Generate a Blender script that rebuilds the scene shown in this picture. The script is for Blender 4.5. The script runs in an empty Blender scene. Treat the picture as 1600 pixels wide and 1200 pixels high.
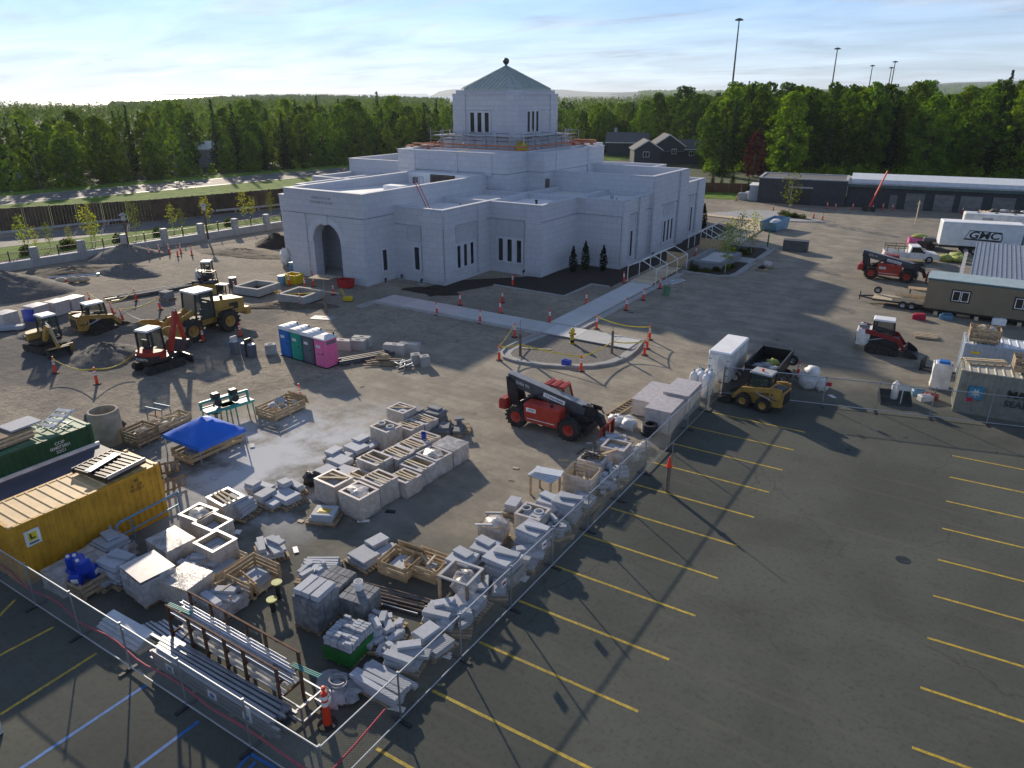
import bpy, bmesh, math, random
from mathutils import Vector, Matrix
random.seed(7)
R = math.radians
SC = bpy.context.scene
COL = SC.collection

# ------------------------------------------------------------------ camera
CAM_H = 17.5
TH = math.atan((600 - 147) / 1130.0)
YAW = R(32.4)
cam_d = bpy.data.cameras.new('camera')
cam_d.sensor_width = 36
cam_d.lens = 36 * 1130 / 1600
cam_d.clip_start = 0.5
cam_d.clip_end = 60000
cam = bpy.data.objects.new('camera', cam_d)
COL.objects.link(cam)
cam.location = (0, 0, CAM_H)
cam.rotation_euler = (R(90) - TH, 0, YAW)
SC.camera = cam

# ------------------------------------------------------------------ sky, sun, exposure
SUN_EL = 19.0
SUN_AZ = 147.0            # degrees counter-clockwise from +X, towards the sun
world = bpy.data.worlds.new('World')
SC.world = world
world.use_nodes = True
nt = world.node_tree
nt.nodes.clear()
def N(tree, typ, **kw):
    n = tree.nodes.new(typ)
    for k, v in kw.items():
        setattr(n, k, v)
    return n
out = N(nt, 'ShaderNodeOutputWorld')
bg = N(nt, 'ShaderNodeBackground')
bg.inputs['Strength'].default_value = 0.092
sky = N(nt, 'ShaderNodeTexSky', sky_type='NISHITA', sun_disc=False)
sky.sun_elevation = R(SUN_EL)
sky.sun_rotation = R(90 - SUN_AZ)
sky.altitude = 60
sky.air_density = 0.7
sky.dust_density = 0.0
sky.ozone_density = 1.0
# thin streaky cloud, the same recipe over the whole sky
tc = N(nt, 'ShaderNodeTexCoord')
sep = N(nt, 'ShaderNodeSeparateXYZ')
nt.links.new(tc.outputs['Generated'], sep.inputs[0])
zz = N(nt, 'ShaderNodeMath', operation='MAXIMUM'); zz.inputs[1].default_value = 0.0
nt.links.new(sep.outputs['Z'], zz.inputs[0])
za = N(nt, 'ShaderNodeMath', operation='ADD'); za.inputs[1].default_value = 0.11
nt.links.new(zz.outputs[0], za.inputs[0])
dx = N(nt, 'ShaderNodeMath', operation='DIVIDE'); dy = N(nt, 'ShaderNodeMath', operation='DIVIDE')
nt.links.new(sep.outputs['X'], dx.inputs[0]); nt.links.new(za.outputs[0], dx.inputs[1])
nt.links.new(sep.outputs['Y'], dy.inputs[0]); nt.links.new(za.outputs[0], dy.inputs[1])
cmb = N(nt, 'ShaderNodeCombineXYZ')
nt.links.new(dx.outputs[0], cmb.inputs[0]); nt.links.new(dy.outputs[0], cmb.inputs[1])
mp = N(nt, 'ShaderNodeMapping'); mp.inputs['Rotation'].default_value = (0, 0, R(-24)); mp.inputs['Scale'].default_value = (0.55, 1.0, 1)
mp.inputs['Location'].default_value = (2.3, 0.7, 0)
nt.links.new(cmb.outputs[0], mp.inputs[0])
n1 = N(nt, 'ShaderNodeTexNoise'); n1.inputs['Scale'].default_value = 1.1; n1.inputs['Detail'].default_value = 9; n1.inputs['Roughness'].default_value = 0.58; n1.inputs['Distortion'].default_value = 0.7
nt.links.new(mp.outputs[0], n1.inputs['Vector'])
rp = N(nt, 'ShaderNodeValToRGB')
rp.color_ramp.elements[0].position = 0.40; rp.color_ramp.elements[1].position = 0.66
nt.links.new(n1.outputs['Fac'], rp.inputs[0])
cm = N(nt, 'ShaderNodeMath', operation='MULTIPLY'); cm.inputs[1].default_value = 0.9
nt.links.new(rp.outputs[0], cm.inputs[0])
tint = N(nt, 'ShaderNodeMix', data_type='RGBA', blend_type='MULTIPLY'); tint.inputs['Factor'].default_value = 1      # white balance
nt.links.new(sky.outputs[0], tint.inputs[6]); tint.inputs[7].default_value = (0.82, 0.97, 1.22, 1)
bw = N(nt, 'ShaderNodeRGBToBW'); nt.links.new(tint.outputs[2], bw.inputs[0])
bm_ = N(nt, 'ShaderNodeMath', operation='MULTIPLY_ADD'); bm_.inputs[1].default_value = 0.34; bm_.inputs[2].default_value = 3.0
nt.links.new(bw.outputs[0], bm_.inputs[0])
cl = N(nt, 'ShaderNodeMix', data_type='RGBA', blend_type='MULTIPLY'); cl.inputs['Factor'].default_value = 1
nt.links.new(bm_.outputs[0], cl.inputs[6]); cl.inputs[7].default_value = (0.85, 0.97, 1.17, 1)
mp2 = N(nt, 'ShaderNodeMapping'); mp2.inputs['Scale'].default_value = (0.9, 1.7, 1); mp2.inputs['Rotation'].default_value = (0, 0, R(-24)); nt.links.new(cmb.outputs[0], mp2.inputs[0])
n2 = N(nt, 'ShaderNodeTexNoise'); n2.inputs['Scale'].default_value = 1.0; n2.inputs['Detail'].default_value = 7; n2.inputs['Roughness'].default_value = 0.6; n2.inputs['Distortion'].default_value = 0.5
nt.links.new(mp2.outputs[0], n2.inputs['Vector'])
sh = N(nt, 'ShaderNodeMapRange'); sh.inputs['From Min'].default_value = 0.32; sh.inputs['From Max'].default_value = 0.66; sh.inputs['To Min'].default_value = 0.68; sh.inputs['To Max'].default_value = 1.4
nt.links.new(n2.outputs['Fac'], sh.inputs['Value'])
cl2 = N(nt, 'ShaderNodeMix', data_type='RGBA', blend_type='MULTIPLY'); cl2.inputs['Factor'].default_value = 1
nt.links.new(cl.outputs[2], cl2.inputs[6]); nt.links.new(sh.outputs[0], cl2.inputs[7])
hzn = N(nt, 'ShaderNodeMapRange'); hzn.inputs['From Min'].default_value = 0.0; hzn.inputs['From Max'].default_value = 0.16; hzn.inputs['To Min'].default_value = 0.88; hzn.inputs['To Max'].default_value = 0.0
nt.links.new(zz.outputs[0], hzn.inputs['Value'])
cmx = N(nt, 'ShaderNodeMath', operation='MAXIMUM'); nt.links.new(cm.outputs[0], cmx.inputs[0]); nt.links.new(hzn.outputs[0], cmx.inputs[1])
mx = N(nt, 'ShaderNodeMix', data_type='RGBA')
nt.links.new(cmx.outputs[0], mx.inputs['Factor']); nt.links.new(tint.outputs[2], mx.inputs[6]); nt.links.new(cl2.outputs[2], mx.inputs[7])
nt.links.new(mx.outputs[2], bg.inputs['Color'])
nt.links.new(bg.outputs[0], out.inputs['Surface'])

sun_d = bpy.data.lights.new('sun', 'SUN')
sun_d.energy = 4.0
sun_d.angle = R(0.9)
sun_d.color = (1.0, 0.86, 0.68)
sun = bpy.data.objects.new('sun', sun_d)
COL.objects.link(sun)
sdir = Vector((math.cos(R(SUN_AZ)) * math.cos(R(SUN_EL)), math.sin(R(SUN_AZ)) * math.cos(R(SUN_EL)), math.sin(R(SUN_EL))))
sun.rotation_euler = sdir.to_track_quat('Z', 'Y').to_euler()

SC.view_settings.view_transform = 'Standard'
SC.view_settings.look = 'None'
SC.view_settings.exposure = 0.42
SC.view_settings.gamma = 1.0
SC.view_settings.use_curve_mapping = False
SC.render.engine = 'CYCLES'
SC.cycles.max_bounces = 5
SC.cycles.diffuse_bounces = 3
SC.cycles.glossy_bounces = 2
SC.cycles.transmission_bounces = 2
SC.cycles.volume_bounces = 0
SC.cycles.transparent_max_bounces = 12

# ------------------------------------------------------------------ helpers
_c, _s = math.cos(TH), math.sin(TH)
_ca, _sa = math.cos(R(57.6)), math.sin(R(57.6))
def at(px, py, z=0.0):
    """a point at height z on the sight line of a photo pixel, in metres (x, y, z)"""
    u = (px - 800) / 1130.0; v = (py - 600) / 1130.0
    t = (CAM_H - z) / (_s + v * _c)
    x, y = u * t, (_c - v * _s) * t
    return Vector((x * _sa - y * _ca, x * _ca + y * _sa, z))
def V(*a): return Vector(a)

class MB:
    """collects shapes; build() links them as one mesh object"""
    def __init__(s): s.v = []; s.f = []; s.M = None
    def add(s, vs, fs):
        o = len(s.v)
        if s.M is not None: vs = [s.M @ Vector(p) for p in vs]
        s.v += [tuple(p) for p in vs]
        s.f += [tuple(i + o for i in f) for f in fs]
        return s
    def box(s, x0, x1, y0, y1, z0, z1):
        return s.add([(x0,y0,z0),(x1,y0,z0),(x1,y1,z0),(x0,y1,z0),(x0,y0,z1),(x1,y0,z1),(x1,y1,z1),(x0,y1,z1)],
                     [(3,2,1,0),(4,5,6,7),(0,1,5,4),(1,2,6,5),(2,3,7,6),(3,0,4,7)])
    def cb(s, c, size, rot=(0,0,0)):
        m = Matrix.Translation(c) @ (Matrix.Rotation(rot[2],4,'Z') @ Matrix.Rotation(rot[1],4,'Y') @ Matrix.Rotation(rot[0],4,'X'))
        a, b, d = size[0]/2, size[1]/2, size[2]/2
        vs = [m @ Vector(p) for p in [(-a,-b,-d),(a,-b,-d),(a,b,-d),(-a,b,-d),(-a,-b,d),(a,-b,d),(a,b,d),(-a,b,d)]]
        return s.add(vs, [(3,2,1,0),(4,5,6,7),(0,1,5,4),(1,2,6,5),(2,3,7,6),(3,0,4,7)])
    def cham(s, x0, x1, y0, y1, z0, z1, c=0.04):
        """box with chamfered vertical edges and top edge"""
        p = [(x0+c,y0),(x1-c,y0),(x1,y0+c),(x1,y1-c),(x1-c,y1),(x0+c,y1),(x0,y1-c),(x0,y0+c)]
        q = [(min(max(x, x0+c), x1-c), min(max(y, y0+c), y1-c)) for x, y in p]
        vs = [(x,y,z0) for x,y in p] + [(x,y,z1-c) for x,y in p] + [(x,y,z1) for x,y in [(p[0][0],y0+c),(p[1][0],y0+c),(x1-c,p[2][1]),(x1-c,p[3][1]),(p[4][0],y1-c),(p[5][0],y1-c),(x0+c,p[6][1]),(x0+c,p[7][1])]]
        fs = [tuple(range(7,-1,-1)), (16,18,20,22)]
        for i in range(8):
            j = (i+1) % 8
            fs += [(i,j,j+8,i+8), (i+8,j+8,j+16,i+16)]
        return s.add(vs, fs)
    def bar(s, p, q, w, h=None):
        """rectangular beam from p to q"""
        p, q = Vector(p), Vector(q); h = h or w
        d = q - p; L = d.length
        if L < 1e-6: return s
        d /= L
        up = Vector((0,0,1)) if abs(d.z) < 0.95 else Vector((1,0,0))
        a = d.cross(up).normalized() * (w/2); b = a.cross(d).normalized() * (h/2)
        vs = [p-a-b,p+a-b,p+a+b,p-a+b,q-a-b,q+a-b,q+a+b,q-a+b]
        return s.add(vs, [(0,1,2,3),(7,6,5,4),(0,4,5,1),(1,5,6,2),(2,6,7,3),(3,7,4,0)])
    def cyl(s, p, q, r, r2=None, n=10, caps=True):
        p, q = Vector(p), Vector(q); r2 = r if r2 is None else r2
        d = (q - p).normalized()
        up = Vector((0,0,1)) if abs(d.z) < 0.95 else Vector((1,0,0))
        a = d.cross(up).normalized(); b = a.cross(d)
        vs = []
        for c, rr in ((p, r), (q, r2)):
            for i in range(n):
                t = 2*math.pi*i/n
                vs.append(c + a*(rr*math.cos(t)) + b*(rr*math.sin(t)))
        fs = [(i, (i+1) % n, n+(i+1) % n, n+i) for i in range(n)]
        if caps: fs += [tuple(range(n-1,-1,-1)), tuple(range(n, 2*n))]
        return s.add(vs, fs)
    def tube(s, pts, r, n=5):
        for a, b in zip(pts[:-1], pts[1:]): s.cyl(a, b, r, n=n)
        return s
    def prism(s, pts, z0, z1):
        n = len(pts)
        vs = [(x,y,z0) for x,y in pts] + [(x,y,z1) for x,y in pts]
        fs = [tuple(range(n-1,-1,-1)), tuple(range(n,2*n))] + [(i,(i+1)%n,n+(i+1)%n,n+i) for i in range(n)]
        return s.add(vs, fs)
    def ext(s, pts, y0, y1):
        """profile in x,z extruded along y"""
        n = len(pts)
        vs = [(x,y0,z) for x,z in pts] + [(x,y1,z) for x,z in pts]
        fs = [tuple(range(n)), tuple(range(2*n-1,n-1,-1))] + [(n+i,n+(i+1)%n,(i+1)%n,i) for i in range(n)]
        return s.add(vs, fs)
    def lathe(s, prof, n=14, c=(0,0,0)):
        k = len(prof); vs = []
        for i in range(n):
            t = 2*math.pi*i/n
            vs += [(c[0]+r*math.cos(t), c[1]+r*math.sin(t), c[2]+z) for r, z in prof]
        fs = [(i*k+j, ((i+1)%n)*k+j, ((i+1)%n)*k+j+1, i*k+j+1) for i in range(n) for j in range(k-1)]
        return s.add(vs, fs)
    def blob(s, c, r, seed=0, nu=10, nv=6, amp=0.18):
        """lumpy rounded mass, r = (rx, ry, rz)"""
        rnd = random.Random(seed); vs = []; fs = []
        for j in range(nv+1):
            ph = math.pi*j/nv - math.pi/2
            for i in range(nu):
                t = 2*math.pi*i/nu
                k = 1 + (rnd.uniform(-amp, amp) if 0 < j < nv else 0)
                vs.append((c[0]+r[0]*k*math.cos(ph)*math.cos(t), c[1]+r[1]*k*math.cos(ph)*math.sin(t), c[2]+r[2]*k*math.sin(ph)))
        for j in range(nv):
            for i in range(nu):
                fs.append((j*nu+i, j*nu+(i+1)%nu, (j+1)*nu+(i+1)%nu, (j+1)*nu+i))
        return s.add(vs, fs)
    def quad(s, *p):
        return s.add(list(p), [tuple(range(len(p)))])
    def mesh(s, name, mat=None, smooth=None):
        me = bpy.data.meshes.new(name)
        me.from_pydata(s.v, [], s.f); me.update()
        if mat: me.materials.append(MT[mat] if isinstance(mat, str) else mat)
        if smooth:
            me.shade_smooth()
            me.set_sharp_from_angle(angle=R(smooth if smooth > 1 else 35))
        return me
    def build(s, name, mat, parent=None, smooth=None, loc=None, rz=0):
        return link(name, s.mesh(name, mat, smooth), parent, loc, rz)

def link(name, me, parent=None, loc=None, rz=0):
    o = bpy.data.objects.new(name, me); COL.objects.link(o)
    if parent: o.parent = parent
    if loc is not None: o.location = loc
    if rz: o.rotation_euler = (0, 0, rz)
    return o
def tag(o, label=None, cat=None, group=None, kind=None):
    if label: o['label'] = label
    if cat: o['category'] = cat
    if group: o['group'] = group
    if kind: o['kind'] = kind
    return o
def thing(name, label, cat, loc=(0,0,0), rz=0, group=None):
    o = bpy.data.objects.new(name, None); COL.objects.link(o)
    o.location = loc; o.rotation_euler = (0, 0, rz)
    o.empty_display_size = 0.2
    return tag(o, label, cat, group)
def children(o): return [c for c in COL.objects if c.parent == o]
def copy_tree(o, kids, parent=None):
    """copy a thing with its parts and sub-parts; kids maps object -> children"""
    c = o.copy(); COL.objects.link(c); c.parent = parent
    for ch in kids.get(o.name, []): copy_tree(ch, kids, c)
    return c
def kidmap(root):
    m = {}
    def rec(o):
        ch = children(o)
        if ch: m[o.name] = ch
        for c in ch: rec(c)
    rec(root); return m
def struct(name, mb, mat, smooth=None):
    return tag(mb.build(name, mat, smooth=smooth), kind='structure')

def lettering(body, size, mat, parent, origin, xdir, ydir, name='lettering', depth=0.004, shear=0, bold=0.0, sx=1.0):
    """flat mesh lettering, centred on origin, reading along xdir with ydir up"""
    cu = bpy.data.curves.new(name, 'FONT'); cu.body = body; cu.size = size; cu.align_x = 'CENTER'; cu.align_y = 'CENTER'
    cu.extrude = depth; cu.shear = shear; cu.offset = bold
    ob = bpy.data.objects.new(name, cu); COL.objects.link(ob)
    dg = bpy.context.evaluated_depsgraph_get(); dg.update()
    me = bpy.data.meshes.new_from_object(ob.evaluated_get(dg))
    bpy.data.objects.remove(ob)
    x = Vector(xdir).normalized(); y = Vector(ydir).normalized(); z = x.cross(y)
    m = Matrix(((x.x*sx, y.x, z.x, origin[0]), (x.y*sx, y.y, z.y, origin[1]), (x.z*sx, y.z, z.z, origin[2]), (0,0,0,1)))
    me.transform(m); me.materials.clear(); me.materials.append(MT[mat])
    return link(name, me, parent)

# ------------------------------------------------------------------ materials
MT = {}
def base_mat(name):
    m = bpy.data.materials.new(name); m.use_nodes = True
    t = m.node_tree; b = t.nodes['Principled BSDF']
    MT[name] = m
    return m, t, b
def lk(t, a, b): t.links.new(a, b)
def mixc(t, fac, a, b, blend='MIX'):
    n = N(t, 'ShaderNodeMix', data_type='RGBA', blend_type=blend)
    for sock, v in ((n.inputs['Factor'], fac), (n.inputs[6], a), (n.inputs[7], b)):
        if hasattr(v, 'links') or hasattr(v, 'is_output'): lk(t, v, sock)
        elif isinstance(v, (int, float)): sock.default_value = v if sock.type == 'VALUE' else (v, v, v, 1)
        else: sock.default_value = (*v, 1)
    return n.outputs[2]
def noise(t, scale, detail=4, rough=0.55, vec=None, dist=0):
    n = N(t, 'ShaderNodeTexNoise'); n.inputs['Scale'].default_value = scale
    n.inputs['Detail'].default_value = detail; n.inputs['Roughness'].default_value = rough; n.inputs['Distortion'].default_value = dist
    if vec is not None: lk(t, vec, n.inputs['Vector'])
    return n.outputs['Fac']
def ramp(t, fac, p0, p1, c0=0.0, c1=1.0):
    n = N(t, 'ShaderNodeMapRange'); n.interpolation_type = 'SMOOTHSTEP'
    n.inputs['From Min'].default_value = p0; n.inputs['From Max'].default_value = p1
    n.inputs['To Min'].default_value = c0; n.inputs['To Max'].default_value = c1
    lk(t, fac, n.inputs['Value']); return n.outputs[0]
def math_(t, op, a, b=None):
    n = N(t, 'ShaderNodeMath', operation=op)
    for i, v in enumerate((a, b)):
        if v is None: continue
        if isinstance(v, (int, float)): n.inputs[i].default_value = v
        else: lk(t, v, n.inputs[i])
    return n.outputs[0]
def bump(t, b, h, strength=0.3, dist=0.02):
    n = N(t, 'ShaderNodeBump'); n.inputs['Strength'].default_value = strength; n.inputs['Distance'].default_value = dist
    lk(t, h, n.inputs['Height']); lk(t, n.outputs[0], b.inputs['Normal'])
def pos(t): return N(t, 'ShaderNodeNewGeometry').outputs['Position']
def mat(name, col, rough=0.7, metal=0.0, var=0.18, scale=1.5, dirt=None, dirt_amt=0.5, bmp=0.0, bscale=30, rnd=0.1, spec=None):
    """plain procedural material: colour with patchy wear, per-object tone, optional dirt and fine relief"""
    m, t, b = base_mat(name)
    p = pos(t)
    f = noise(t, scale, 6, 0.6, p)
    lo = tuple(c*(1-var) for c in col); hi = tuple(min(1, c*(1+var)) for c in col)
    c = mixc(t, ramp(t, f, 0.3, 0.7), lo, hi)
    if dirt:
        f2 = noise(t, scale*2.3, 7, 0.65, p)
        c = mixc(t, ramp(t, f2, 0.48, 0.72, 0, dirt_amt), c, dirt)
    if rnd:
        oi = N(t, 'ShaderNodeObjectInfo')
        k = ramp(t, oi.outputs['Random'], 0, 1, 1-rnd, 1+rnd)
        c = mixc(t, 1.0, c, k, 'MULTIPLY')
    lk(t, c, b.inputs['Base Color'])
    b.inputs['Roughness'].default_value = rough; b.inputs['Metallic'].default_value = metal
    if spec is not None: b.inputs['Specular IOR Level'].default_value = spec
    if bmp: bump(t, b, noise(t, bscale, 3, 0.6, p), bmp, 0.02)
    return m
mat('white_paint', (0.74,0.74,0.72), 0.45, dirt=(0.4,0.36,0.3), dirt_amt=0.25)
mat('white_roof', (0.86,0.86,0.85), 0.6, var=0.06, scale=0.4, dirt=(0.5,0.48,0.44), dirt_amt=0.3)
mat('steel', (0.42,0.44,0.47), 0.38, 0.85, var=0.15)
mat('galv', (0.40,0.42,0.45), 0.42, 0.75, var=0.12)
mat('wire', (0.20,0.22,0.22), 0.5, 0.5, var=0.1)
mat('alu', (0.52,0.54,0.58), 0.35, 0.7, var=0.12)
mat('dark_steel', (0.035,0.036,0.04), 0.5, 0.3, dirt=(0.12,0.1,0.08), dirt_amt=0.3)
mat('black', (0.015,0.015,0.017), 0.5)
mat('rubber', (0.022,0.021,0.02), 0.85, dirt=(0.14,0.12,0.1), dirt_amt=0.55, scale=3)
mat('cat_yellow', (0.42,0.245,0.045), 0.55, dirt=(0.22,0.17,0.11), dirt_amt=0.75, scale=2)
mat('red_paint', (0.42,0.035,0.02), 0.45, dirt=(0.25,0.12,0.08), dirt_amt=0.3, scale=2)
mat('kubota', (0.42,0.028,0.015), 0.42, dirt=(0.2,0.1,0.07), dirt_amt=0.25)
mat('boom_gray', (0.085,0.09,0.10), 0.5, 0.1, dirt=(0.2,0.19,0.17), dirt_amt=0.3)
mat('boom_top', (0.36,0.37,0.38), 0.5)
mat('orange', (0.85,0.055,0.015), 0.5, var=0.1)
mat('maroon', (0.22,0.015,0.02), 0.4, dirt=(0.2,0.12,0.1), dirt_amt=0.25)
mat('lean_sheet', (0.085,0.085,0.115), 0.6, var=0.15)
mat('logo_blue', (0.06,0.32,0.50), 0.6)
mat('white_tape', (0.8,0.8,0.78), 0.5)
mat('yellow_tape', (0.70,0.55,0.03), 0.5)
mat('pallet_wood', (0.36,0.27,0.17), 0.85, var=0.3, scale=4, dirt=(0.2,0.17,0.14), rnd=0.25)
mat('new_wood', (0.52,0.38,0.22), 0.8, var=0.2, scale=4, rnd=0.15)
mat('pale_wood', (0.60,0.49,0.33), 0.8, var=0.15, scale=3, rnd=0.15)
mat('old_wood', (0.17,0.13,0.10), 0.9, var=0.35, scale=3, rnd=0.25)
mat('slab', (0.42,0.45,0.50), 0.75, var=0.08, scale=8, rnd=0.12, bmp=0.1, bscale=60)
mat('slab_dark', (0.17,0.175,0.185), 0.8, var=0.12, scale=6, rnd=0.15)
mat('block', (0.21,0.22,0.235), 0.85, var=0.2, scale=5, rnd=0.2, bmp=0.2)
mat('concrete', (0.40,0.40,0.39), 0.85, var=0.12, scale=1.2, dirt=(0.3,0.27,0.22), dirt_amt=0.3, bmp=0.1)
mat('new_concrete', (0.56,0.565,0.545), 0.85, var=0.06, scale=0.8, bmp=0.05)
mat('pink_concrete', (0.58,0.50,0.48), 0.85, var=0.06, scale=0.8)
mat('old_concrete', (0.36,0.32,0.25), 0.9, var=0.2, scale=2, bmp=0.2)
mat('yellow_line', (0.52,0.37,0.04), 0.7, var=0.25, scale=5, dirt=(0.11,0.105,0.08), dirt_amt=0.85, rnd=0.05)
mat('blue_line', (0.035,0.16,0.44), 0.7, var=0.2, scale=6, dirt=(0.07,0.08,0.1), dirt_amt=0.5)
mat('blue_plastic', (0.01,0.05,0.42), 0.35)
mat('tent_blue', (0.01,0.14,0.66), 0.55, var=0.12, scale=0.8)
mat('toilet_blue', (0.02,0.16,0.50), 0.5, var=0.1)
mat('toilet_green', (0.015,0.36,0.27), 0.5, var=0.1)
mat('toilet_gray', (0.11,0.12,0.15), 0.5, var=0.1)
mat('toilet_pink', (0.80,0.16,0.36), 0.5, var=0.08)
mat('toilet_roof', (0.72,0.74,0.77), 0.5, var=0.08)
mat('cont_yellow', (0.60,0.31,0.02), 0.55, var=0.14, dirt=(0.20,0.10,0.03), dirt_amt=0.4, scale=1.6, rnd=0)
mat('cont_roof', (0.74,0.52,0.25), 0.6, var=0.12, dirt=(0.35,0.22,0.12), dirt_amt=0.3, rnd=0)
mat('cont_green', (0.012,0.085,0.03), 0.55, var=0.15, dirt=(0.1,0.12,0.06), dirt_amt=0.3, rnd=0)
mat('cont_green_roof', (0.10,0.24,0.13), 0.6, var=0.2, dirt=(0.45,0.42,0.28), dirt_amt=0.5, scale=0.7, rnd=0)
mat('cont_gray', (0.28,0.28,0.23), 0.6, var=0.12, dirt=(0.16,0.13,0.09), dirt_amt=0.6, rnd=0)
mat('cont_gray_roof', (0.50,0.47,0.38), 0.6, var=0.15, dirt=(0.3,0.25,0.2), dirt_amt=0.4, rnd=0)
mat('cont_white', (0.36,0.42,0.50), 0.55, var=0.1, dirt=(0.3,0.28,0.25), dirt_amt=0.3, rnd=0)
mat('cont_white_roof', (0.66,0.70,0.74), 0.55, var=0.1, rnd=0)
mat('tan_siding', (0.25,0.21,0.14), 0.75, var=0.06, rnd=0)
mat('teal_trim', (0.06,0.13,0.13), 0.6)
mat('metal_roof', (0.27,0.30,0.35), 0.5, 0.2, var=0.1, rnd=0)
mat('pale_roof', (0.36,0.46,0.47), 0.6, var=0.1)
mat('dark_block', (0.045,0.05,0.058), 0.85, var=0.2, scale=2, rnd=0)
mat('gray_trim', (0.40,0.41,0.42), 0.7)
mat('door_gray', (0.17,0.175,0.175), 0.6)
mat('soil', (0.032,0.023,0.017), 0.95, var=0.3, scale=2, bmp=0.6, bscale=12)
mat('gravel_pile', (0.155,0.145,0.13), 0.95, var=0.3, scale=5, bmp=0.8, bscale=16)
mat('dirt_pile', (0.15,0.125,0.09), 0.95, var=0.25, scale=2, bmp=0.6, bscale=10)
mat('grass', (0.13,0.22,0.03), 0.95, spec=0.1, var=0.35, scale=0.6)
mat('road', (0.16,0.16,0.155), 0.8, var=0.12, scale=0.4, spec=0.3)
mat('fence_wood', (0.075,0.05,0.035), 0.9, var=0.3, scale=1, rnd=0.3)
mat('siding_navy', (0.035,0.045,0.06), 0.7, var=0.08)
mat('shingle', (0.12,0.12,0.125), 0.9, var=0.2, scale=4)
mat('brown_post', (0.10,0.045,0.025), 0.6)
mat('yellow_plastic', (0.65,0.48,0.01), 0.5)
mat('red_plastic', (0.38,0.02,0.02), 0.5)
mat('lime_wrap', (0.38,0.42,0.10), 0.6, var=0.3, scale=6)
mat('teal_paint', (0.02,0.30,0.27), 0.5)
mat('green_plastic', (0.02,0.16,0.03), 0.6)
mat('blue_steel', (0.13,0.27,0.40), 0.5, 0.2)
mat('rust', (0.12,0.06,0.035), 0.8, 0.2, var=0.35, scale=6)
mat('lamp_glass', (0.5,0.55,0.5), 0.3)
mat('net_red', (0.42,0.012,0.05), 0.7)
mat('cardboard', (0.40,0.29,0.17), 0.9)
mat('silver_tarp', (0.33,0.34,0.36), 0.55, var=0.2, scale=4)
mat('black_tarp', (0.04,0.042,0.046), 0.6, var=0.3, scale=4)
mat('purple_leaf', (0.05,0.012,0.02), 0.8, var=0.4, scale=0.5)
mat('bark', (0.09,0.07,0.055), 0.95, var=0.3, scale=4)
mat('birch', (0.34,0.31,0.27), 0.9, var=0.35, scale=5)
mat('roof_green', (0.42,0.47,0.43), 0.5, 0.15, var=0.1, rnd=0)
mat('plank_orange', (0.55,0.20,0.10), 0.7)
mat('copper_ball', (0.06,0.065,0.07), 0.4, 0.4)

def leaf_mat(name, col, col2, tr=0.35, scale=0.35, yel=0.8):
    m = bpy.data.materials.new(name); m.use_nodes = True; MT[name] = m
    t = m.node_tree; t.nodes.clear()
    o = N(t, 'ShaderNodeOutputMaterial')
    oi = N(t, 'ShaderNodeObjectInfo')
    f = noise(t, scale, 3, 0.6, pos(t))
    c = mixc(t, ramp(t, f, 0.3, 0.7), col, col2)
    r7 = math_(t, 'FRACT', math_(t, 'MULTIPLY', oi.outputs['Random'], 7.31))
    c = mixc(t, ramp(t, r7, 0.45, 1.0, 0, yel), c, mixc(t, 1.0, c, (1.75,1.35,0.9), 'MULTIPLY'))
    k = ramp(t, oi.outputs['Random'], 0, 1, 0.65, 1.55)
    c = mixc(t, 1.0, c, k, 'MULTIPLY')
    d = N(t, 'ShaderNodeBsdfDiffuse'); tr_ = N(t, 'ShaderNodeBsdfTranslucent'); ms = N(t, 'ShaderNodeMixShader')
    lk(t, c, d.inputs[0])
    c2 = mixc(t, 1.0, c, (1.25, 1.4, 0.45), 'MULTIPLY'); lk(t, c2, tr_.inputs[0])
    ms.inputs[0].default_value = tr
    lk(t, d.outputs[0], ms.inputs[1]); lk(t, tr_.outputs[0], ms.inputs[2]); lk(t, ms.outputs[0], o.inputs[0])
leaf_mat('leaf', (0.060,0.112,0.015), (0.125,0.20,0.024), 0.38)
leaf_mat('leaf_far', (0.045,0.085,0.018), (0.085,0.14,0.024), 0.35, 0.03)
leaf_mat('needle', (0.02,0.042,0.018), (0.038,0.068,0.024), 0.2)
leaf_mat('young_leaf', (0.12,0.15,0.02), (0.22,0.24,0.04), 0.5, 3)
leaf_mat('maroon_leaf', (0.035,0.010,0.020), (0.06,0.015,0.028), 0.2)
leaf_mat('shrub', (0.03,0.05,0.012), (0.07,0.09,0.02), 0.3, 2)
leaf_mat('cypress', (0.012,0.022,0.012), (0.022,0.035,0.016), 0.15, 2)

def film():
    m, t, b = base_mat('film')
    p = pos(t); f = noise(t, 2.2, 6, 0.65, p, 0.6)
    lk(t, mixc(t, ramp(t, f, 0.3, 0.7), (0.60,0.57,0.55), (0.72,0.69,0.68)), b.inputs['Base Color'])
    b.inputs['Roughness'].default_value = 0.28
    lk(t, ramp(t, f, 0.25, 0.75, 0.34, 0.80), b.inputs['Alpha'])
    bump(t, b, noise(t, 7, 5, 0.7, p, 1.2), 0.5, 0.03)
film()
def glass_dark():
    m, t, b = base_mat('glass')
    b.inputs['Base Color'].default_value = (0.012,0.018,0.022,1); b.inputs['Roughness'].default_value = 0.06
    b.inputs['Specular IOR Level'].default_value = 0.6
glass_dark()
def cab_glass():
    m, t, b = base_mat('cab_glass')
    b.inputs['Base Color'].default_value = (0.06,0.09,0.085,1); b.inputs['Roughness'].default_value = 0.08
    b.inputs['Alpha'].default_value = 0.55
cab_glass()
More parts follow.
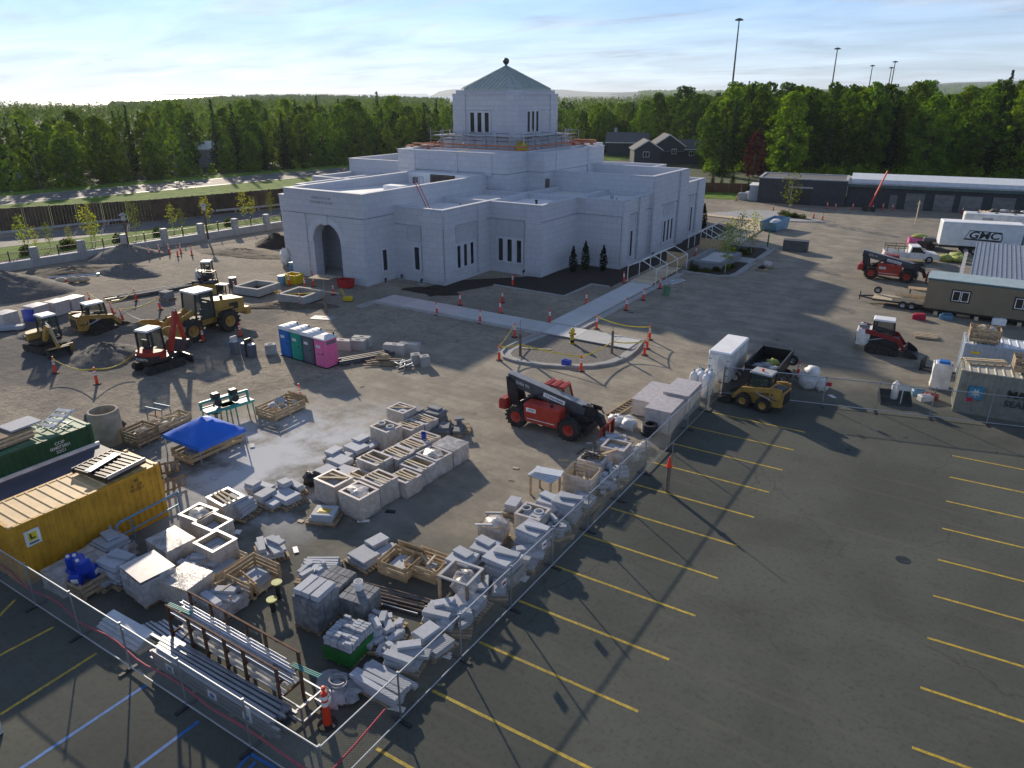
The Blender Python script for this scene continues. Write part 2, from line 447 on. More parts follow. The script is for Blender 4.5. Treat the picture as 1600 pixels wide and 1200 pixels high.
def stone():
    m, t, b = base_mat('stone')
    p = pos(t); s = N(t, 'ShaderNodeSeparateXYZ'); lk(t, p, s.inputs[0])
    xy = math_(t, 'ADD', s.outputs['X'], s.outputs['Y'])
    cx = N(t, 'ShaderNodeCombineXYZ'); lk(t, xy, cx.inputs[0]); lk(t, s.outputs['Z'], cx.inputs[1])
    br = N(t, 'ShaderNodeTexBrick'); lk(t, cx.outputs[0], br.inputs['Vector'])
    br.inputs['Scale'].default_value = 1.0; br.inputs['Brick Width'].default_value = 1.1; br.inputs['Row Height'].default_value = 0.6
    br.inputs['Mortar Size'].default_value = 0.016; br.inputs['Mortar Smooth'].default_value = 0.2; br.offset = 0.5
    br.inputs['Color1'].default_value = (0.565,0.59,0.65,1); br.inputs['Color2'].default_value = (0.51,0.535,0.595,1); br.inputs['Mortar'].default_value = (0.36,0.36,0.38,1)
    f = noise(t, 0.5, 5, 0.6, p)
    c = mixc(t, ramp(t, f, 0.3, 0.7, 0, 0.25), br.outputs['Color'], (0.60,0.60,0.60))
    f2 = noise(t, 40, 2, 0.6, p)
    c = mixc(t, ramp(t, f2, 0.35, 0.75, 0, 0.25), c, (0.36,0.36,0.38))
    wm = N(t, 'ShaderNodeMapping'); lk(t, p, wm.inputs[0]); wm.inputs['Scale'].default_value = (1.6, 1.6, 0.12)
    c = mixc(t, ramp(t, noise(t, 1.0, 5, 0.65, wm.outputs[0]), 0.52, 0.78, 0, 0.18), c, (0.42,0.43,0.45))
    lk(t, c, b.inputs['Base Color']); b.inputs['Roughness'].default_value = 0.8
stone()
mat('stone_trim', (0.56,0.58,0.635), 0.75, var=0.06, scale=1, rnd=0)
mat('stone_recess', (0.46,0.475,0.52), 0.8, var=0.08, scale=1, rnd=0)

def ground_mats():
    # bare gravelly site
    m, t, b = base_mat('gravel')
    p = pos(t)
    f = noise(t, 0.11, 7, 0.62, p, 0.5); f2 = noise(t, 1.3, 6, 0.65, p); f3 = noise(t, 9, 3, 0.6, p)
    c = mixc(t, ramp(t, f, 0.35, 0.65), (0.29,0.252,0.20), (0.45,0.385,0.295))
    c = mixc(t, ramp(t, f2, 0.42, 0.7, 0, 0.65), c, (0.20,0.178,0.145))
    c = mixc(t, ramp(t, noise(t, 4.0, 6, 0.7, p), 0.45, 0.68, 0, 0.5), c, (0.13,0.118,0.1))
    # wheel tracks: stretched streaks along the haul way
    mp_ = N(t, 'ShaderNodeMapping'); lk(t, p, mp_.inputs[0]); mp_.inputs['Rotation'].default_value = (0,0,R(28)); mp_.inputs['Scale'].default_value = (0.035, 0.9, 1)
    f4 = noise(t, 1.2, 6, 0.7, mp_.outputs[0], 1.2)
    c = mixc(t, ramp(t, f4, 0.5, 0.72, 0, 0.28), c, (0.48,0.40,0.29))
    c = mixc(t, ramp(t, f3, 0.5, 0.75, 0, 0.45), c, (0.085,0.08,0.075))
    dk = N(t, 'ShaderNodeVectorMath', operation='DISTANCE'); lk(t, p, dk.inputs[0]); dk.inputs[1].default_value = at(190,520)
    dm = math_(t, 'ADD', dk.outputs['Value'], math_(t, 'MULTIPLY', math_(t, 'SUBTRACT', noise(t, 0.25, 6, 0.65, p, 0.6), 0.5), 22))
    c = mixc(t, ramp(t, dm, 7, 15, 0.8, 0), c, mixc(t, f3, (0.06,0.062,0.065), (0.15,0.15,0.15)))
    c = mixc(t, ramp(t, noise(t, 22, 2, 0.6, p), 0.58, 0.72, 0, 0.6), c, (0.36,0.34,0.31))
    lk(t, c, b.inputs['Base Color']); b.inputs['Roughness'].default_value = 0.95; b.inputs['Specular IOR Level'].default_value = 0.2
    h = math_(t, 'ADD', math_(t, 'MULTIPLY', f2, 0.7), math_(t, 'MULTIPLY', f4, 0.3))
    bump(t, b, math_(t, 'ADD', h, math_(t, 'MULTIPLY', f3, 0.3)), 1.0, 0.22)
    # asphalt with tracked-in dust
    m, t, b = base_mat('asphalt')
    p = pos(t); s = N(t, 'ShaderNodeSeparateXYZ'); lk(t, p, s.inputs[0])
    X, Y = s.outputs['X'], s.outputs['Y']
    f = noise(t, 0.16, 6, 0.6, p, 0.4); f2 = noise(t, 1.0, 7, 0.7, p, 0.3); f3 = noise(t, 60, 2, 0.7, p)
    c = mixc(t, ramp(t, f, 0.3, 0.7), (0.078,0.084,0.070), (0.118,0.126,0.104))
    c = mixc(t, ramp(t, f2, 0.55, 0.75, 0, 0.5), c, (0.055,0.056,0.052))
    c = mixc(t, ramp(t, f2, 0.22, 0.42, 0.4, 0), c, (0.14,0.138,0.125))
    c = mixc(t, ramp(t, f3, 0.5, 0.72, 0, 0.5), c, (0.12,0.118,0.11))
    c = mixc(t, ramp(t, noise(t, 5.5, 6, 0.72, p), 0.48, 0.7, 0, 0.45), c, (0.040,0.040,0.038))
    vr = N(t, 'ShaderNodeTexVoronoi', feature='DISTANCE_TO_EDGE'); vr.inputs['Scale'].default_value = 0.16
    vw = N(t, 'ShaderNodeVectorMath', operation='ADD'); lk(t, p, vw.inputs[0]); nv = N(t, 'ShaderNodeTexNoise'); nv.inputs['Scale'].default_value = 0.9; nv.inputs['Detail'].default_value = 5; lk(t, p, nv.inputs['Vector']); lk(t, nv.outputs['Color'], vw.inputs[1]); lk(t, vw.outputs[0], vr.inputs['Vector'])
    ck = math_(t, 'MULTIPLY', ramp(t, vr.outputs['Distance'], 0.0, 0.008, 0.35, 0), ramp(t, noise(t, 0.12, 3, 0.5, p), 0.45, 0.6))
    c = mixc(t, ck, c, (0.022,0.022,0.022))
    st_ = ramp(t, noise(t, 0.75, 3, 0.5, p, 0.4), 0.70, 0.76, 0, 0.75)
    # dust: thick inside the fence beyond the stored pallets, thinner on the drive outside
    wob = math_(t, 'MULTIPLY', math_(t, 'SUBTRACT', noise(t, 0.13, 5, 0.65, p, 0.5), 0.5), 22)
    din = ramp(t, math_(t, 'ADD', Y, wob), 14, 27, 0.06, 0.95)
    inside = ramp(t, X, -12.6, -11.2, 1, 0)
    dout = ramp(t, math_(t, 'ADD', Y, wob), 43, 56, 0.0, 0.75)
    d = math_(t, 'ADD', math_(t, 'MULTIPLY', din, inside), math_(t, 'MULTIPLY', dout, math_(t, 'SUBTRACT', 1, inside)))
    streak = N(t, 'ShaderNodeMapping'); lk(t, p, streak.inputs[0]); streak.inputs['Rotation'].default_value = (0,0,R(-35)); streak.inputs['Scale'].default_value = (0.12, 0.9, 1)
    fs = noise(t, 1, 5, 0.65, streak.outputs[0], 0.6)
    d = math_(t, 'MULTIPLY', d, ramp(t, math_(t, 'MULTIPLY', math_(t, 'ADD', fs, noise(t, 2.2, 7, 0.72, p)), 0.5), 0.3, 0.65, 0.55, 1.1))
    dc = mixc(t, ramp(t, noise(t, 0.5, 5, 0.6, p), 0.35, 0.65), (0.29,0.256,0.202), (0.40,0.352,0.275))
    c = mixc(t, d, c, dc)
    c = mixc(t, st_, c, (0.035,0.034,0.033))
    tk_ = N(t, 'ShaderNodeMapping'); lk(t, p, tk_.inputs[0]); tk_.inputs['Rotation'].default_value = (0,0,R(62)); tk_.inputs['Scale'].default_value = (0.06, 1.8, 1)
    c = mixc(t, ramp(t, noise(t, 1.0, 4, 0.6, tk_.outputs[0], 0.8), 0.56, 0.72, 0, 0.35), c, (0.15,0.135,0.11))
    # pale stone-cutting powder by the saw tables
    q = at(455, 715)
    dist = N(t, 'ShaderNodeVectorMath', operation='DISTANCE'); lk(t, p, dist.inputs[0]); dist.inputs[1].default_value = q
    pw = math_(t, 'MULTIPLY', ramp(t, dist.outputs['Value'], 2.0, 10.5, 1, 0), ramp(t, noise(t, 0.30, 8, 0.62, p, 0.15), 0.38, 0.60, 0.0, 1.0))
    c = mixc(t, math_(t, 'MULTIPLY', pw, 0.95), c, (0.62,0.64,0.66))
    lk(t, c, b.inputs['Base Color']); b.inputs['Roughness'].default_value = 0.9; b.inputs['Specular IOR Level'].default_value = 0.25
    bump(t, b, math_(t, 'ADD', f3, math_(t, 'MULTIPLY', f2, 0.6)), 0.5, 0.02)
    # forest floor
    m, t, b = base_mat('forest_floor')
    p = pos(t)
    c = mixc(t, ramp(t, noise(t, 0.08, 5, 0.6, p), 0.35, 0.65), (0.03,0.045,0.014), (0.075,0.095,0.03))
    lk(t, c, b.inputs['Base Color']); b.inputs['Roughness'].default_value = 0.95
    m, t, b = base_mat('sea')
    b.inputs['Base Color'].default_value = (0.20,0.25,0.28,1); b.inputs['Roughness'].default_value = 0.35
    bump(t, b, noise(t, 0.05, 4, 0.6, pos(t)), 0.3, 2.0)
    m, t, b = base_mat('hill')
    b.inputs['Base Color'].default_value = (0.045,0.065,0.045,1); b.inputs['Roughness'].default_value = 1
ground_mats()
# ================================================================== SETTING
# ground: one sheet; on the seaward side it ends at the coastal bluff
fw = V(-math.sin(YAW), math.cos(YAW)); rt = V(math.cos(YAW), math.sin(YAW))
def fr(f_, r_): return fw * f_ + rt * r_           # forward / right of the viewpoint, metres
g = MB()
edge = [fr(-400,-1500), fr(900,-1500), fr(1250,-900), fr(1500,-420), fr(1900,-200), fr(3200,150), fr(9000,900), fr(15000,1700), fr(14000,14000), fr(-400,14000)]
inner = [(-400,-150),(-400,500),(500,500),(500,-150)]
g.add([(p.x,p.y,0) for p in edge], [tuple(range(len(edge)-1,-1,-1))])
gr = struct('ground', g, 'gravel')
# woods floor laid over the bare ground, everywhere outside the site and the roads
ff = MB()
ff.add([(p.x,p.y,0.02) for p in [fr(-400,-1500), fr(900,-1500), fr(1250,-900), fr(1500,-420), fr(1900,-200), fr(3200,150), fr(9000,900), fr(15000,1700), fr(14000,14000)]] +
       [(60,150,0.02),(-30,152,0.02),(-62,148,0.02),(-72,142,0.02),(-124,148,0.02),(-143,118,0.02),(-148,88,0.02),(-152.5,63.8,0.02),(-158,20,0.02),(-175,-120,0.02)], [tuple(range(18,-1,-1))])
struct('forest_floor', ff, 'forest_floor')
pk = MB()
pk.add([(x,y,0.004) for x,y in [(-39.5,-30),(70,-30),(70,128),(-24,128),(-23,60),(-28,44.5),(-33,42),(-34.5,30),(-38,22)]], [tuple(range(9))])
lot = struct('parking_lot', pk, 'asphalt')
sea = MB().add([(p.x,p.y,-8) for p in [fr(600,-14000), fr(18800,-10000), fr(19500,3000), fr(600,3000)]], [(3,2,1,0)])
struct('sea', sea, 'sea')

# painted stall lines (children of the parking lot)
def ground_strip(p, q, w, z=0.009):
    p, q = V(p[0],p[1]), V(q[0],q[1]); d = (q-p).normalized(); n = V(-d.y, d.x)*w/2
    return MB().add([(*(p-n),z),(*(q-n),z),(*(q+n),z),(*(p+n),z)], [(0,1,2,3)])
dl = V(5.83, 0.12)                                 # a left-row line runs this far
for k in range(-1, 11):
    p = V(-11.56, 13.52 + 2.585*k)
    ground_strip(p, p + dl, 0.11).build('parking_line', 'yellow_line', lot)
q0 = at(1425,1168); q1 = at(1488,712)
for k in range(-1, 9):
    p = q0.lerp(q1, k/8.0); p = V(p.x, p.y)
    ground_strip(p, p + V(5.9,0.32), 0.11).build('parking_line', 'yellow_line', lot)
for a, b in (((-60,1180),(84,980)),((-120,1085),(24,937)),((0,1117),(151,1021))):
    if a[0] == -60: continue
    ground_strip(at(*a), at(*b), 0.11).build('parking_line', 'yellow_line', lot)
ground_strip(at(-40,1045), at(84,980), 0.11).build('parking_line', 'yellow_line', lot)
for a, b in (((30,1203),(229,1070)),((205,1206),(311,1127))):
    ground_strip(at(*a), at(*b), 0.12).build('parking_line', 'blue_line', lot)
hz = MB()
a, b, c_, d_ = at(372,1200), at(391,1178), at(430,1200), at(405,1182)
for p, q in ((a,b),(b,c_),(V(a.x+.35,a.y-.1,0),V(b.x+.35,b.y-.1,0)),(V(a.x+.9,a.y-.3,0),V(a.x+1.0,a.y+.1,0))):
    s_ = ground_strip(p, q, 0.10); hz.v += s_.v; hz.f += [tuple(i+len(hz.v)-4 for i in f) for f in s_.f]
hz.build('parking_marking', 'blue_line', lot)
# cracks sealed and oil spots stay in the asphalt material; a drain cover
dr = MB().cyl((*at(1411,875).xy,0.005),(*at(1411,875).xy,0.012),0.28,n=16)
dr.build('drain_cover', 'dark_steel', lot)

# roads on the seaward side
def strip_poly(name, near, far, z, m):
    mb = MB(); n = len(near)
    mb.add([(p[0],p[1],z) for p in near] + [(p[0],p[1],z) for p in far], [(i,i+1,n+i+1,n+i) for i in range(n-1)])
    return struct(name, mb, m)
def offl(line, d):                                   # shift a polyline to its left
    o = []
    for i, p in enumerate(line):
        a = Vector(line[max(0,i-1)]); b = Vector(line[min(len(line)-1,i+1)])
        t = (b-a).normalized(); o.append((p[0]-t.y*d, p[1]+t.x*d))
    return o
HW = [(-205,-110),(-162,0),(-140.1,59.0),(-135.5,84.2),(-131.2,112.0),(-124,150),(-108,240),(-88,380)]
strip_poly('highway', HW, offl(HW,12.8), 0.03, 'road')
strip_poly('grass_verge', offl(HW,-26), offl(HW,-0.02), 0.028, 'grass')
strip_poly('grass_bank', offl(HW,12.82), offl(HW,20), 0.034, 'grass')
FR = [(-128,-60),(-109,10),(-100.5,41.2),(-96.8,59.1),(-90.6,76.5),(-83,110),(-72,160)]
strip_poly('frontage_road', FR, offl(FR,7.2), 0.026, 'road')
strip_poly('grass_strip', offl(FR,-9), offl(FR,-0.02), 0.022, 'grass')
ln = offl(HW,12.6); l2 = offl(HW,12.45)
strip_poly('road_edge_line', l2, ln, 0.036, 'white_paint')
ln = offl(HW,0.9); l2 = offl(HW,0.75)
strip_poly('road_shoulder_line', l2, ln, 0.036, 'white_paint')
HW2 = offl(HW,6.7)
cen = bpy.data.objects['highway']
for i in range(len(HW2)-1):
    a, b = Vector(HW2[i]), Vector(HW2[i+1]); L = (b-a).length; k = 0
    while k < L-3 and 0 < i < 6:
        ground_strip(a.lerp(b,k/L), a.lerp(b,(k+3)/L), 0.15, 0.037).build('lane_line', 'white_paint', cen); k += 12
# planting soil round the building, lawn strip, kerbs
soil = MB()
soil.add([(x,y,0.012) for x,y in [(-44.5,52.8),(-41.5,51.2),(-38.9,57.9),(-31.0,57.85),(-30.95,63.4),(-28.9,63.45),(-28.6,106),(-31.5,106),(-36,73),(-36.8,64),(-42.9,58)]], [tuple(range(11))])
struct('planting_soil', soil, 'soil')

# far hills
def ridge(name, pts, depth, base=-9):
    mb = MB(); n = len(pts)
    fr_ = [(*fr(f_, r_), z) for f_, r_, z in pts]
    bk = [(*fr(f_+depth, r_*1.1), z*0.6) for f_, r_, z in pts]
    bt = [(*fr(f_-depth*0.5, r_*0.95), base) for f_, r_, z in pts]
    mb.add(bt + fr_ + bk, [(i,i+1,n+i+1,n+i) for i in range(n-1)] + [(n+i,n+i+1,2*n+i+1,2*n+i) for i in range(n-1)])
    struct(name, mb, 'hill', smooth=60)
def hl(px, D, top): return (D, (px-800)/1130*D*0.928, CAM_H + (147-top)*D*0.861/1130)
rnd = random.Random(3)
ridge('hills', [hl(x, 16000, 147.5-rnd.uniform(0,1.6)) for x in range(250, 680, 22)], 1500, -9)
ridge('headland', [hl(676,9000,149)]+[hl(x, 9000, t) for x,t in ((686,143),(697,141),(708,139.5),(725,140),(760,141),(800,141),(840,140),(862,139.5),(880,140),(900,142),(930,144),(960,144),(1010,143.5),(1060,143),(1110,142.5))], 1500, -9)
ridge('far_hills', [hl(x, 5200, t) for x,t in ((960,146),(1000,143),(1060,142),(1120,141.5),(1180,141),(1260,140),(1340,138.5),(1400,136),(1450,132),(1490,129),(1530,128),(1570,127),(1620,126),(1700,128),(1800,130))], 900, -1)
ridge('wooded_rise', [hl(x, 1500, t) for x,t in ((180,166),(260,160),(330,156),(400,152),(440,151),(500,152.5),(560,154),(620,153),(680,155))], 250, -1)

# ================================================================== TEMPLE
CX, CY = -54.2, 84.0
T = thing('temple', 'large pale grey stone building with stepped wings, arched entrance and square tower', 'building', (CX, CY, 0))
def walls(hx, y0, y1, z, band=5.58, par=0.95, x0=None, name='wall', dz=0.0):
    """one stepped block: lower wall, slightly proud upper band, coping and a sunken roof deck (local to the temple)"""
    a = -hx if x0 is None else x0; b = hx
    lo = MB().box(a, b, y0, y1, 0.35, band-0.07)
    lo.box(a+0.12, b-0.12, y0+0.12, y1-0.12, band-0.069, band+0.002)
    lo.box(a-0.10, b+0.10, y0-0.10, y1+0.10, 0, 0.345)
    lo.build(name, 'stone', T)
    t = 0.42; e = 0.045
    A, B, C, D = a-e, b+e, y0-e, y1+e
    up = MB()
    up.box(A, B, C, C+t, band+0.003, z); up.box(A, B, D-t, D, band+0.003, z)
    up.box(A, A+t, C+t, D-t, band+0.003, z); up.box(B-t, B, C+t, D-t, band+0.003, z)
    up.build('parapet', 'stone', T)
    cp = MB(); c = 0.06
    cp.box(A-c, B+c, C-c, C+t+0.02, z+0.002, z+0.10); cp.box(A-c, B+c, D-t-0.02, D+c, z+0.002, z+0.10)
    cp.box(A-c, A+t+0.02, C+t+0.02, D-t-0.02, z+0.002, z+0.10); cp.box(B-t-0.02, B+c, C+t+0.02, D-t-0.02, z+0.002, z+0.10)
    cp.build('coping', 'stone_trim', T)
    MB().box(A+t, B-t, C+t, D-t, band+0.01, z-par+dz).build('roof_deck', 'white_roof', T)
walls(11.3, 55.3-CY, CY-55.3, 7.20, par=0.5)
walls(17.5, 63.3-CY, CY-63.3, 7.17, par=0.46)
walls(22.75, 71.0-CY, CY-71.0, 7.14, par=0.42)
walls(23.05, -5.55, 5.45, 8.95, band=5.58, par=1.5)
# second storey cross
walls(8.0, 71.7-CY, CY-71.7, 11.15, band=9.0, par=0.5)
walls(10.35, -7.9, 7.9, 11.12, band=9.02, par=0.49)
# arched entrance block: front slab with the arch cut out, side walls, back
ax0, ax1, yf = -5.2, 5.2, 51.0-CY
jl, jr, spring = -1.85, 1.92, 3.75
def arch_pts(j0, j1, sp, n=18):
    c = (j0+j1)/2; r = (j1-j0)/2
    return [(c - r*math.cos(math.pi*i/n), sp + r*math.sin(math.pi*i/n)) for i in range(n+1)]
ap = arch_pts(jl, jr, spring)
fs = MB()
half = len(ap)//2
fs.ext([(ax0,0),(jl,0)] + ap[:half+1] + [(ap[half][0],6.44),(ax0,6.44)], yf, yf+1.1)
fs.ext([(ap[half][0],6.44)] + ap[half:] + [(jr,0),(ax1,0),(ax1,6.44)], yf, yf+1.1)
fs.box(ax0, -2.62, yf-0.14, yf-0.002, 0, 6.44); fs.box(2.46, ax1, yf-0.14, yf-0.002, 0, 6.44)
fs.build('arch_wall', 'stone', T)
ar = MB()
ao = arch_pts(jl-0.05, jr+0.05, spring, 22); ao2 = arch_pts(jl-0.75, jr+0.70, spring, 22)
for side in (range(0,10), range(12,22)):
    ar = MB()
    for i in side:
        p = [ao[i], ao[i+1], ao2[i+1], ao2[i]]
        ar.ext([p[0],p[3],p[2],p[1]], yf-0.07, yf-0.003)
    ar.build('arch_moulding', 'stone_trim', T)
MB().ext([(-0.30,5.52),(0.36,5.52),(0.50,6.46),(-0.44,6.46)], yf-0.16, yf-0.003).build('keystone', 'stone_trim', T)
sw = MB()
sw.box(ax0, ax0+0.5, yf+1.103, 71.6-CY, 0, 6.44); sw.box(ax1-0.5, ax1, yf+1.103, 71.6-CY, 0, 6.44)
sw.box(ax0+0.502, ax1-0.502, yf+5.2, yf+5.6, 0, 6.5)
sw.build('side_wall', 'stone', T)
MB().box(ax0+0.5, ax1-0.5, yf+1.1, yf+5.2, 0.01, 0.10).build('porch_floor', 'concrete', T)
MB().box(-1.0, 1.0, yf+5.12, yf+5.19, 0.1, 3.0).build('door', 'old_wood', T)
ub = MB(); z = 8.72; e = 0.05; t = 0.42; y1 = 71.65-CY
ub.box(ax0-e-0.1, ax1+e+0.1, yf-e-0.1, yf+t, 6.503, z)
ub.box(ax0-e, ax0+t, yf+t, y1, 6.503, z); ub.box(ax1-t, ax1+e, yf+t, y1, 6.503, z)
ub.build('parapet', 'stone', T)
yb = 69.6-CY
MB().add([(ax0+t,yf+t,6.51),(ax1-t,yf+t,6.51),(ax1-t,yb,6.51),(ax0+t,yb,6.51),(ax0+t,yf+t,8.22),(ax1-t,yf+t,8.22),(ax1-t,yb,7.5),(ax0+t,yb,7.5)],[(3,2,1,0),(4,5,6,7),(0,1,5,4),(1,2,6,5),(2,3,7,6),(3,0,4,7)]).build('roof_deck', 'white_roof', T)
MB().box(ax0+t, ax1-t, yb+0.002, y1, 6.51, 8.80).build('roof_upstand', 'white_roof', T)
cp = MB(); c = 0.06
cp.box(ax0-e-0.1-c, ax1+e+0.1+c, yf-e-0.1-c, yf+t+0.02, z+0.002, z+0.10)
cp.box(ax0-e-c, ax0+t+0.02, yf+t+0.02, y1, z+0.002, z+0.10); cp.box(ax1-t-0.02, ax1+e+c, yf+t+0.02, y1, z+0.002, z+0.10)
cp.build('coping', 'stone_trim', T)
MB().box(-2.62, 2.46, yf-0.19, yf-0.152, 7.12, 7.18).build('inscription_ledge', 'stone_trim', T)
lettering('HOLINESS TO THE LORD', 0.33, 'slab_dark', T, (-0.1, yf-0.155, 8.10), (1,0,0), (0,0,1), sx=0.72)
lettering('THE HOUSE OF THE LORD', 0.33, 'slab_dark', T, (-0.1, yf-0.155, 7.66), (1,0,0), (0,0,1), sx=0.78)
MB().cham(-1.2, 1.2, 61-CY, 62.4-CY, 7.80, 8.3, 0.05).build('roof_hatch', 'white_roof', T)
# windows: stone surround proud of the wall, panes set back inside it
def window_bay(face, c0, offs, w, z0, z1, plane, pier=0.0, panels=()):
    """face 'Y' = wall facing -y at y=plane (offs along x); face 'X' = wall facing +x at x=plane (offs along y)"""
    d = 0.13
    def bx(mb, a0, a1, zz0, zz1, o0, o1):
        if face == 'Y': mb.box(a0, a1, plane-o1, plane-o0, zz0, zz1)
        else: mb.box(plane+o0, plane+o1, a0, a1, zz0, zz1)
    fm = MB(); xs = sorted(offs)
    lo, hi = xs[0]-w/2-0.26, xs[-1]+w/2+0.26
    bx(fm, lo, hi, z0-0.18, z0-0.002, 0.002, d+0.05)            # sill
    bx(fm, lo, hi, z1+0.002, z1+0.22, 0.002, d)                 # lintel
    ed = [lo] + [v for x in xs for v in (x-w/2, x+w/2)] + [hi]
    for i in range(0, len(ed), 2): bx(fm, ed[i], ed[i+1], z0, z1, 0.002, d)
    wn = fm.build('window', 'stone_trim', T)
    for x in xs:
        p = MB(); bx(p, x-w/2+0.03, x+w/2-0.03, z0+0.03, z1-0.03, 0.003, 0.03); p.build('pane', 'glass', wn)
        fr_ = MB()
        for a0, a1, q0_, q1_ in ((x-w/2,x-w/2+0.05,z0,z1),(x+w/2-0.05,x+w/2,z0,z1),(x-w/2+0.05,x+w/2-0.05,z0,z0+0.05),(x-w/2+0.05,x+w/2-0.05,z1-0.05,z1)):
            bx(fr_, a0, a1, q0_, q1_, 0.032, 0.06)
        fr_.build('frame', 'dark_steel', wn)
    for (a0, a1, q0_, q1_) in panels:
        p = MB(); bx(p, a0, a1, q0_, q1_, 0.003, 0.02); bx(p, a0-0.09, a0-0.003, q0_-0.09, q1_+0.09, 0.003, 0.06); bx(p, a1+0.003, a1+0.09, q0_-0.09, q1_+0.09, 0.003, 0.06)
        bx(p, a0, a1, q1_+0.003, q1_+0.09, 0.003, 0.06); bx(p, a0, a1, q0_-0.09, q0_-0.003, 0.003, 0.06)
        p.build('wall_panel', 'stone_recess', T)
def X_(x): return x - CX
def Y_(y): return y - CY
window_bay('X', 0, [Y_(53.5)], 0.62, 1.15, 3.2, X_(-49.0))
window_bay('Y', 0, [X_(-46.2)], 0.62, 1.2, 3.45, Y_(55.3), panels=[(X_(-47.3), X_(-45.7), 4.05, 5.35)])
window_bay('X', 0, [Y_(57.6), Y_(58.7), Y_(59.85)], 0.56, 1.35, 3.55, X_(-42.9), panels=[(Y_(57.35), Y_(60.55), 4.0, 5.3)])
window_bay('Y', 0, [X_(-41.5), X_(-40.4), X_(-39.25)], 0.56, 1.25, 3.55, Y_(63.3), panels=[(X_(-42.1), X_(-40.5), 3.95, 5.4), (X_(-40.3), X_(-38.7), 3.95, 5.4)])
window_bay('X', 0, [Y_(73.6)], 0.6, 1.0, 3.75, X_(-31.45), panels=[(Y_(73.1), Y_(74.6), 4.2, 5.4)])
window_bay('X', 0, [Y_(82.6), Y_(83.75), Y_(84.9)], 0.6, 1.15, 3.6, X_(-31.15), panels=[(Y_(82.2), Y_(83.5), 4.25, 5.45), (Y_(83.8), Y_(85.1), 4.25, 5.45)])
window_bay('X', 0, [Y_(92.6)], 0.6, 0.9, 4.0, X_(-31.45), panels=[(Y_(92.0), Y_(93.2), 4.5, 5.45)])
# pilasters
pl = [('X', X_(-31.45), Y_(75.2), Y_(76.9), 7.1), ('X', X_(-31.15), Y_(78.5), Y_(80.6), 8.9), ('X', X_(-31.15), Y_(86.6), Y_(89.4), 8.9), ('X', X_(-31.45), Y_(94.2), Y_(96.9), 7.1),
      ('X', X_(-42.9), Y_(60.9), Y_(62.3), 7.1), ('X', X_(-42.9), Y_(55.3), Y_(56.9), 7.1), ('Y', Y_(55.3), X_(-45.3), X_(-42.9), 7.1), ('Y', Y_(63.3), X_(-38.4), X_(-36.7), 7.1),
      ('X', X_(-31.45), Y_(71.05), Y_(72.5), 7.1)]
for f_, p_, a0, a1, z in pl:
    mb = MB(); o = 0.27
    if f_ == 'X': mb.box(p_+0.048, p_+o, a0, a1, 0.36, z)
    else: mb.box(a0, a1, p_-o, p_-0.048, 0.36, z)
    mb.build('pilaster', 'stone', T)
for x0, x1 in ((-6.4,-5.3),(0.3,1.1),(5.0,6.0)):
    MB().box(x0, x1, Y_(71.7)-0.14, Y_(71.7)-0.05, 8.7, 11.1).build('pilaster', 'stone', T)
for y0, y1 in ((-5.2,-4.4),(3.2,4.0)):
    MB().box(10.35+0.05, 10.35+0.14, y0, y1, 7.3, 11.1).build('pilaster', 'stone', T)
# roof doors and louvre
lv = MB(); lv.box(-1.4, 2.2, yb-0.06, yb-0.002, 7.75, 8.72)
lo_ = lv.build('louvre', 'dark_steel', T)
for i in range(7):
    MB().box(-1.38, 2.18, yb-0.12, yb-0.062, 7.78+i*0.13, 7.84+i*0.13).build('slat', 'old_wood', lo_)
d = MB().box(-4.1, -3.3, yb-0.06, yb-0.002, 7.5, 8.25).build('roof_door', 'door_gray', T)
d = MB().box(10.35+0.048, 10.45, Y_(76.4), Y_(77.3), 6.68, 8.2).build('roof_door', 'old_wood', T)
rl = MB()
for x in (-2.9,-2.3,-1.7): rl.cyl((x, yb-1.0, 7.4), (x, yb-1.0, 8.5), 0.03, n=5)
rl.bar((-2.9,yb-1.0,8.5),(-1.7,yb-1.0,8.5),0.05); rl.bar((-2.9,yb-1.0,8.05),(-1.7,yb-1.0,8.4),0.05)
rl.build('stair_rail', 'galv', T)
for x, y, z, s_ in ((14.6,-16.8,6.68,0.22),(19.5,-8.6,6.7,0.35),(20.5,-9.5,6.7,0.10),(17.6,-10.3,6.7,0.12),(21.4,-11.2,6.7,0.1),(12.0,-12.0,6.69,0.14),(15.5,-11.0,6.69,0.12),(8.5,-22.0,6.68,0.1),(9.2,-15.2,6.68,0.12)):
    mb = MB().cyl((x,y,z),(x,y,z+s_*1.6),s_*0.5,n=10).cyl((x,y,z+s_*1.6),(x,y,z+s_*2.1),s_*0.8,n=10)
    mb.build('roof_vent', 'galv' if s_ > 0.3 else 'dark_steel', T, smooth=30)
# tower
tb = MB().box(-5.9,5.9,-5.9,5.9,10.6,12.35); tb.box(-5.3,5.3,-5.3,5.3,12.353,12.75)
tb.build('tower_base', 'stone_trim', T)
h = 4.75
tw = MB().box(-h,h,-h,h,12.75,17.448)
for sx in (-1,1):
    for sy in (-1,1):
        x0, x1 = sorted((sx*(h-1.75), sx*(h+0.16))); y0, y1 = sorted((sy*(h-1.75), sy*(h+0.16)))
        tw.box(x0,x1,y0,y1,12.76,17.45)
tw.build('tower_wall', 'stone', T)
TWN = tw
window_bay('Y', 0, [-1.95+0.0, -0.85, 0.25], 0.62, 13.05, 15.35, -h)
window_bay('X', 0, [-2.4, -1.35, -0.3], 0.6, 13.1, 15.5, h)
MB().box(-2.9,1.2,-h-0.10,-h-0.003,15.7,15.98).box(-3.0+6, 3.0,-h-0.10,-h-0.003,15.7,15.98).build('tower_lintel', 'stone_trim', T)
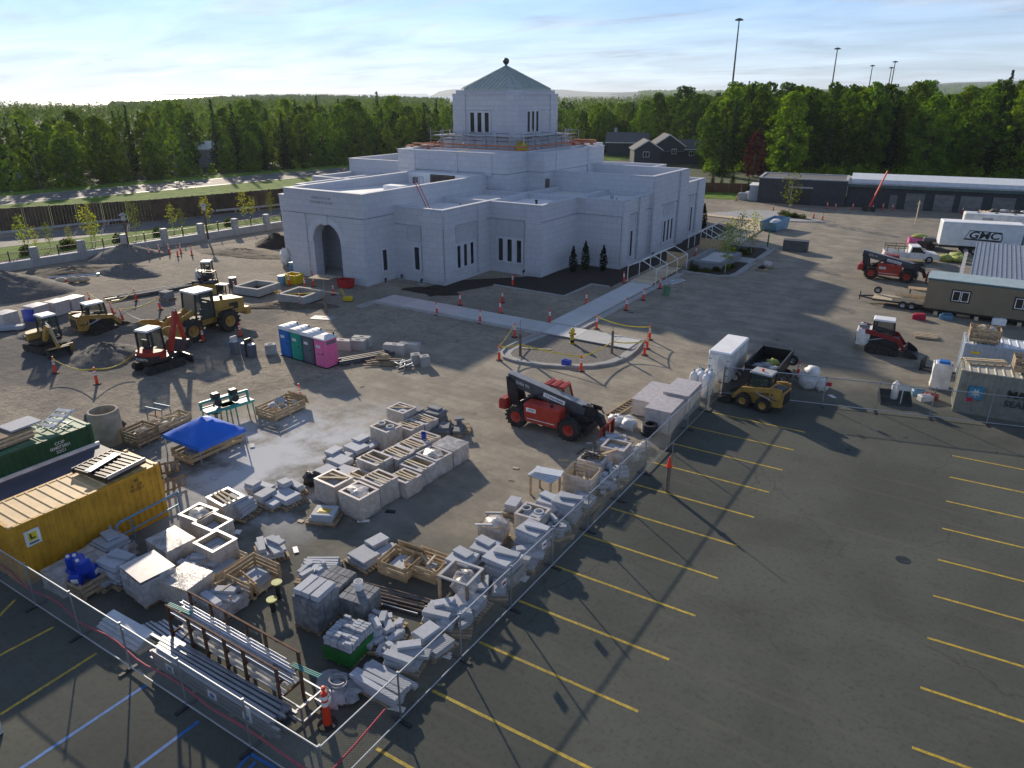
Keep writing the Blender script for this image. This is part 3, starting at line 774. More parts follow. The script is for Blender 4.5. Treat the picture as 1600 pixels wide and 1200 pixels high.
MB().box(h+0.003,h+0.10,-2.95,2.95,15.75,16.0).build('tower_lintel', 'stone_trim', T)
co = MB().box(-h-0.22,h+0.22,-h-0.22,h+0.22,17.452,17.55); co.box(-h+0.15,h-0.15,-h+0.15,h-0.15,17.553,17.95)
co.build('cornice', 'stone_trim', T)
# pyramid roof with cut corners, standing seams
e = 4.75; k = 1.5; az = 20.85
oct_ = [(-e+k,-e),(e-k,-e),(e,-e+k),(e,e-k),(e-k,e),(-e+k,e),(-e,e-k),(-e,-e+k)]
rf = MB().add([(x,y,17.955) for x,y in oct_] + [(x,y,18.1) for x,y in oct_] + [(0,0,az)],
              [tuple(range(7,-1,-1))] + [(i,(i+1)%8,8+(i+1)%8,8+i) for i in range(8)] + [(8+i,8+(i+1)%8,16) for i in range(8)])
ro = rf.build('tower_roof', 'roof_green', T)
for i in range(8):
    a, b = Vector((*oct_[i],18.1)), Vector((*oct_[(i+1)%8],18.1)); ap_ = Vector((0,0,az))
    n = 11 if i % 2 == 0 else 3
    for j in range(n):
        u = (j+0.5)/n if n > 3 else j/2.0
        p = a.lerp(b,u); m = (a+b)/2
        # seams run up the slope, parallel to its fall line, until they meet the hips
        fall = ap_ - m; tt = 1 - abs(2*u-1) if n > 3 else 1.0
        q = p + fall*tt if n > 3 else ap_.copy()
        MB().bar(p+V(0,0,0.03), q+V(0,0,0.03), 0.07, 0.09).build('roof_seam', 'roof_green', ro)
MB().lathe([(0,az-0.1),(0.16,az-0.1),(0.14,az+0.12),(0.22,az+0.16),(0.36,az+0.3),(0.42,az+0.5),(0.36,az+0.72),(0.2,az+0.86),(0,az+0.9)],16).build('finial_ball', 'copper_ball', T, smooth=40)

# scaffold round the tower base
S = thing('scaffolding', 'tube scaffolding with guard rails and plank decks ringing the tower base', 'scaffolding', (CX, CY, 10.68))
ring = []
n = 7; r = 7.0
for i in range(n): ring.append((-r+2*r*i/n, -r))
for i in range(n): ring.append((r, -r+2*r*i/n))
for i in range(n): ring.append((r-2*r*i/n, r))
for i in range(n): ring.append((-r, r-2*r*i/n))
rnd = random.Random(5)
for i, (x, y) in enumerate(ring):
    st = MB(); st.cyl((x,y,0),(x,y,rnd.choice((2.4,2.6,2.9,3.9))),0.045,n=5); k = 0.85
    st.cyl((x*k,y*k,0),(x*k,y*k,2.6),0.05,n=5); st.cyl((x,y,1.9),(x*k,y*k,1.9),0.035,n=5); st.cyl((x,y,1.0),(x*k,y*k,1.0),0.03,n=5)
    st.build('standard', 'galv', S)
for i in range(len(ring)):
    a, b = ring[i], ring[(i+1) % len(ring)]
    lg = MB()
    for z in (0.5, 1.0, 1.5, 1.9, 2.4): lg.cyl((*a,z),(*b,z),0.035,n=4)
    if i % 2 == 0: lg.cyl((*a,0.1),(*b,1.9),0.03,n=4)
    lg.build('ledger', 'rust' if i % 2 else 'galv', S)
    pk_ = MB(); m = 0.93
    pk_.bar((a[0]*m,a[1]*m,1.97),(b[0]*m,b[1]*m,1.97),0.75,0.05); pk_.build('deck_plank', 'old_wood' if i % 3 else 'galv', S)
    if True:
        gr_ = MB(); gr_.cyl((a[0]*1.08,a[1]*1.08,0.55),(b[0]*1.08,b[1]*1.08,0.55),0.085,n=4); gr_.cyl((a[0]*1.08,a[1]*1.08,1.0),(b[0]*1.08,b[1]*1.08,1.0),0.085,n=4)
        gr_.build('guard_rail', 'plank_orange', S)
# loads standing on the roof around it
def roof_item(name, label, cat, mb, m, x, y, group=None):
    o = mb.build(name, m, loc=(CX+x, CY+y, 10.66)); tag(o, label, cat, group); return o
roof_item('lumber_pile', 'stack of orange planks on rails at the eastern roof corner by the tower', 'lumber',
    MB().cb((0,0,0.9),(3.6,0.9,0.2),(0,0,0.3)).cb((0.2,0.3,1.15),(3.0,0.7,0.15),(0,0,0.15)).box(-1.5,-1.35,-0.4,0.4,0,0.8).box(1.3,1.45,-0.4,0.4,0,0.8).box(-0.1,0.05,-0.4,0.4,0,0.8), 'plank_orange', 7.6, 7.0)
roof_item('lumber_pile', 'red planks laid along the western roof edge beside the tower', 'lumber',
    MB().cb((0,0,0.7),(3.8,0.6,0.14),(0,0,0.2)).cb((0.4,0.2,0.95),(3.4,0.5,0.12),(0,0,0.05)).box(-1.5,-1.3,-0.3,0.3,0,0.62).box(1.2,1.4,-0.3,0.3,0,0.62), 'plank_orange', -7.9, -8.0)
roof_item('wrapped_bundle', 'tall yellow wrapped bundle standing inside the scaffolding', 'bundle',
    MB().blob((0,0,0.75),(0.75,0.75,0.95),4,10,6,0.1).cyl((0,0,0),(0,0,0.4),0.7,n=10), 'yellow_plastic', 6.3, -6.3)
for i,(x,y,w) in enumerate(((-7.4,-10.9,1.1),(-2.5,-11.0,0.8),(1.0,-11.1,1.3),(8.9,2.0,0.9),(9.2,5.8,1.2))):
    roof_item('material_bundle', ['white foil bundle at the western end of the roof below the tower','small plank bundle behind the roof parapet facing the arch','stack of boards behind the parapet in front of the tower','white bag of material behind the eastern roof parapet','pale sheet stack at the far eastern roof corner'][i], 'bundle',
        MB().cham(-w/2,w/2,-0.3,0.3,0,0.35+0.1*(i%3),0.05).cb((0.1,0,0.55),(w*0.7,0.4,0.12),(0,0,0.3)), ['white_roof','pallet_wood','pallet_wood','white_paint','white_roof'][i], x, y)
# ladder leaning against the arch block
L = thing('ladder', 'red and white extension ladder leaning on the wing roof against the entrance block', 'ladder', (-48.15, 58.6, 6.71), 0)
for s_ in (-0.22, 0.22): MB().bar((0.9,s_,0),(-0.62,s_,2.7),0.07,0.05).build('rail', 'red_paint', L)
for i in range(9):
    u = (i+0.6)/9.6; MB().bar((0.9-1.52*u,-0.22,2.7*u),(0.9-1.52*u,0.22,2.7*u),0.045).build('rung', 'white_paint', L)
# roof stanchions
# ================================================================== TREES
def leaf_quad(mb, c, s, rnd, flat=0.5, elong=1.0):
    n = Vector((rnd.gauss(0,1), rnd.gauss(0,1), rnd.gauss(0,1)*1.0 + flat)).normalized()
    a = n.cross(Vector((rnd.random()-.5, rnd.random()-.5, rnd.random()-.5))).normalized() * s * elong; b = n.cross(a).normalized() * s * 0.75
    mb.add([c-a-b*0.6, c+b*-1.0+a*0.2, c+a, c+a*0.1+b], [(0,1,2,3)])
def tree_meshes(kind, seed):
    """crown and trunk meshes of one tree about 15 m tall, base at the origin"""
    rnd = random.Random(seed); cr = MB(); tk = MB(); h = 15.0
    if kind in ('spruce', 'slim'):
        rad = 3.0 if kind == 'spruce' else 2.1
        tk.cyl((0,0,0),(0,0,h*0.96),0.22,0.03,n=6)
        z = 0.5
        while z < h:
            f = 1-(z-1.0)/(h-1.0); R_ = rad*(f**0.85)*rnd.uniform(0.75,1.12)+0.12
            nb = max(4, int(9*f)+3); a0 = rnd.random()*6.28
            for i in range(nb):
                a = a0+6.283*i/nb+rnd.uniform(-.25,.25); L = R_*rnd.uniform(0.7,1.15)
                k = max(2, int(L/0.3))
                for j in range(k):
                    u = (j+0.6)/k; p = Vector((math.cos(a)*L*u, math.sin(a)*L*u, z-0.35*L*u+0.1*u*u))
                    leaf_quad(cr, p+Vector((rnd.gauss(0,.08),rnd.gauss(0,.08),rnd.gauss(0,.08))), rnd.uniform(0.20,0.36)*(1.15-0.4*u), rnd, 0.9)
            z += 0.34+0.10*rnd.random()
        return cr.mesh('crown', 'needle'), tk.mesh('trunk', 'bark')
    wide = {'round':4.4,'tall':3.5,'loose':3.6}[kind]
    base = {'round':0.04,'tall':0.06,'loose':0.12}[kind]
    tk.cyl((0,0,0),(0.1,0.1,h*0.55),0.2,0.12,n=6); tk.cyl((0.1,0.1,h*0.55),(0,0,h*0.9),0.12,0.03,n=5)
    nc = {'round':96,'tall':84,'loose':60}[kind]
    for i in range(nc):
        u = (i+rnd.random())/nc; z = h*(base+(1-base)*u*0.985)
        env = wide*(math.sin(math.pi*min(1,(0.12+0.86*u))**0.85))**0.7+0.15
        a = i*2.399+rnd.uniform(-.5,.5); r = env*math.sqrt(rnd.uniform(0.18,1.0))
        c = Vector((math.cos(a)*r, math.sin(a)*r, z))
        cs = rnd.uniform(0.6,1.25)*(1.0 if kind != 'loose' else 0.85)*(1.1-0.35*u)
        if i % 3 == 0: tk.cyl((0,0,max(1.5,z-1.6)), c, 0.04, 0.012, n=4)
        for j in range(int(52*cs)):
            d = Vector((rnd.gauss(0,1),rnd.gauss(0,1),rnd.gauss(0,1))).normalized()*cs*(rnd.random()**0.45)
            d.z *= 0.7
            leaf_quad(cr, c+d, rnd.uniform(0.16,0.32), rnd, 0.4)
    return cr.mesh('crown', 'leaf'), tk.mesh('trunk', 'birch' if kind == 'loose' else 'bark')
TREES = {}
for k, ss in (('round',(1,2,3)),('tall',(4,5,6)),('loose',(7,8)),('spruce',(9,10,11)),('slim',(12,13))):
    TREES[k] = [tree_meshes(k, s_) for s_ in ss]
NAMES = {'round':'broadleaf_tree','tall':'birch_tree','loose':'birch_tree','spruce':'spruce_tree','slim':'spruce_tree'}
LEFT_L = {'round':'broad bushy green tree in the woods beyond the highway','tall':'tall narrow-crowned leafy tree in the woods beyond the highway','loose':'loose open-crowned birch in the woods beyond the highway','spruce':'dark full spruce in the woods beyond the highway','slim':'slim pointed dark spruce in the woods beyond the highway'}
RIGHT_L = {'round':'broad bushy tree in the wood behind the low dark garage','tall':'tall dense leafy tree in the wood behind the low dark garage','loose':'loose-crowned birch in the wood behind the low dark garage','spruce':'dark full spruce in the wood behind the low dark garage','slim':'slim pointed spruce in the wood behind the low dark garage'}
MID_L = {'round':'broad bushy tree in the woods beyond the temple roofs','tall':'tall leafy tree in the woods beyond the temple roofs','loose':'loose-crowned birch in the woods beyond the temple roofs','spruce':'dark full spruce in the woods beyond the temple roofs','slim':'slim pointed spruce in the woods beyond the temple roofs'}
def put_tree(kind, x, y, h, rnd, lab, group, label=None, crown_mat=None, wid=1.0):
    cm_, tm_ = rnd.choice(TREES[kind])
    t = thing(NAMES[kind], label or lab[kind], 'tree', (x, y, 0), rnd.uniform(0, 6.28), group)
    s_ = h/15.0; w_ = s_*rnd.uniform(0.85,1.15)*wid
    t.scale = (w_, w_, s_)
    c = link('crown', cm_, t); link('trunk', tm_, t)
    if crown_mat:
        c.data = cm_.copy(); c.data.materials.clear(); c.data.materials.append(MT[crown_mat])
    return t
rnd = random.Random(11)
def pick(w): return rnd.choices(('round','tall','loose','spruce','slim'), w)[0]
# woods beyond the highway: rows along its far side
FAR = offl(HW, 22)
def along(line, s_):
    for a, b in zip(line[:-1], line[1:]):
        a, b = Vector(a), Vector(b); L = (b-a).length
        if s_ <= L: return a.lerp(b, s_/L), (b-a).normalized()
        s_ -= L
    return None, None
for row in range(10):
    s_ = 118 + rnd.random()*5
    while s_ < 430:
        p, d = along(FAR, s_)
        if p is None: break
        off = row*7.5 + rnd.uniform(-2.5,2.5); q = p + Vector((-d.y, d.x))*off
        # view check: only what the picture can show
        f_ = q.dot(fw); r_ = q.dot(rt)
        pxx = 800 + r_/(f_*0.928)*1130
        if -60 < pxx < 780:
            k = pick((4,5,2,2.2,2.2)) if row else pick((2.5,2.5,1.0,4.5,2.5))
            hh = rnd.uniform(9.0,14.4) if pxx < 230 else rnd.uniform(10.5,16.6)
            hh *= rnd.uniform(0.55,1.0) if row == 0 else rnd.uniform(0.78,1.08)
            if k in ('spruce','slim'): hh *= rnd.uniform(1.0,1.28)
            if not (300 < pxx < 326 and row < 3): put_tree(k, q.x, q.y, hh, rnd, LEFT_L, 'woods beyond the highway')
        s_ += (rnd.uniform(4.2,6.6) if row < 3 else rnd.uniform(5.0,8.0)) + row*0.6
# wood behind the garage and the houses on the right
for i in range(150):
    px_ = rnd.uniform(1130, 1680); D = rnd.choice((rnd.uniform(172,200), rnd.uniform(185,290)))
    if px_ < 1230: D += 14
    q = fr(D, (px_-800)/1130*0.928*D)
    k = pick((4,6,1.5,1.0,1.6))
    if q.y < 150: continue
    hh = rnd.uniform(15.5,20.5) + (D-180)*0.01
    if px_ > 1420: hh *= 1.04
    put_tree(k, q.x, q.y, hh, rnd, RIGHT_L, 'wood behind the garage', wid=1.0)
for i in range(95):
    px_ = rnd.uniform(850, 1150); D = rnd.uniform(235, 380)
    q = fr(D, (px_-800)/1130*0.928*D)
    if px_ < 960: hh = rnd.uniform(11,14.5)
    elif px_ < 1015: hh = rnd.uniform(12,15.5)
    else: hh = rnd.uniform(14,18.5)
    put_tree(pick((4,4.5,2.5,1.4,1.6)), q.x, q.y, hh, rnd, MID_L, 'woods beyond the temple')
for px_, D, h_, k, lb, cmx, wd in ((1140,172,13.5,'spruce','tall dark spruce standing by the hedge fence beside the navy house',None,1.15),
        (1192,170,9.8,'round','maroon-leaved tree next to the low dark garage','maroon_leaf',0.85),
        (1575,215,23.5,'slim','tallest pointed spruce rising above the wood behind the garage',None,1.1),
        (1073,262,20.0,'round','tallest rounded tree above the roof of the navy house',None,1.35),
        (905,225,12.0,'loose','light green birch close behind the scaffolding on the roof',None,1.2),
        (1170,232,20,'tall','tall leafy tree at the foot of the highest light mast',None,1.3),
        (610,240,17,'round','rounded tree standing above its neighbours beyond the temple roof',None,0.9)):
    q = fr(D, (px_-800)/1130*0.928*D)
    put_tree(k, q.x, q.y, h_, rnd, MID_L, None, lb, cmx, wd)
for i in range(26):
    px_ = rnd.uniform(1098, 1190) if i < 18 else rnd.uniform(930, 1000); D = rnd.uniform(188, 232) if i < 18 else rnd.uniform(240, 262)
    q = fr(D, (px_-800)/1130*0.928*D)
    if q.y < 148: continue
    put_tree(pick((3,4,1,3,2)), q.x, q.y, rnd.uniform(10,16) if i < 18 else rnd.uniform(9,12), rnd, MID_L, None, 'leafy tree standing close beside the navy house' if i < 18 else 'tree behind the dark grey house near the temple roof')['group'] = 'trees around the houses'
# undergrowth at the foot of the woods
ug = MB(); rnd = random.Random(31)
for i in range(420):
    if i < 230:
        p, d = along(FAR, rnd.uniform(115, 400)); q = p + Vector((-d.y, d.x))*rnd.uniform(-3.5, 9)
    else:
        px_ = rnd.uniform(1110, 1660); D = rnd.uniform(166, 185) + (14 if px_ < 1230 else 0); q = fr(D, (px_-800)/1130*0.928*D)
        if q.y < 149: continue
    r_ = rnd.uniform(0.9,2.2); hh = rnd.uniform(1.0,3.2)
    for j in range(46):
        d = Vector((rnd.gauss(0,1),rnd.gauss(0,1),abs(rnd.gauss(0,1)))).normalized()*(rnd.random()**0.4)
        leaf_quad(ug, Vector((q.x+d.x*r_,q.y+d.y*r_,d.z*hh)), rnd.uniform(0.22,0.45), rnd, 0.4)
tag(ug.build('undergrowth', 'leaf'), 'bushy undergrowth along the foot of the woods', 'undergrowth', kind='stuff')
# far-off wood as one mass
fw_m = MB(); rnd = random.Random(21)
def far_tree(x, y, h_, con):
    w = h_*(0.16 if con else 0.24)
    for j in range(26 if not con else 20):
        u = (j+rnd.random())/26.0; z = h_*(0.25+0.75*min(1,u))
        r = w*(1-u)*1.3 if con else w*math.sin(math.pi*(0.18+0.78*min(1,u)))**0.7
        a = rnd.random()*6.283; rr = r*math.sqrt(rnd.random())
        leaf_quad(fw_m, Vector((x+math.cos(a)*rr, y+math.sin(a)*rr, z)), rnd.uniform(0.55,1.0)*h_/14, rnd, 0.4)
n = 0
while n < 4200:
    px_ = rnd.uniform(-30, 1640); D = 300*math.exp(rnd.random()*1.9)
    if px_ < 760 and D > 900: continue
    if px_ < 210 and D > 700: continue
    if px_ > 1120 and D > 1200: continue
    if px_ > 820 and D < 380 and px_ < 1130: continue
    q = fr(D, (px_-800)/1130*0.928*D)
    if 620 < px_ < 870 and D < 400 and rnd.random() < .4: continue
    base_h = 11.5 if px_ < 240 else (13.5 if px_ < 700 else (13.2 if px_ < 1000 else 15))
    far_tree(q.x, q.y, base_h*rnd.uniform(0.75,1.12), rnd.random() < 0.3); n += 1
tag(fw_m.build('far_woods', 'leaf_far'), 'distant mixed woods stretching to the horizon behind the nearer trees', 'woods', kind='stuff')
# crown cover of the low wooded rise on the horizon
rs = MB()
for i in range(2600):
    px_ = rnd.uniform(170, 690); D = rnd.uniform(1000, 1490)
    top = 151 + 0.00035*(px_-430)**2*(1 if px_ < 430 else 0.25)
    q = fr(D, (px_-800)/1130*0.928*D); u = (D-1000)/500
    zt = (CAM_H + (147-top)*D*0.861/1130)*u + (1-u)*4
    for j in range(5): leaf_quad(rs, Vector((q.x+rnd.gauss(0,3), q.y+rnd.gauss(0,3), zt+rnd.uniform(-4,4))), rnd.uniform(2.0,3.6), rnd, 0.4)
tag(rs.build('horizon_woods', 'leaf_far'), 'low wooded rise along the horizon in front of the sea', 'woods', kind='stuff')
rr_ = MB()
for i in range(2600):
    px_ = rnd.uniform(1000, 1680); D = rnd.uniform(2600, 4300)
    top = 142 - 13*min(1, max(0, (px_-1260)/300))
    q = fr(D, (px_-800)/1130*0.928*D); zt = (CAM_H + (147-top)*D*0.861/1130)*((D-2000)/2300)
    for j in range(3): leaf_quad(rr_, Vector((q.x+rnd.gauss(0,8), q.y+rnd.gauss(0,8), zt+rnd.uniform(-6,4))), rnd.uniform(5,9), rnd, 0.4)
tag(rr_.build('hillside_woods', 'leaf_far'), 'wooded hillside on the horizon behind the garage wood', 'woods', kind='stuff')

# ================================================================== HIGH LIGHT MASTS
for px_, D, top, lb in ((1143,330,34,'tallest light mast rising above the trees beyond the temple'),(1298,430,77,'second light mast standing above the garage wood'),(1356,560,103,'short far light mast left of a paired mast above the wood'),(1386,560,106,'thin far light mast, lower of a close pair'),(1390,520,97,'thin far light mast, higher of a close pair')):
    q = fr(D, (px_-800)/1130*0.928*D); zt = CAM_H + (147-top)*D*0.861/1130
    m_ = thing('light_mast', lb, 'light mast', (q.x, q.y, 0), 0, 'highway light masts')
    MB().cyl((0,0,0),(0,0,zt),0.55,0.24,n=8).build('mast_pole', 'dark_steel', m_, smooth=30)
    MB().lathe([(0.3,zt-0.4),(1.6,zt-0.5),(1.7,zt-0.1),(0.6,zt+0.35),(0,zt+0.5)],12).build('lamp_ring', 'dark_steel', m_)
q = fr(480, (1221-800)/1130*0.928*480)
m_ = thing('cell_tower', 'thin lattice antenna tower rising over the distant woods', 'tower', (q.x,q.y,0))
MB().cyl((0,0,0),(0,0,24),0.35,0.25,n=6).build('mast_pole', 'dark_steel', m_)
MB().box(-1.4,1.4,-0.3,0.3,20.5,22.5).box(-0.3,0.3,-1.4,1.4,20.2,23).build('antenna', 'gray_trim', m_)

# ================================================================== HOUSES
def gable(mb, x0, x1, y0, y1, z0, z1, ov=0.4, axis='x', th=0.16):
    """two roof slopes over a rectangle; ridge along axis"""
    if axis == 'x':
        ym = (y0+y1)/2; k = (z1-z0)/(ym-y0)
        for s_, ya in ((-1,y0-ov),(1,y1+ov)):
            ze = z0-ov*k
            mb.add([(x0-ov,ya,ze),(x1+ov,ya,ze),(x1+ov,ym,z1),(x0-ov,ym,z1),(x0-ov,ya,ze+th),(x1+ov,ya,ze+th),(x1+ov,ym,z1+th),(x0-ov,ym,z1+th)],[(3,2,1,0),(4,5,6,7),(0,1,5,4),(1,2,6,5),(2,3,7,6),(3,0,4,7)])
    else:
        xm = (x0+x1)/2; k = (z1-z0)/(xm-x0)
        for xa in (x0-ov, x1+ov):
            ze = z0-ov*k
            mb.add([(xa,y0-ov,ze),(xa,y1+ov,ze),(xm,y1+ov,z1),(xm,y0-ov,z1),(xa,y0-ov,ze+th),(xa,y1+ov,ze+th),(xm,y1+ov,z1+th),(xm,y0-ov,z1+th)],[(3,2,1,0),(4,5,6,7),(0,1,5,4),(1,2,6,5),(2,3,7,6),(3,0,4,7)])
    return mb
def wing(H_, x0, x1, y0, y1, ze, zr, axis, wallm, roofm, fascia=True):
    w = MB().box(x0,x1,y0,y1,0,ze)
    if axis == 'x':
        ym = (y0+y1)/2
        for x in (x0, x1): w.add([(x,y0,ze),(x,y1,ze),(x,ym,zr)], [(0,1,2)])
    else:
        xm = (x0+x1)/2
        for y in (y0, y1): w.add([(x0,y,ze),(x1,y,ze),(xm,y,zr)], [(0,1,2)])
    w.build('wall', wallm, H_); r_ = gable(MB(),x0,x1,y0,y1,ze,zr,0.45,axis).build('roof', roofm, H_)
    if fascia:
        fb = MB()
        if axis == 'y':
            xm = (x0+x1)/2; k = (zr-ze)/(xm-x0); o = 0.45
            fb.bar((x0-o,y0-o-0.05,ze-o*k+0.05),(xm,y0-o-0.05,zr+0.05),0.06,0.30); fb.bar((x1+o,y0-o-0.05,ze-o*k+0.05),(xm,y0-o-0.05,zr+0.05),0.06,0.30)
        else:
            k = (zr-ze)/((y1-y0)/2); fb.bar((x0-0.45,y0-0.5,ze-0.45*k+0.05),(x1+0.45,y0-0.5,ze-0.45*k+0.05),0.06,0.26)
        fb.build('fascia', 'white_paint', r_)
def house_window(H_, x, y, z, w, h_):
    f_ = MB().box(x-w/2-0.14,x+w/2+0.14,y-0.07,y-0.002,z-0.14,z+h_+0.14).build('window', 'white_paint', H_)
    MB().box(x-w/2,x-0.05,y-0.09,y-0.072,z,z+h_).build('pane', 'glass', f_); MB().box(x+0.05,x+w/2,y-0.09,y-0.072,z,z+h_).build('pane', 'glass', f_)
p = fr(208, (1048-800)/1130*0.928*208)
Hs = thing('house', 'navy two-storey house with white-trimmed gables and grey shingle roof', 'house', (p.x,p.y,0), R(31)); Hs.scale = (0.9,0.9,0.86)
wing(Hs, -10.5,-2.5,-6,4, 4.4,7.0,'y','siding_navy','shingle')
wing(Hs, -4.5,4.5,-4,6, 5.4,8.6,'y','siding_navy','shingle')
wing(Hs, 4.5,12.5,-3.2,5, 4.4,6.8,'x','siding_navy','shingle')
MB().box(-2.4,4.4,-5.6,-4.1,3.6,3.8).build('porch_roof', 'shingle', Hs)
house_window(Hs,-7.0,-6,2.2,1.6,1.4); house_window(Hs,1.6,-4,3.0,1.2,1.3); house_window(Hs,7.0,-3.2,2.4,1.2,1.1); house_window(Hs,10.6,-3.2,2.4,1.0,1.1)
p = fr(232, (985-800)/1130*0.928*232)
H2 = thing('house', 'dark grey house half hidden behind the temple roof, left of the navy house', 'house', (p.x,p.y,0), R(20))
wing(H2, -6,6,-4,4, 4.2,6.6,'x','siding_navy','shingle'); MB().box(-4.2,-3.4,0,0.8,5,8).build('chimney','gray_trim',H2)
p = fr(255, (1108-800)/1130*0.928*255)
H3 = thing('house', 'grey-roofed house behind the navy house among the trees', 'house', (p.x,p.y,0), R(40))
wing(H3, -8,8,-5,5, 5.5,8.6,'x','siding_navy','shingle')
p = fr(196, (316-800)/1130*0.928*196)
H4 = thing('house', 'small white-roofed shed glimpsed between trees beyond the highway', 'shed', (p.x,p.y,0), R(35))
wing(H4, -2.6,2.6,-2.5,2.5, 4.6,6.2,'x','gray_trim','white_roof')
p = fr(430, (1212-800)/1130*0.928*430)
H5 = thing('warehouse', 'long pale roofed warehouse in the distance behind the right wood', 'building', (p.x,p.y,0), R(25))
MB().box(-14,14,-6,6,0,11.5).build('wall','gray_trim',H5); MB().box(-14.3,14.3,-6.3,6.3,11.503,12).build('roof','white_roof',H5)

# ================================================================== SOUND FENCE, GUARD RAIL, PERIMETER WALL
SW = [(-150,-40),(-120.5,30),(-112.7,46.6),(-103.4,63.4),(-97.5,84),(-90,120)]
sf = thing('sound_fence', 'tall dark wooden noise fence between the highway and the frontage road', 'fence', (0,0,0))
def vboard(L, h_):
    mb = MB(); n = int(L/0.4)
    for i in range(n):
        d = 0.03*((i*7) % 3); mb.box(-L/2+i*L/n, -L/2+(i+1)*L/n-0.015, -0.05-d, 0.05, 0, h_+0.02*((i*5) % 3))
    return mb.mesh('fence_panel', 'fence_wood')
PANEL = vboard(2.95, 3.05)
for a, b in zip(SW[:-1], SW[1:]):
    a, b = Vector(a), Vector(b); L = (b-a).length; n = max(1, round(L/3)); ang = math.atan2(b.y-a.y, b.x-a.x)
    for i in range(n):
        c = a.lerp(b, (i+0.5)/n)
        if c.y < 20: continue
        link('fence_panel', PANEL, sf, (c.x,c.y,0), ang)
        MB().box(-0.09,0.09,-0.16,0.16,0,3.15).build('fence_post','fence_wood', sf, loc=(*a.lerp(b,i/n),0), rz=ang)
gl = offl(FR, 8.2)
gd = thing('guard_rail', 'galvanised steel guard rail along the frontage road', 'guard rail')
for a, b in zip(gl[:-1], gl[1:]):
    a, b = Vector(a), Vector(b); L = (b-a).length; n = max(1, round(L/4))
    if b.y < 15: continue
    for i in range(n):
        p, q = a.lerp(b,i/n), a.lerp(b,(i+1)/n)
        m_ = MB(); m_.bar((*p,0.68),(*q,0.68),0.06,0.12); m_.bar((*p,0.5),(*q,0.5),0.06,0.12); m_.bar((*p,0.59),(*q,0.59),0.03,0.1)
        m_.build('rail_beam', 'boom_top', gd); MB().box(p.x-.07,p.x+.07,p.y-.1,p.y+.1,0,0.72).build('rail_post','galv',gd)
wa, wb = at(-30,430), at(369,367)
wd = (wb-wa).normalized(); wang = math.atan2(wd.y, wd.x)
PW = thing('perimeter_wall', 'low grey stone wall with square piers and black iron railing round the site', 'wall', (wa.x,wa.y,0), wang)
u0 = [ (at(x,y)-wa).dot(wd) for x,y in ((-30,430),(52,414),(129,401),(196,391),(260,382),(316,374.5),(369,367))]
pit = (u0[-1]-u0[1])/5
us = [u0[1]+pit*k for k in range(-1,12)]
for i, u in enumerate(us):
    MB().box(u-0.34,u+0.34,-0.34,0.34,0,2.05).build('pier','concrete',PW); MB().cham(u-0.38,u+0.38,-0.38,0.38,2.053,2.14,0.06).build('pier_cap','gray_trim',PW)
    if i < len(us)-1:
        a, b = u+0.343, us[i+1]-0.343
        MB().box(a,b,-0.24,0.24,0,0.8).build('wall_panel','concrete',PW); MB().box(a,b,-0.3,0.3,0.803,0.9).build('coping','stone_trim',PW)
        r_ = MB(); r_.bar((a,0,1.75),(b,0,1.75),0.05); r_.bar((a,0,1.05),(b,0,1.05),0.05)
        k = a+0.15
        while k < b: r_.box(k-0.009,k+0.009,-0.009,0.009,0.9,1.85); k += 0.15
        rl_ = r_.build('railing','black',PW); MB().box((a+b)/2-0.05,(a+b)/2+0.05,-0.05,0.05,0.9,2.05).build('railing_post','black',rl_)
# lamp posts
for (x,y,t_), lb in (((203,394,4.6),'brown lamp post beside the gravel mound at the perimeter wall'),((326,377,4.75),'brown lamp post at the perimeter wall near the arched entrance')):
    q = at(x,y)
    lp = thing('lamp_post', lb, 'lamp post', q, 0, 'lamp posts by the perimeter wall')
    MB().box(-0.25,0.25,-0.25,0.25,0,0.25).build('base','concrete',lp)
    MB().cyl((0,0,0.25),(0,0,t_-0.85),0.13,0.09,n=8).cyl((0,0,t_-0.95),(0,0,t_-0.85),0.2,n=8).build('pole','brown_post',lp, smooth=30)
    MB().cyl((0,0,t_-0.85),(0,0,t_-0.3),0.20,0.27,n=6).build('lantern','lamp_glass',lp)
    MB().lathe([(0.40,t_-0.3),(0.42,t_-0.25),(0.2,t_-0.08),(0.05,t_),(0,t_+0.08)],8).build('lantern_cap','boom_top',lp)
# saplings outside the wall and around the beds
def sapling_meshes(seed, h_=4.2, m='young_leaf', w=0.8):
    rnd = random.Random(seed); cr = MB(); tk = MB()
    tk.cyl((0,0,0),(0,0,h_*0.9),0.045,0.015,n=5)
    for i in range(20):
        u = (i+rnd.random())/20; z = h_*(0.28+0.72*u); a = i*2.4; r = w*math.sin(math.pi*(0.12+0.8*u))*rnd.uniform(0.35,1)
        c = Vector((math.cos(a)*r, math.sin(a)*r, z)); tk.cyl((0,0,z-0.4), c, 0.018, 0.008, n=3)
        for j in range(15): leaf_quad(cr, c+Vector((rnd.gauss(0,.22),rnd.gauss(0,.22),rnd.gauss(0,.2))), rnd.uniform(0.06,0.12), rnd, 0.3)
    return cr.mesh('crown', m), tk.mesh('trunk', 'birch')
SAP = [sapling_meshes(s_) for s_ in (1,2,3)]
def sapling(q, h_, label, group, sm=None, rz=0.0):
    c, t_ = sm or random.choice(SAP)
    o = thing('sapling', label, 'tree', q, rz, group); s_ = h_/4.2; o.scale = (s_,s_,s_)
    link('crown', c, o); link('trunk', t_, o)
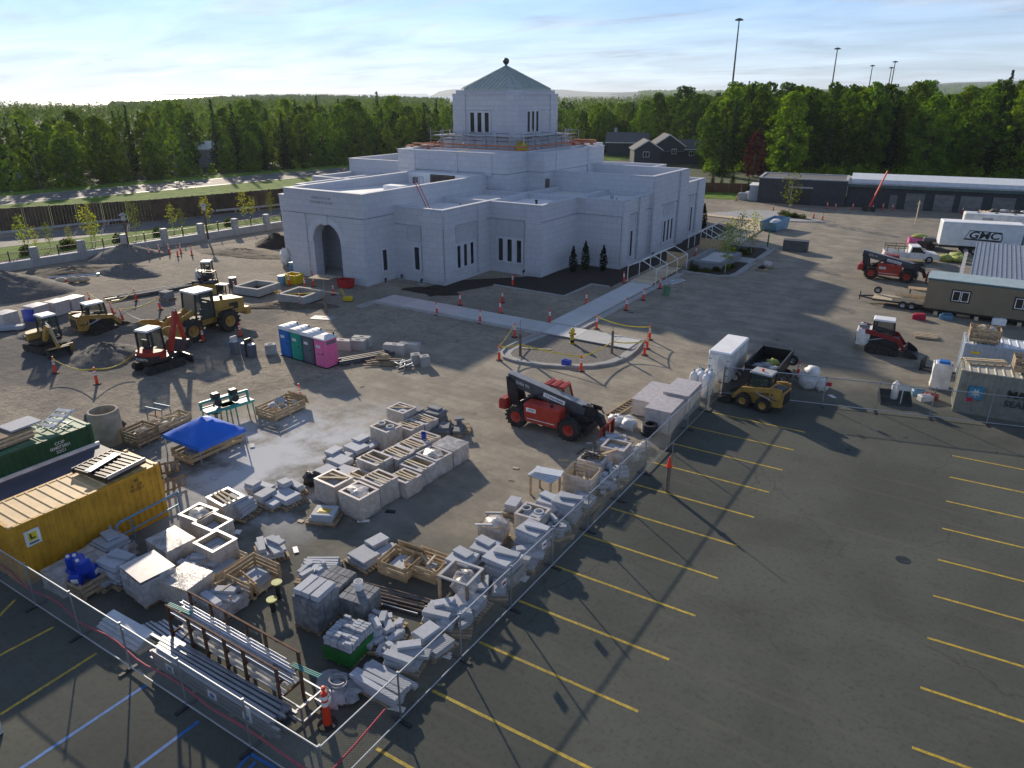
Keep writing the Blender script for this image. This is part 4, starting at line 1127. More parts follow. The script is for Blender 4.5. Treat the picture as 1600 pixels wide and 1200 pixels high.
for i,(x,y,h_) in enumerate(((-4,408,3.4),(42,396,4.3),(58,393,2.8),(80,390,3.2),(113,388,2.6),(145,386,5.0),(150,384,4.0),(214,372,4.4),(272,362,3.6),(286,361,3.0),(325,352,4.0),(383,345,4.2),(396,343,3.2),(425,338,3.6))):
    sapling(at(x,y), h_, 'young light green tree planted outside the perimeter wall', 'saplings outside the perimeter wall', rz=i*1.3)
def bush_mesh(seed, r, hgt, n, m, s_=0.07):
    rnd = random.Random(seed); mb = MB()
    for i in range(n):
        d = Vector((rnd.gauss(0,1),rnd.gauss(0,1),abs(rnd.gauss(0,1)))).normalized()*(rnd.random()**0.4)
        leaf_quad(mb, Vector((d.x*r,d.y*r,d.z*hgt)), rnd.uniform(0.6,1.4)*s_, rnd, 0.4)
    return mb.mesh('bush', m)
BUSH = bush_mesh(1, 0.8, 1.2, 420, 'shrub', 0.1)
for i,(x,y) in enumerate(((42,398),(103,388),(112,387),(186,378),(248,368),(358,352))):
    o = link('bush', BUSH, None, at(x,y)); tag(o, 'dark green bush just outside the perimeter wall railing', 'bush', 'bushes outside the perimeter wall'); o.rotation_euler.z = i
# road sign
q = at(36,297)
rs_ = thing('road_sign', 'small rectangular sign on a post beside the highway', 'sign', q, R(60))
MB().cyl((0,0,0),(0,0,3.0),0.05,n=5).build('post','galv',rs_); MB().box(-0.5,0.5,-0.06,-0.02,1.7,3.4).build('sign_plate','gray_trim',rs_)
# hedge fence by the houses
hf = thing('hedge_fence', 'brown wooden board fence behind the lawn by the navy house', 'fence', (-48,139.5,0), R(18))
for i in range(9): MB().box(i*2.4-2.38+0, i*2.4-0.02, -0.05,0.05,0,1.8).build('fence_panel','rust',hf)
gl_ = MB().add([(x,y,0.03) for x,y in [(-46,131),(-30,133.5),(-29,146),(-62,146),(-62,136)]],[(0,1,2,3,4)]); struct('lawn', gl_, 'grass')
for i,(x,y,h_) in enumerate(((1112,300,3.0),(1126,300,2.4),(1143,300,3.2),(1168,303,2.2))):
    q = at(x,y); o = put_tree('spruce', q.x, q.y, h_*1.4, random.Random(i), MID_L, 'young spruces by the board fence', 'young spruce growing in front of the brown board fence', None, 1.3)
# ================================================================== WALKS, KERBS, BEDS
def slab_struct(name, pts, z, m):
    mb = MB().prism(pts, 0.0, z); return struct(name, mb, m)
# walk along the front, in poured bays
wk = struct('walkway', MB().prism([(-44.6,46.9),(-44.6,49.45),(-19.6,49.75),(-19.4,47.2)], 0, 0.10), 'concrete')
x = -44.5; i = 0
while x < -20:
    L = 2.9; x1 = min(x+L, -19.7)
    if not (-28.4 < x < -24.6): MB().box(x+0.02, x1-0.02, 47.05, 49.55, 0.10, 0.155).build('paving_bay', 'pink_concrete' if x < -36.6 else 'new_concrete', wk)
    else: MB().box(x+0.02, x1-0.02, 47.05, 49.55, 0.10, 0.155).build('paving_bay', 'new_concrete', wk)
    x = x1
y = 49.8
while y < 66:
    y1 = min(y+3.2, 66.2); MB().box(-27.9,-25.6, y+0.02, y1-0.02, 0.02, 0.155).build('paving_bay', 'new_concrete', wk); y = y1
def kerb(name, pts, w=0.5, h_=0.15, m='concrete'):
    mb = MB(); z = 0
    for i,(a, b) in enumerate(zip(pts[:-1], pts[1:])):
        a, b = V(*a), V(*b); d = (b-a).normalized(); n = V(-d.y,d.x)
        mb.bar((a.x-d.x*0.02,a.y-d.y*0.02,h_/2),(b.x+d.x*0.02,b.y+d.y*0.02,h_/2+0.001*(i%2)),0.16,h_)
        c, e = a-n*(w/2), b-n*(w/2)
        mb.bar((c.x,c.y,0.016),(e.x,e.y,0.0165+0.001*(i%2)),w-0.16,0.04)
    return struct(name, mb, m)
arc = [at(*p).xy for p in ((846,521),(815,533),(790,545),(783,553),(787,560),(805,566),(840,572),(884,575),(925,574),(957,569),(980,560),(994,549),(1004,536))]
arc = [tuple(p) for p in arc]
kerb('island_kerb', arc[::-1], 0.75, 0.16)
isl = MB().add([(p[0],p[1],0.02) for p in arc], [tuple(range(len(arc)))]); struct('island_gravel', isl, 'gravel_pile')
kerb('walk_kerb', [(-44.6,46.75),(-27.5,46.8)][::-1], 0.8)
kerb('walk_end_kerb', [(-44.75,44.9),(-44.65,47.5)], 0.6)
kerb('side_kerb', [(-24.9,49.9),(-24.85,72.6)][::-1], 0.7)
kerb('bed_edge_kerb', [(-38.9,58.0),(-31.0,57.9),(-30.9,63.4),(-29.0,63.4)], 0.2, 0.12)
# raised bed corner on the drive
bed = [(-25.3,73.6),(-21.4,73.3),(-20.0,74.3),(-19.7,76.0),(-19.8,81.6)]
kerb('bed_kerb', bed[::-1], 0.8, 0.16); kerb('far_bed_kerb', [(-19.8,84.0),(-19.9,90.2),(-21.0,91.8),(-24.6,91.4)][::-1], 0.8, 0.16)
struct('bed_soil', MB().add([(x,y,0.03) for x,y in [(-25.2,73.8),(-21.4,73.5),(-20.2,74.4),(-19.95,76),(-20.0,81.4),(-25.2,81.4)]],[tuple(range(6))]), 'soil')
struct('far_bed_soil', MB().add([(x,y,0.03) for x,y in [(-25.2,84.2),(-20.1,84.2),(-20.2,90.1),(-21.2,91.6),(-25.2,91.2)]],[tuple(range(5))]), 'soil')
struct('bed_path', MB().box(-25.3,-20.2,81.5,84.1,0,0.08), 'concrete')
struct('rear_walk', MB().prism([(-27.6,92.5),(-24.6,92.5),(-25.0,112.2),(-36.5,113.6),(-36.6,111.8),(-28.0,110.6)],0,0.12), 'pale_wood')
struct('rear_pavement', MB().prism([(-36.5,113.7),(-25.0,112.3),(-18.6,115.2),(-22.5,118.4),(-27.0,122.5),(-30.5,122)],0,0.11), 'concrete')
struct('rear_bed', MB().prism([(-25.5,116.2),(-20.8,116.0),(-23.5,118.2),(-27,121)],0.11,0.16), 'soil')
# timber ramp with two steps of boards
rp_ = thing('timber_ramp', 'new timber boardwalk ramp between the concrete walk and the beds', 'ramp', (-26.9,66.3,0))
MB().box(-1.1,1.1,0,8.4,0.01,0.12).build('bearer','old_wood',rp_)
for i in range(28): MB().box(-1.15,1.15,i*0.3+0.01,i*0.3+0.29,0.121,0.165).build('plank','pale_wood',rp_)
pn = MB().box(-1.1,1.1,0,0.05,0,1.5).build('ply_panel','new_wood',rp_, loc=(0,9.6,0))
p2 = MB().box(-1.5,1.5,0,0.05,0,1.3).build('ply_panel','new_wood',rp_, loc=(0.9,19.0,0.25))
# pipe gable frames of the weather tents
def tent_frame(loc, L, n, label):
    t = thing('tent_frame', label, 'frame', loc, 0, 'bare tent frames over the walk')
    for i in range(n):
        y = L*i/(n-1); f_ = MB()
        f_.tube([(-1.5,y,0),(-1.5,y,1.55),(0,y,2.25),(1.5,y,1.55),(1.5,y,0)],0.045,6); f_.build('frame_hoop','white_paint',t)
    for x_, z in ((-1.5,1.55),(0,2.25),(1.5,1.55)):
        MB().tube([(x_,0,z),(x_,L,z)],0.04,6).build('purlin','white_paint',t)
    return t
tent_frame((-27.0,66.6,0), 8.8, 4, 'white pipe tent frame over the timber ramp beside the temple')
tent_frame((-27.6,86.0,0), 9.0, 5, 'white pipe tent frame by the far bed next to the temple end')
# low walled basin between the beds
bs = thing('stone_basin', 'blue-grey stone basin with low rounded walls between the soil beds', 'basin', (-24.4,76.2,0))
w_ = MB(); w_.box(-0.9,-0.5,0.6,7.2,0,0.75); w_.box(3.0-0.9,3.4-0.9,0.6,7.2,0,0.75); w_.box(-0.5,2.1,6.8,7.2,0,0.75); w_.build('wall','block',bs)
MB().prism([(0.8+1.7*math.cos(a)*1.0, 0.6-1.1*math.sin(a)) for a in [math.pi*i/10 for i in range(11)]],0,0.75).build('apron','block',bs)
MB().box(-0.497,2.097,0.6,6.797,0.02,0.55).build('basin_floor','new_concrete',bs)
MB().box(-1.5,-1.2,-0.5,8.5,0,0.6).build('side_wall','concrete',bs)
def leafy(name, label, cat, q, mesh, group=None, sc=1.0, rz=0.0):
    o = link(name, mesh, None, q, rz); o.scale = (sc,sc,sc); return tag(o, label, cat, group)
GC = bush_mesh(5, 0.55, 0.5, 260, 'shrub', 0.07)
for i,(x,y) in enumerate(((-24.3,74.4),(-23.2,74.7),(-22.3,75.6),(-21.6,76.8),(-21.4,78.0),(-24.6,75.4),(-22.0,86.0),(-22.8,86.9),(-23.6,86.2),(-22.2,88.3))):
    leafy('bush','low green shrub planted in a soil bed by the stone basin','bush',(x,y,0.03),GC,'shrubs in the soil beds',1.0,i)
for i,(x,y) in enumerate(((-24.4,116.9),(-23.4,117.0),(-22.3,116.7),(-24.9,118.3),(-23.7,117.6),(-25.6,119.2))):
    leafy('bush','low dark shrub in the bed round the single rear tree','bush',(x,y,0.16),GC,'shrubs round the rear tree',1.2,i)
sapling((-21.3,75.4,0.03),5.3,'slim young tree in the soil bed corner nearest the ramp','young trees in the beds')
sapling((-22.4,79.8,0.03),4.2,'young leafy tree behind the stone basin','young trees in the beds')
sapling((-21.9,87.6,0.03),4.6,'young tree with a white trunk in the far soil bed','young trees in the beds')
sapling((-23.9,89.6,0.03),4.2,'small young tree at the back of the far soil bed','young trees in the beds')
sapling((-24.6,118.0,0.16),6.2,'round yellow-green tree in the rear bed before the garage','young trees in the beds', sapling_meshes(9,4.2,'young_leaf',1.15))
# columnar evergreens against the temple
def cypress_mesh(seed):
    rnd = random.Random(seed); mb = MB()
    for i in range(700):
        u = rnd.random(); z = 2.6*u; r = 0.5*math.sin(math.pi*min(1,0.1+0.93*u))**0.8*math.sqrt(rnd.random())*(1-0.35*u); a = rnd.random()*6.283
        leaf_quad(mb, Vector((math.cos(a)*r,math.sin(a)*r,z)), rnd.uniform(0.05,0.11), rnd, -0.3, 1.3)
    return mb.mesh('crown','cypress')
CYP = [cypress_mesh(s_) for s_ in (1,2)]
for i,(p,h_) in enumerate((((895,425),1.0),((914,421),1.12),((942,424),1.02),((1098,357),1.25))):
    o = thing('columnar_evergreen', 'dark columnar evergreen planted against the temple wall', 'shrub', at(*p), i*1.1, 'columnar evergreens by the temple'); o.scale = (h_,h_,h_*1.05)
    link('crown', CYP[i%2], o); MB().cyl((0,0,0),(0,0,0.8),0.05,n=5).build('trunk','bark',o)
# uplights in the soil
for p in ((770,420),(818,430),(603,443),(628,437),(659,444),(1000,405),(1020,402)):
    q = at(*p); o = thing('garden_light','small black spotlight on a pale pad at the temple foot','light',q,0,'spotlights at the temple foot')
    MB().box(-0.3,0.3,-0.3,0.3,0,0.06).build('pad','concrete',o); MB().cyl((0,0,0.06),(0,0,0.3),0.05,n=6).cyl((-0.12,0.12,0.3),(0.12,-0.12,0.5),0.13,n=8).build('lamp_head','black',o)
# fire hydrant in the island
q = at(894,537)
hy = thing('fire_hydrant','yellow-tan fire hydrant standing in the gravel island','hydrant',q)
MB().lathe([(0,0),(0.2,0),(0.2,0.08),(0.13,0.1),(0.13,0.95),(0.18,0.97),(0.18,1.05),(0.13,1.15),(0.06,1.25),(0,1.28)],12).build('barrel','yellow_plastic',hy,smooth=30)
MB().cyl((-0.28,0,0.8),(0.28,0,0.8),0.08,n=8).cyl((0,-0.26,0.7),(0,0,0.7),0.1,n=8).build('nozzle','cat_yellow',hy)
MB().cyl((0,0,0.02),(0,0,0.32),0.16,n=10).build('base','black',hy)
o = MB().cham(-0.32,0.32,-0.2,0.2,0,0.42,0.04).cyl((-0.2,0,0.42),(0.2,0,0.42),0.03,n=5); tag(o.build('cooler_box','blue_plastic',loc=at(885,571)),'dark blue box with white lid line in the gravel island','box')
for i,p in enumerate(((813,556),(956,552))):
    tag(MB().box(-0.07,0.07,-0.07,0.07,0,1.7).cyl((0,0,1.7),(0,0,2.7 if i==0 else 2.2),0.02,n=4).build('timber_post','old_wood',loc=at(*p)),['dark timber post in the island near the open end of the walk','dark timber post in the island beside the hydrant'][i],'post')
tag(MB().cb((0,0,0.05),(2.2,0.12,0.06),(0,0,0.4)).build('board','pale_wood',loc=at(838,546)),'pale board lying on the island gravel','board')

# ================================================================== DELINEATORS, CAUTION TAPE
def delineator_parts():
    p = MB().lathe([(0.0,0.03),(0.10,0.03),(0.085,0.6),(0.075,0.98),(0.03,1.0),(0.03,1.08),(0.055,1.1),(0.05,1.16),(0,1.17)],10).mesh('tube','orange',30)
    b = MB().prism([(0.24*math.cos(a),0.24*math.sin(a)) for a in [math.pi*i/4+0.39 for i in range(8)]],0,0.05).mesh('base','rubber')
    s1 = MB().lathe([(0.0880,0.62),(0.0850,0.74)],10).mesh('stripe','white_tape'); s2 = MB().lathe([(0.0835,0.80),(0.081,0.92)],10).mesh('stripe','white_tape')
    return (('tube',p),('base',b),('stripe',s1),('stripe',s2))
DEL = delineator_parts()
def delineator(q, label, group, lean=0.0, sc=1.0):
    o = thing('delineator_post', label, 'traffic post', q, random.random()*6, group)
    o.rotation_euler = (lean, lean*0.5, random.random()*6); o.scale = (sc,sc,sc)
    for n_, m_ in DEL: link(n_, m_, o)
    return o
def tape(pts, sag, label, m='yellow_tape'):
    mb = MB()
    for a, b in zip(pts[:-1], pts[1:]):
        a, b = Vector(a), Vector(b); prev = a; n = 9
        for i in range(1,n+1):
            u = i/n; p = a.lerp(b,u); p.z -= sag*4*u*(1-u); mb.bar(prev, p, 0.012, 0.08); prev = p
    tag(mb.build('caution_tape', m), label, 'tape')
def dl_row(pix, label, group, lean=0.0):
    out_ = []
    for p in pix:
        q = at(*p); delineator(q, label, group, lean*random.uniform(-1,1)); out_.append(V(q.x,q.y,1.05))
    return out_
g1 = dl_row([(87,583),(152,600)], 'orange delineator post in front of the small gravel heap', 'posts by the gravel heap', 0.12)
kq = at(213,575)
tape([g1[0], g1[1], V(kq.x,kq.y,1.0)], 0.35, 'yellow caution tape sagging in front of the small gravel heap')
g2 = dl_row([(141,475),(177,490),(193,502),(213,470),(251,484)], 'orange delineator post by the trench among the yellow machines', 'posts by the trench', 0.25)
tape([g2[0], g2[1], g2[3]], 0.3, 'yellow caution tape by the pipe stack near the trench')
tape([g2[2], g2[4]], 0.25, 'yellow caution tape beside the red excavator arm'); tape([g2[2], V(*(at(240,515).xy),0.8)], 0.35, 'pale caution tape drooping to the red excavator', 'white_tape')
g3 = dl_row([(318,534),(376,526),(368,483-24)], 'orange delineator post close to the wheel loader', 'posts by the wheel loader', 0.06)
g4 = dl_row([(438,473),(476,452),(470,478),(521,461),(451,447),(488,432)], 'orange delineator post beside the concrete planters', 'posts by the planters', 0.12)
tape([g4[0], V(*(at(430,470).xy),0.9), V(*(at(505,468).xy),0.8)], 0.25, 'yellow caution tape round the near concrete planter')
g5 = dl_row([(234,402),(250,398),(265,397),(278,401),(300,399),(283,396)], 'orange delineator post by the survey stakes near the perimeter wall', 'posts near the perimeter wall', 0.05)
g6 = dl_row([(683,492),(719,477),(750,505),(785,473),(782,490),(801,446),(859,504),(916,476)], 'orange delineator post along the new front walk', 'posts along the front walk', 0.05)
g7 = dl_row([(932,514),(978,485),(1005,469),(1031,451),(975,442)], 'orange delineator post on the kerb along the side walk', 'posts along the side walk', 0.05)
g8 = dl_row([(780,563),(804,527),(908,580),(1007,555),(1015,531),(1011,545)], 'orange delineator post round the gravel island kerb', 'posts round the island', 0.03)
tape([g8[1], g8[0], V(*(at(813,556).xy),0.9), g8[2], V(*(at(956,552).xy),0.9), g8[3], g8[4]], 0.12, 'yellow caution tape strung round the gravel island')
tape([g8[4], g7[0]], 0.3, 'yellow caution tape from the island to the side walk')
g9 = dl_row([(1208,329),(1271,341),(1285,344),(1292,326),(1305,328),(1332,328),(1363,330),(1379,328),(1394,329),(1503,334),(1150,314),(1087,400)], 'orange delineator post along the drive before the dark garage', 'posts before the garage', 0.03)
g10 = dl_row([(470,627),(337,645),(490,478-30)], 'orange delineator post near the open crate and the saw tables', 'posts by the saw tables', 0.05)
delineator(at(512,1132), 'large red delineator post in the fence corner by the pipe rack', None, 0.0, 1.25)
delineator(at(1246,590), 'red traffic post leaning beside the dump trailer', None, 0.1)
for i,p in enumerate(((1357,437-60),(1466,425))): pass

# ================================================================== HEAPS
def heap(label, q, rx, ry, h_, m, seed, name='gravel_heap', cat='gravel heap'):
    rnd = random.Random(seed); mb = MB(); nr, na = 16, 44; vs = [(0,0,h_)]; fs = []
    ph = [rnd.uniform(0,6.28) for _ in range(4)]
    for i in range(1,nr+1):
        u = i/nr
        for j in range(na):
            a = 6.283*j/na; k = 1+0.12*math.sin(2*a+ph[0])+0.08*math.sin(3*a+ph[1])+0.04*math.sin(7*a+ph[2])
            z = h_*(1-u)**0.9*(1+rnd.uniform(-.07,.07)) + rnd.uniform(-.04,.05) if i < nr else -0.03
            vs.append((rx*u*k*math.cos(a)+rnd.uniform(-.05,.05), ry*u*k*math.sin(a)+rnd.uniform(-.05,.05), max(z,-0.03)))
    for j in range(na): fs.append((0,1+j,1+(j+1)%na))
    for i in range(nr-1):
        for j in range(na): fs.append((1+i*na+j,1+(i+1)*na+j,1+(i+1)*na+(j+1)%na,1+i*na+(j+1)%na))
    mb.add(vs,fs); return tag(mb.build(name,m,loc=q,smooth=60,rz=rnd.random()), label, cat)
heap('large gravel mound at the foot of the perimeter wall', at(0,456), 6.2,5.0,2.1,'gravel_pile',1)
heap('pointed gravel mound beside the lamp post', at(197,403), 4.2,3.2,1.6,'gravel_pile',2)
heap('lower gravel mound in front of the pointed one', at(203,427), 3.6,2.2,1.1,'gravel_pile',3)
heap('flat spread of gravel between the mounds and the wall', at(110,425), 6.5,2.8,0.55,'dirt_pile',4)
heap('small dark gravel heap between the excavators', at(166,557), 3.1,2.3,1.05,'gravel_pile',5)
heap('dark brown soil heap beside the arched entrance block', at(433,383), 3.4,2.2,1.5,'soil',6,'soil_heap','soil heap')
heap('broken dark clods behind the yellow mini excavator', at(60,525), 2.0,1.2,0.4,'gravel_pile',7)
heap('broken dark clods beside the compact track loader', at(115,518), 1.8,1.0,0.45,'gravel_pile',8)
heap('low dark spoil ridge by the red excavator bucket', at(225,512), 3.5,1.4,0.5,'gravel_pile',9)
heap('trampled low dirt rise left of the arched entrance', at(380,395), 7.5,2.6,0.5,'dirt_pile',10,'dirt_rise','dirt')
heap('churned dirt around the concrete planters', at(450,478), 4.5,1.3,0.28,'dirt_pile',11,'dirt_rise','dirt')
heap('spill of soil on the pavement edge by the corner wing', at(675,455), 3.0,1.3,0.3,'soil',12,'soil_heap','soil heap')
# concrete planters
for i,(p,lb) in enumerate((((403,458),'square concrete planter box further from the entrance path'),((472,470),'square concrete planter box nearer the sidewalk end'))):
    t = thing('concrete_planter', lb, 'planter', at(*p), R(8)); 
    w = 1.5; h_ = 0.85; MB().box(-w,w,-w,-w+0.3,0.15,h_).box(-w,w,w-0.3,w,0.15,h_).box(-w,-w+0.3,-w+0.301,w-0.301,0.15,h_).box(w-0.3,w,-w+0.301,w-0.301,0.15,h_).build('wall','concrete',t)
    MB().box(-w+0.3,w-0.3,-w+0.3,w-0.3,0.02,0.3).build('soil_fill','soil',t); MB().cb((0,0,0.35),(1.4,0.25,0.1),(0,0,0.7)).cb((0.4,-0.3,0.4),(0.8,0.2,0.08),(0,0.1,-0.3)).build('scrap_board','pale_wood',t)
    MB().box(-w+0.2,w-0.2,-w+0.2,w-0.2,0.0,0.148).build('footing','soil',t)
m, t, b = base_mat('film_rim')  # film drawn tight over timber
p_ = pos(t); lk(t, mixc(t, ramp(t, noise(t, 4, 5, 0.6, p_), 0.3, 0.7), (0.48,0.43,0.41), (0.62,0.57,0.55)), b.inputs['Base Color']); b.inputs['Roughness'].default_value = 0.35
# ================================================================== CONTAINERS
def container(label, loc, rz, L, wallm, roofm, endm=None, H_=2.59, W=2.44):
    """shipping container, long side along y, origin at its centre on the ground"""
    c = thing('shipping_container', label, 'container', loc, rz)
    a, b = W/2, L/2
    fr_ = MB()
    for x in (-a+0.08,a-0.08):
        for y in (-b+0.08,b-0.08): fr_.box(x-0.08,x+0.08,y-0.08,y+0.08,0,H_)
        fr_.box(x-0.07,x+0.07,-b+0.16,b-0.16,0.0,0.16); fr_.box(x-0.07,x+0.07,-b+0.16,b-0.16,H_-0.10,H_)
    for y in (-b+0.08,b-0.08): fr_.box(-a+0.16,a-0.16,y-0.07,y+0.07,0,0.16); fr_.box(-a+0.16,a-0.16,y-0.07,y+0.07,H_-0.10,H_)
    fr_.build('frame', wallm, c)
    def corr(n, amp, p0, p1):
        pts = []
        for i in range(n):
            u0 = p0+(p1-p0)*i/n; st = (p1-p0)/n
            pts += [(u0, 0), (u0+st*0.28, 0), (u0+st*0.5, -amp), (u0+st*0.78, -amp)]
        return pts + [(p1, 0)]
    for s_ in (-1,1):
        pts = corr(int(L/0.28), 0.045, -b+0.16, b-0.16); mb = MB(); vs = []; fs = []
        for y, d in pts: vs += [(s_*(a-0.03+d), y, 0.16), (s_*(a-0.03+d), y, H_-0.10)]
        for i in range(len(pts)-1): fs.append((2*i,2*i+2,2*i+3,2*i+1) if s_ > 0 else (2*i+1,2*i+3,2*i+2,2*i))
        mb.add(vs, fs); mb.build('side_panel', wallm, c)
    for s_ in (-1,1):
        pts = corr(8, 0.045, -a+0.16, a-0.16); mb = MB(); vs = []; fs = []
        for x, d in pts: vs += [(x, s_*(b-0.03+d), 0.16), (x, s_*(b-0.03+d), H_-0.10)]
        for i in range(len(pts)-1): fs.append((2*i,2*i+2,2*i+3,2*i+1))
        mb.add(vs, fs); mb.build('end_panel', endm or wallm, c)
    mb = MB(); vs = []; fs = []; pts = []
    n = int(L/0.42)
    for i in range(n):
        u0 = -b+0.1+(L-0.2)*i/n; st = (L-0.2)/n
        pts += [(u0,0),(u0+st*0.72,0),(u0+st*0.8,0.035),(u0+st*0.92,0.035)]
    pts.append((b-0.1,0))
    for y, d in pts: vs += [(-a+0.06, y, H_-0.02+d), (a-0.06, y, H_-0.02+d)]
    for i in range(len(pts)-1): fs.append((2*i,2*i+1,2*i+3,2*i+2))
    mb.add(vs, fs); mb.build('roof_panel', roofm, c)
    for x in (-a+0.09,a-0.09):
        for y in (-b+0.09,b-0.09): MB().cham(x-0.092,x+0.092,y-0.092,y+0.092,H_+0.002,H_+0.06,0.02).build('corner_casting', roofm, c)
    return c
YC = container('yellow shipping container beside the chain-link fence, black rack on its roof', (-29.1,12.28,0), 0, 6.06, 'cont_yellow', 'cont_roof')
lettering('40\n# 12A\n4510G1', 0.20, 'black', YC, (1.235,1.9,2.1), (0,1,0), (0,0,1))
pl_ = MB().box(1.205,1.225,-2.6,-2.05,1.55,2.2).build('company_plate','white_tape',YC)
MB().box(1.226,1.232,-2.48,-2.17,1.75,2.1).build('plate_print','yellow_tape',pl_); MB().box(1.226,1.233,-2.5,-2.15,1.62,1.70).build('plate_print','slab_dark',pl_)
MB().box(1.233,1.236,-2.42,-2.36,1.82,2.05).box(1.233,1.236,-2.36,-2.24,1.82,1.88).build('plate_letter','black',pl_)
MB().box(1.20,1.235,0.4,0.52,0.6,0.85).build('vent_plate','gray_trim',YC)
GCN = container('dark green shipping container with boards and a chair frame on its roof', (-35.6,12.95,0), 0, 6.06, 'cont_green', 'cont_green_roof')
lettering('CCIP\n004073801\n22G1', 0.21, 'white_tape', GCN, (1.235,1.45,2.05), (0,1,0), (0,0,1))
# lean-to sheet roof between the containers
lt = thing('lean_to_roof', 'flat grey sheet roof with a white edge between the two containers', 'roof', (-31.6,12.6,0))
MB().box(-2.63,1.1,-3.4,3.5,1.42,1.5).build('sheet','lean_sheet',lt); MB().box(-2.74,-2.633,-3.4,3.5,1.40,1.66).build('edge_board','white_paint',lt)
for x in (-2.5,1.0):
    for y in (-3.2,0,3.3): MB().box(x-.05,x+.05,y-.05,y+.05,0,1.418).build('post','old_wood',lt)
# things on the container roofs
rk = thing('black_rack', 'black steel rack panel lying on the yellow container roof', 'rack', (-29.2,13.9,2.66), R(8))
for i in range(16): MB().bar((-1.0,-0.9+i*0.12,0.14+0.03*(i%2)),(1.0,-0.9+i*0.12,0.14+0.03*(i%2)),0.075,0.14).build('bar','black',rk)
MB().box(-0.98,0.98,-0.9,0.9,0.03,0.06).build('backing_sheet','black',rk)
for x in (-1.0,1.0): MB().bar((x,-0.98,0.12),(x,0.98,0.12),0.07,0.24).build('end_rail','dark_steel',rk)
MB().bar((1.05,-0.9,0.2),(1.05,0.95,0.2),0.03,0.16).build('side_plate','galv',rk)
lb_ = thing('pole_bundle', 'bundle of silver poles lying across the black rack', 'poles', (-29.35,13.75,2.90), R(-72))
for i in range(6): MB().bar((-0.85,-0.16+i*0.06,0.05),(0.85,-0.14+i*0.055,0.05),0.04).build('pole','alu',lb_)
ch = thing('chair_frame', 'white folding steps lying on the green container roof', 'steps', (-35.5,15.0,2.66), R(20))
for x in (-0.42,0.42): MB().bar((x,-0.75,0.15),(x,0.75,0.55),0.06,0.09).build('rail','white_paint',ch)
for i in range(4): MB().cb((0,-0.55+i*0.36,0.24+0.1*i),(0.8,0.2,0.04),(0.25,0,0)).build('step','white_paint',ch)
MB().bar((-0.42,-0.6,0.0),(-0.42,0.5,0.05),0.05).bar((0.42,-0.6,0.0),(0.42,0.5,0.05),0.05).bar((-0.42,0.3,0.02),(0.42,0.3,0.02),0.05).build('stay','galv',ch)
bd = thing('board_stack', 'stack of pale boards on the green container roof', 'boards', (-35.8,12.9,2.66), R(4))
for i in range(5): MB().box(-0.75+0.03*i,0.75-0.02*i,-2.2,0.8+0.15*(i%2),0.09*i,0.09*i+0.08).build('board','pale_wood' if i%2 else 'pallet_wood',bd)
MB().box(-0.6,0.5,0.0,1.4,0.47,0.55).build('panel','slab',bd)

# ================================================================== PALLETS, CRATES, STONE
SLAT = MB().box(-0.6,0.6,-0.05,0.05,0,0.022).mesh('slat','pallet_wood')
STRG = MB()
for y in (-0.44,0,0.44): STRG.box(-0.58,0.58,y-0.04,y+0.04,0.024,0.118)
for x in (-0.5,0,0.5): STRG.box(x-0.05,x+0.05,-0.5,0.5,0,0.022)
STRG = STRG.mesh('pallet','pallet_wood')
def pallet(root, sx=1.0, sy=1.0, loc=(0,0,0), rz=0):
    p = link('pallet', STRG, root, loc, rz); p.scale = (sx, sy, 1)
    for i in range(7): link('slat', SLAT, p, (0, -0.45+0.15*i, 0.12), math.pi/2*0)
    # slats run across the bearers
    return p
def pile(root, spec, m='slab', name='slab', rnd=None, jit=0.02):
    """spec: (x, y, z, sx, sy, sz, angle)"""
    for (x,y,z,sx,sy,sz,a) in spec:
        MB().cham(-sx/2,sx/2,-sy/2,sy/2,0,sz,min(0.012,sz/4)).build(name, m, root, loc=(x,y,z), rz=a)
def stack(rnd, n, w, d, th, z0=0.145, jit=0.05, shift=(0,0), cols=1):
    out_ = []; z = z0
    for i in range(n):
        for c in range(cols):
            cw = w/cols*0.97
            out_.append((shift[0]-w/2+cw/2+c*w/cols+rnd.uniform(-jit,jit), shift[1]+rnd.uniform(-jit,jit), z, cw*rnd.uniform(0.92,1), d*rnd.uniform(0.9,1), th*0.96, rnd.uniform(-.05,.05)))
        z += th
    return out_
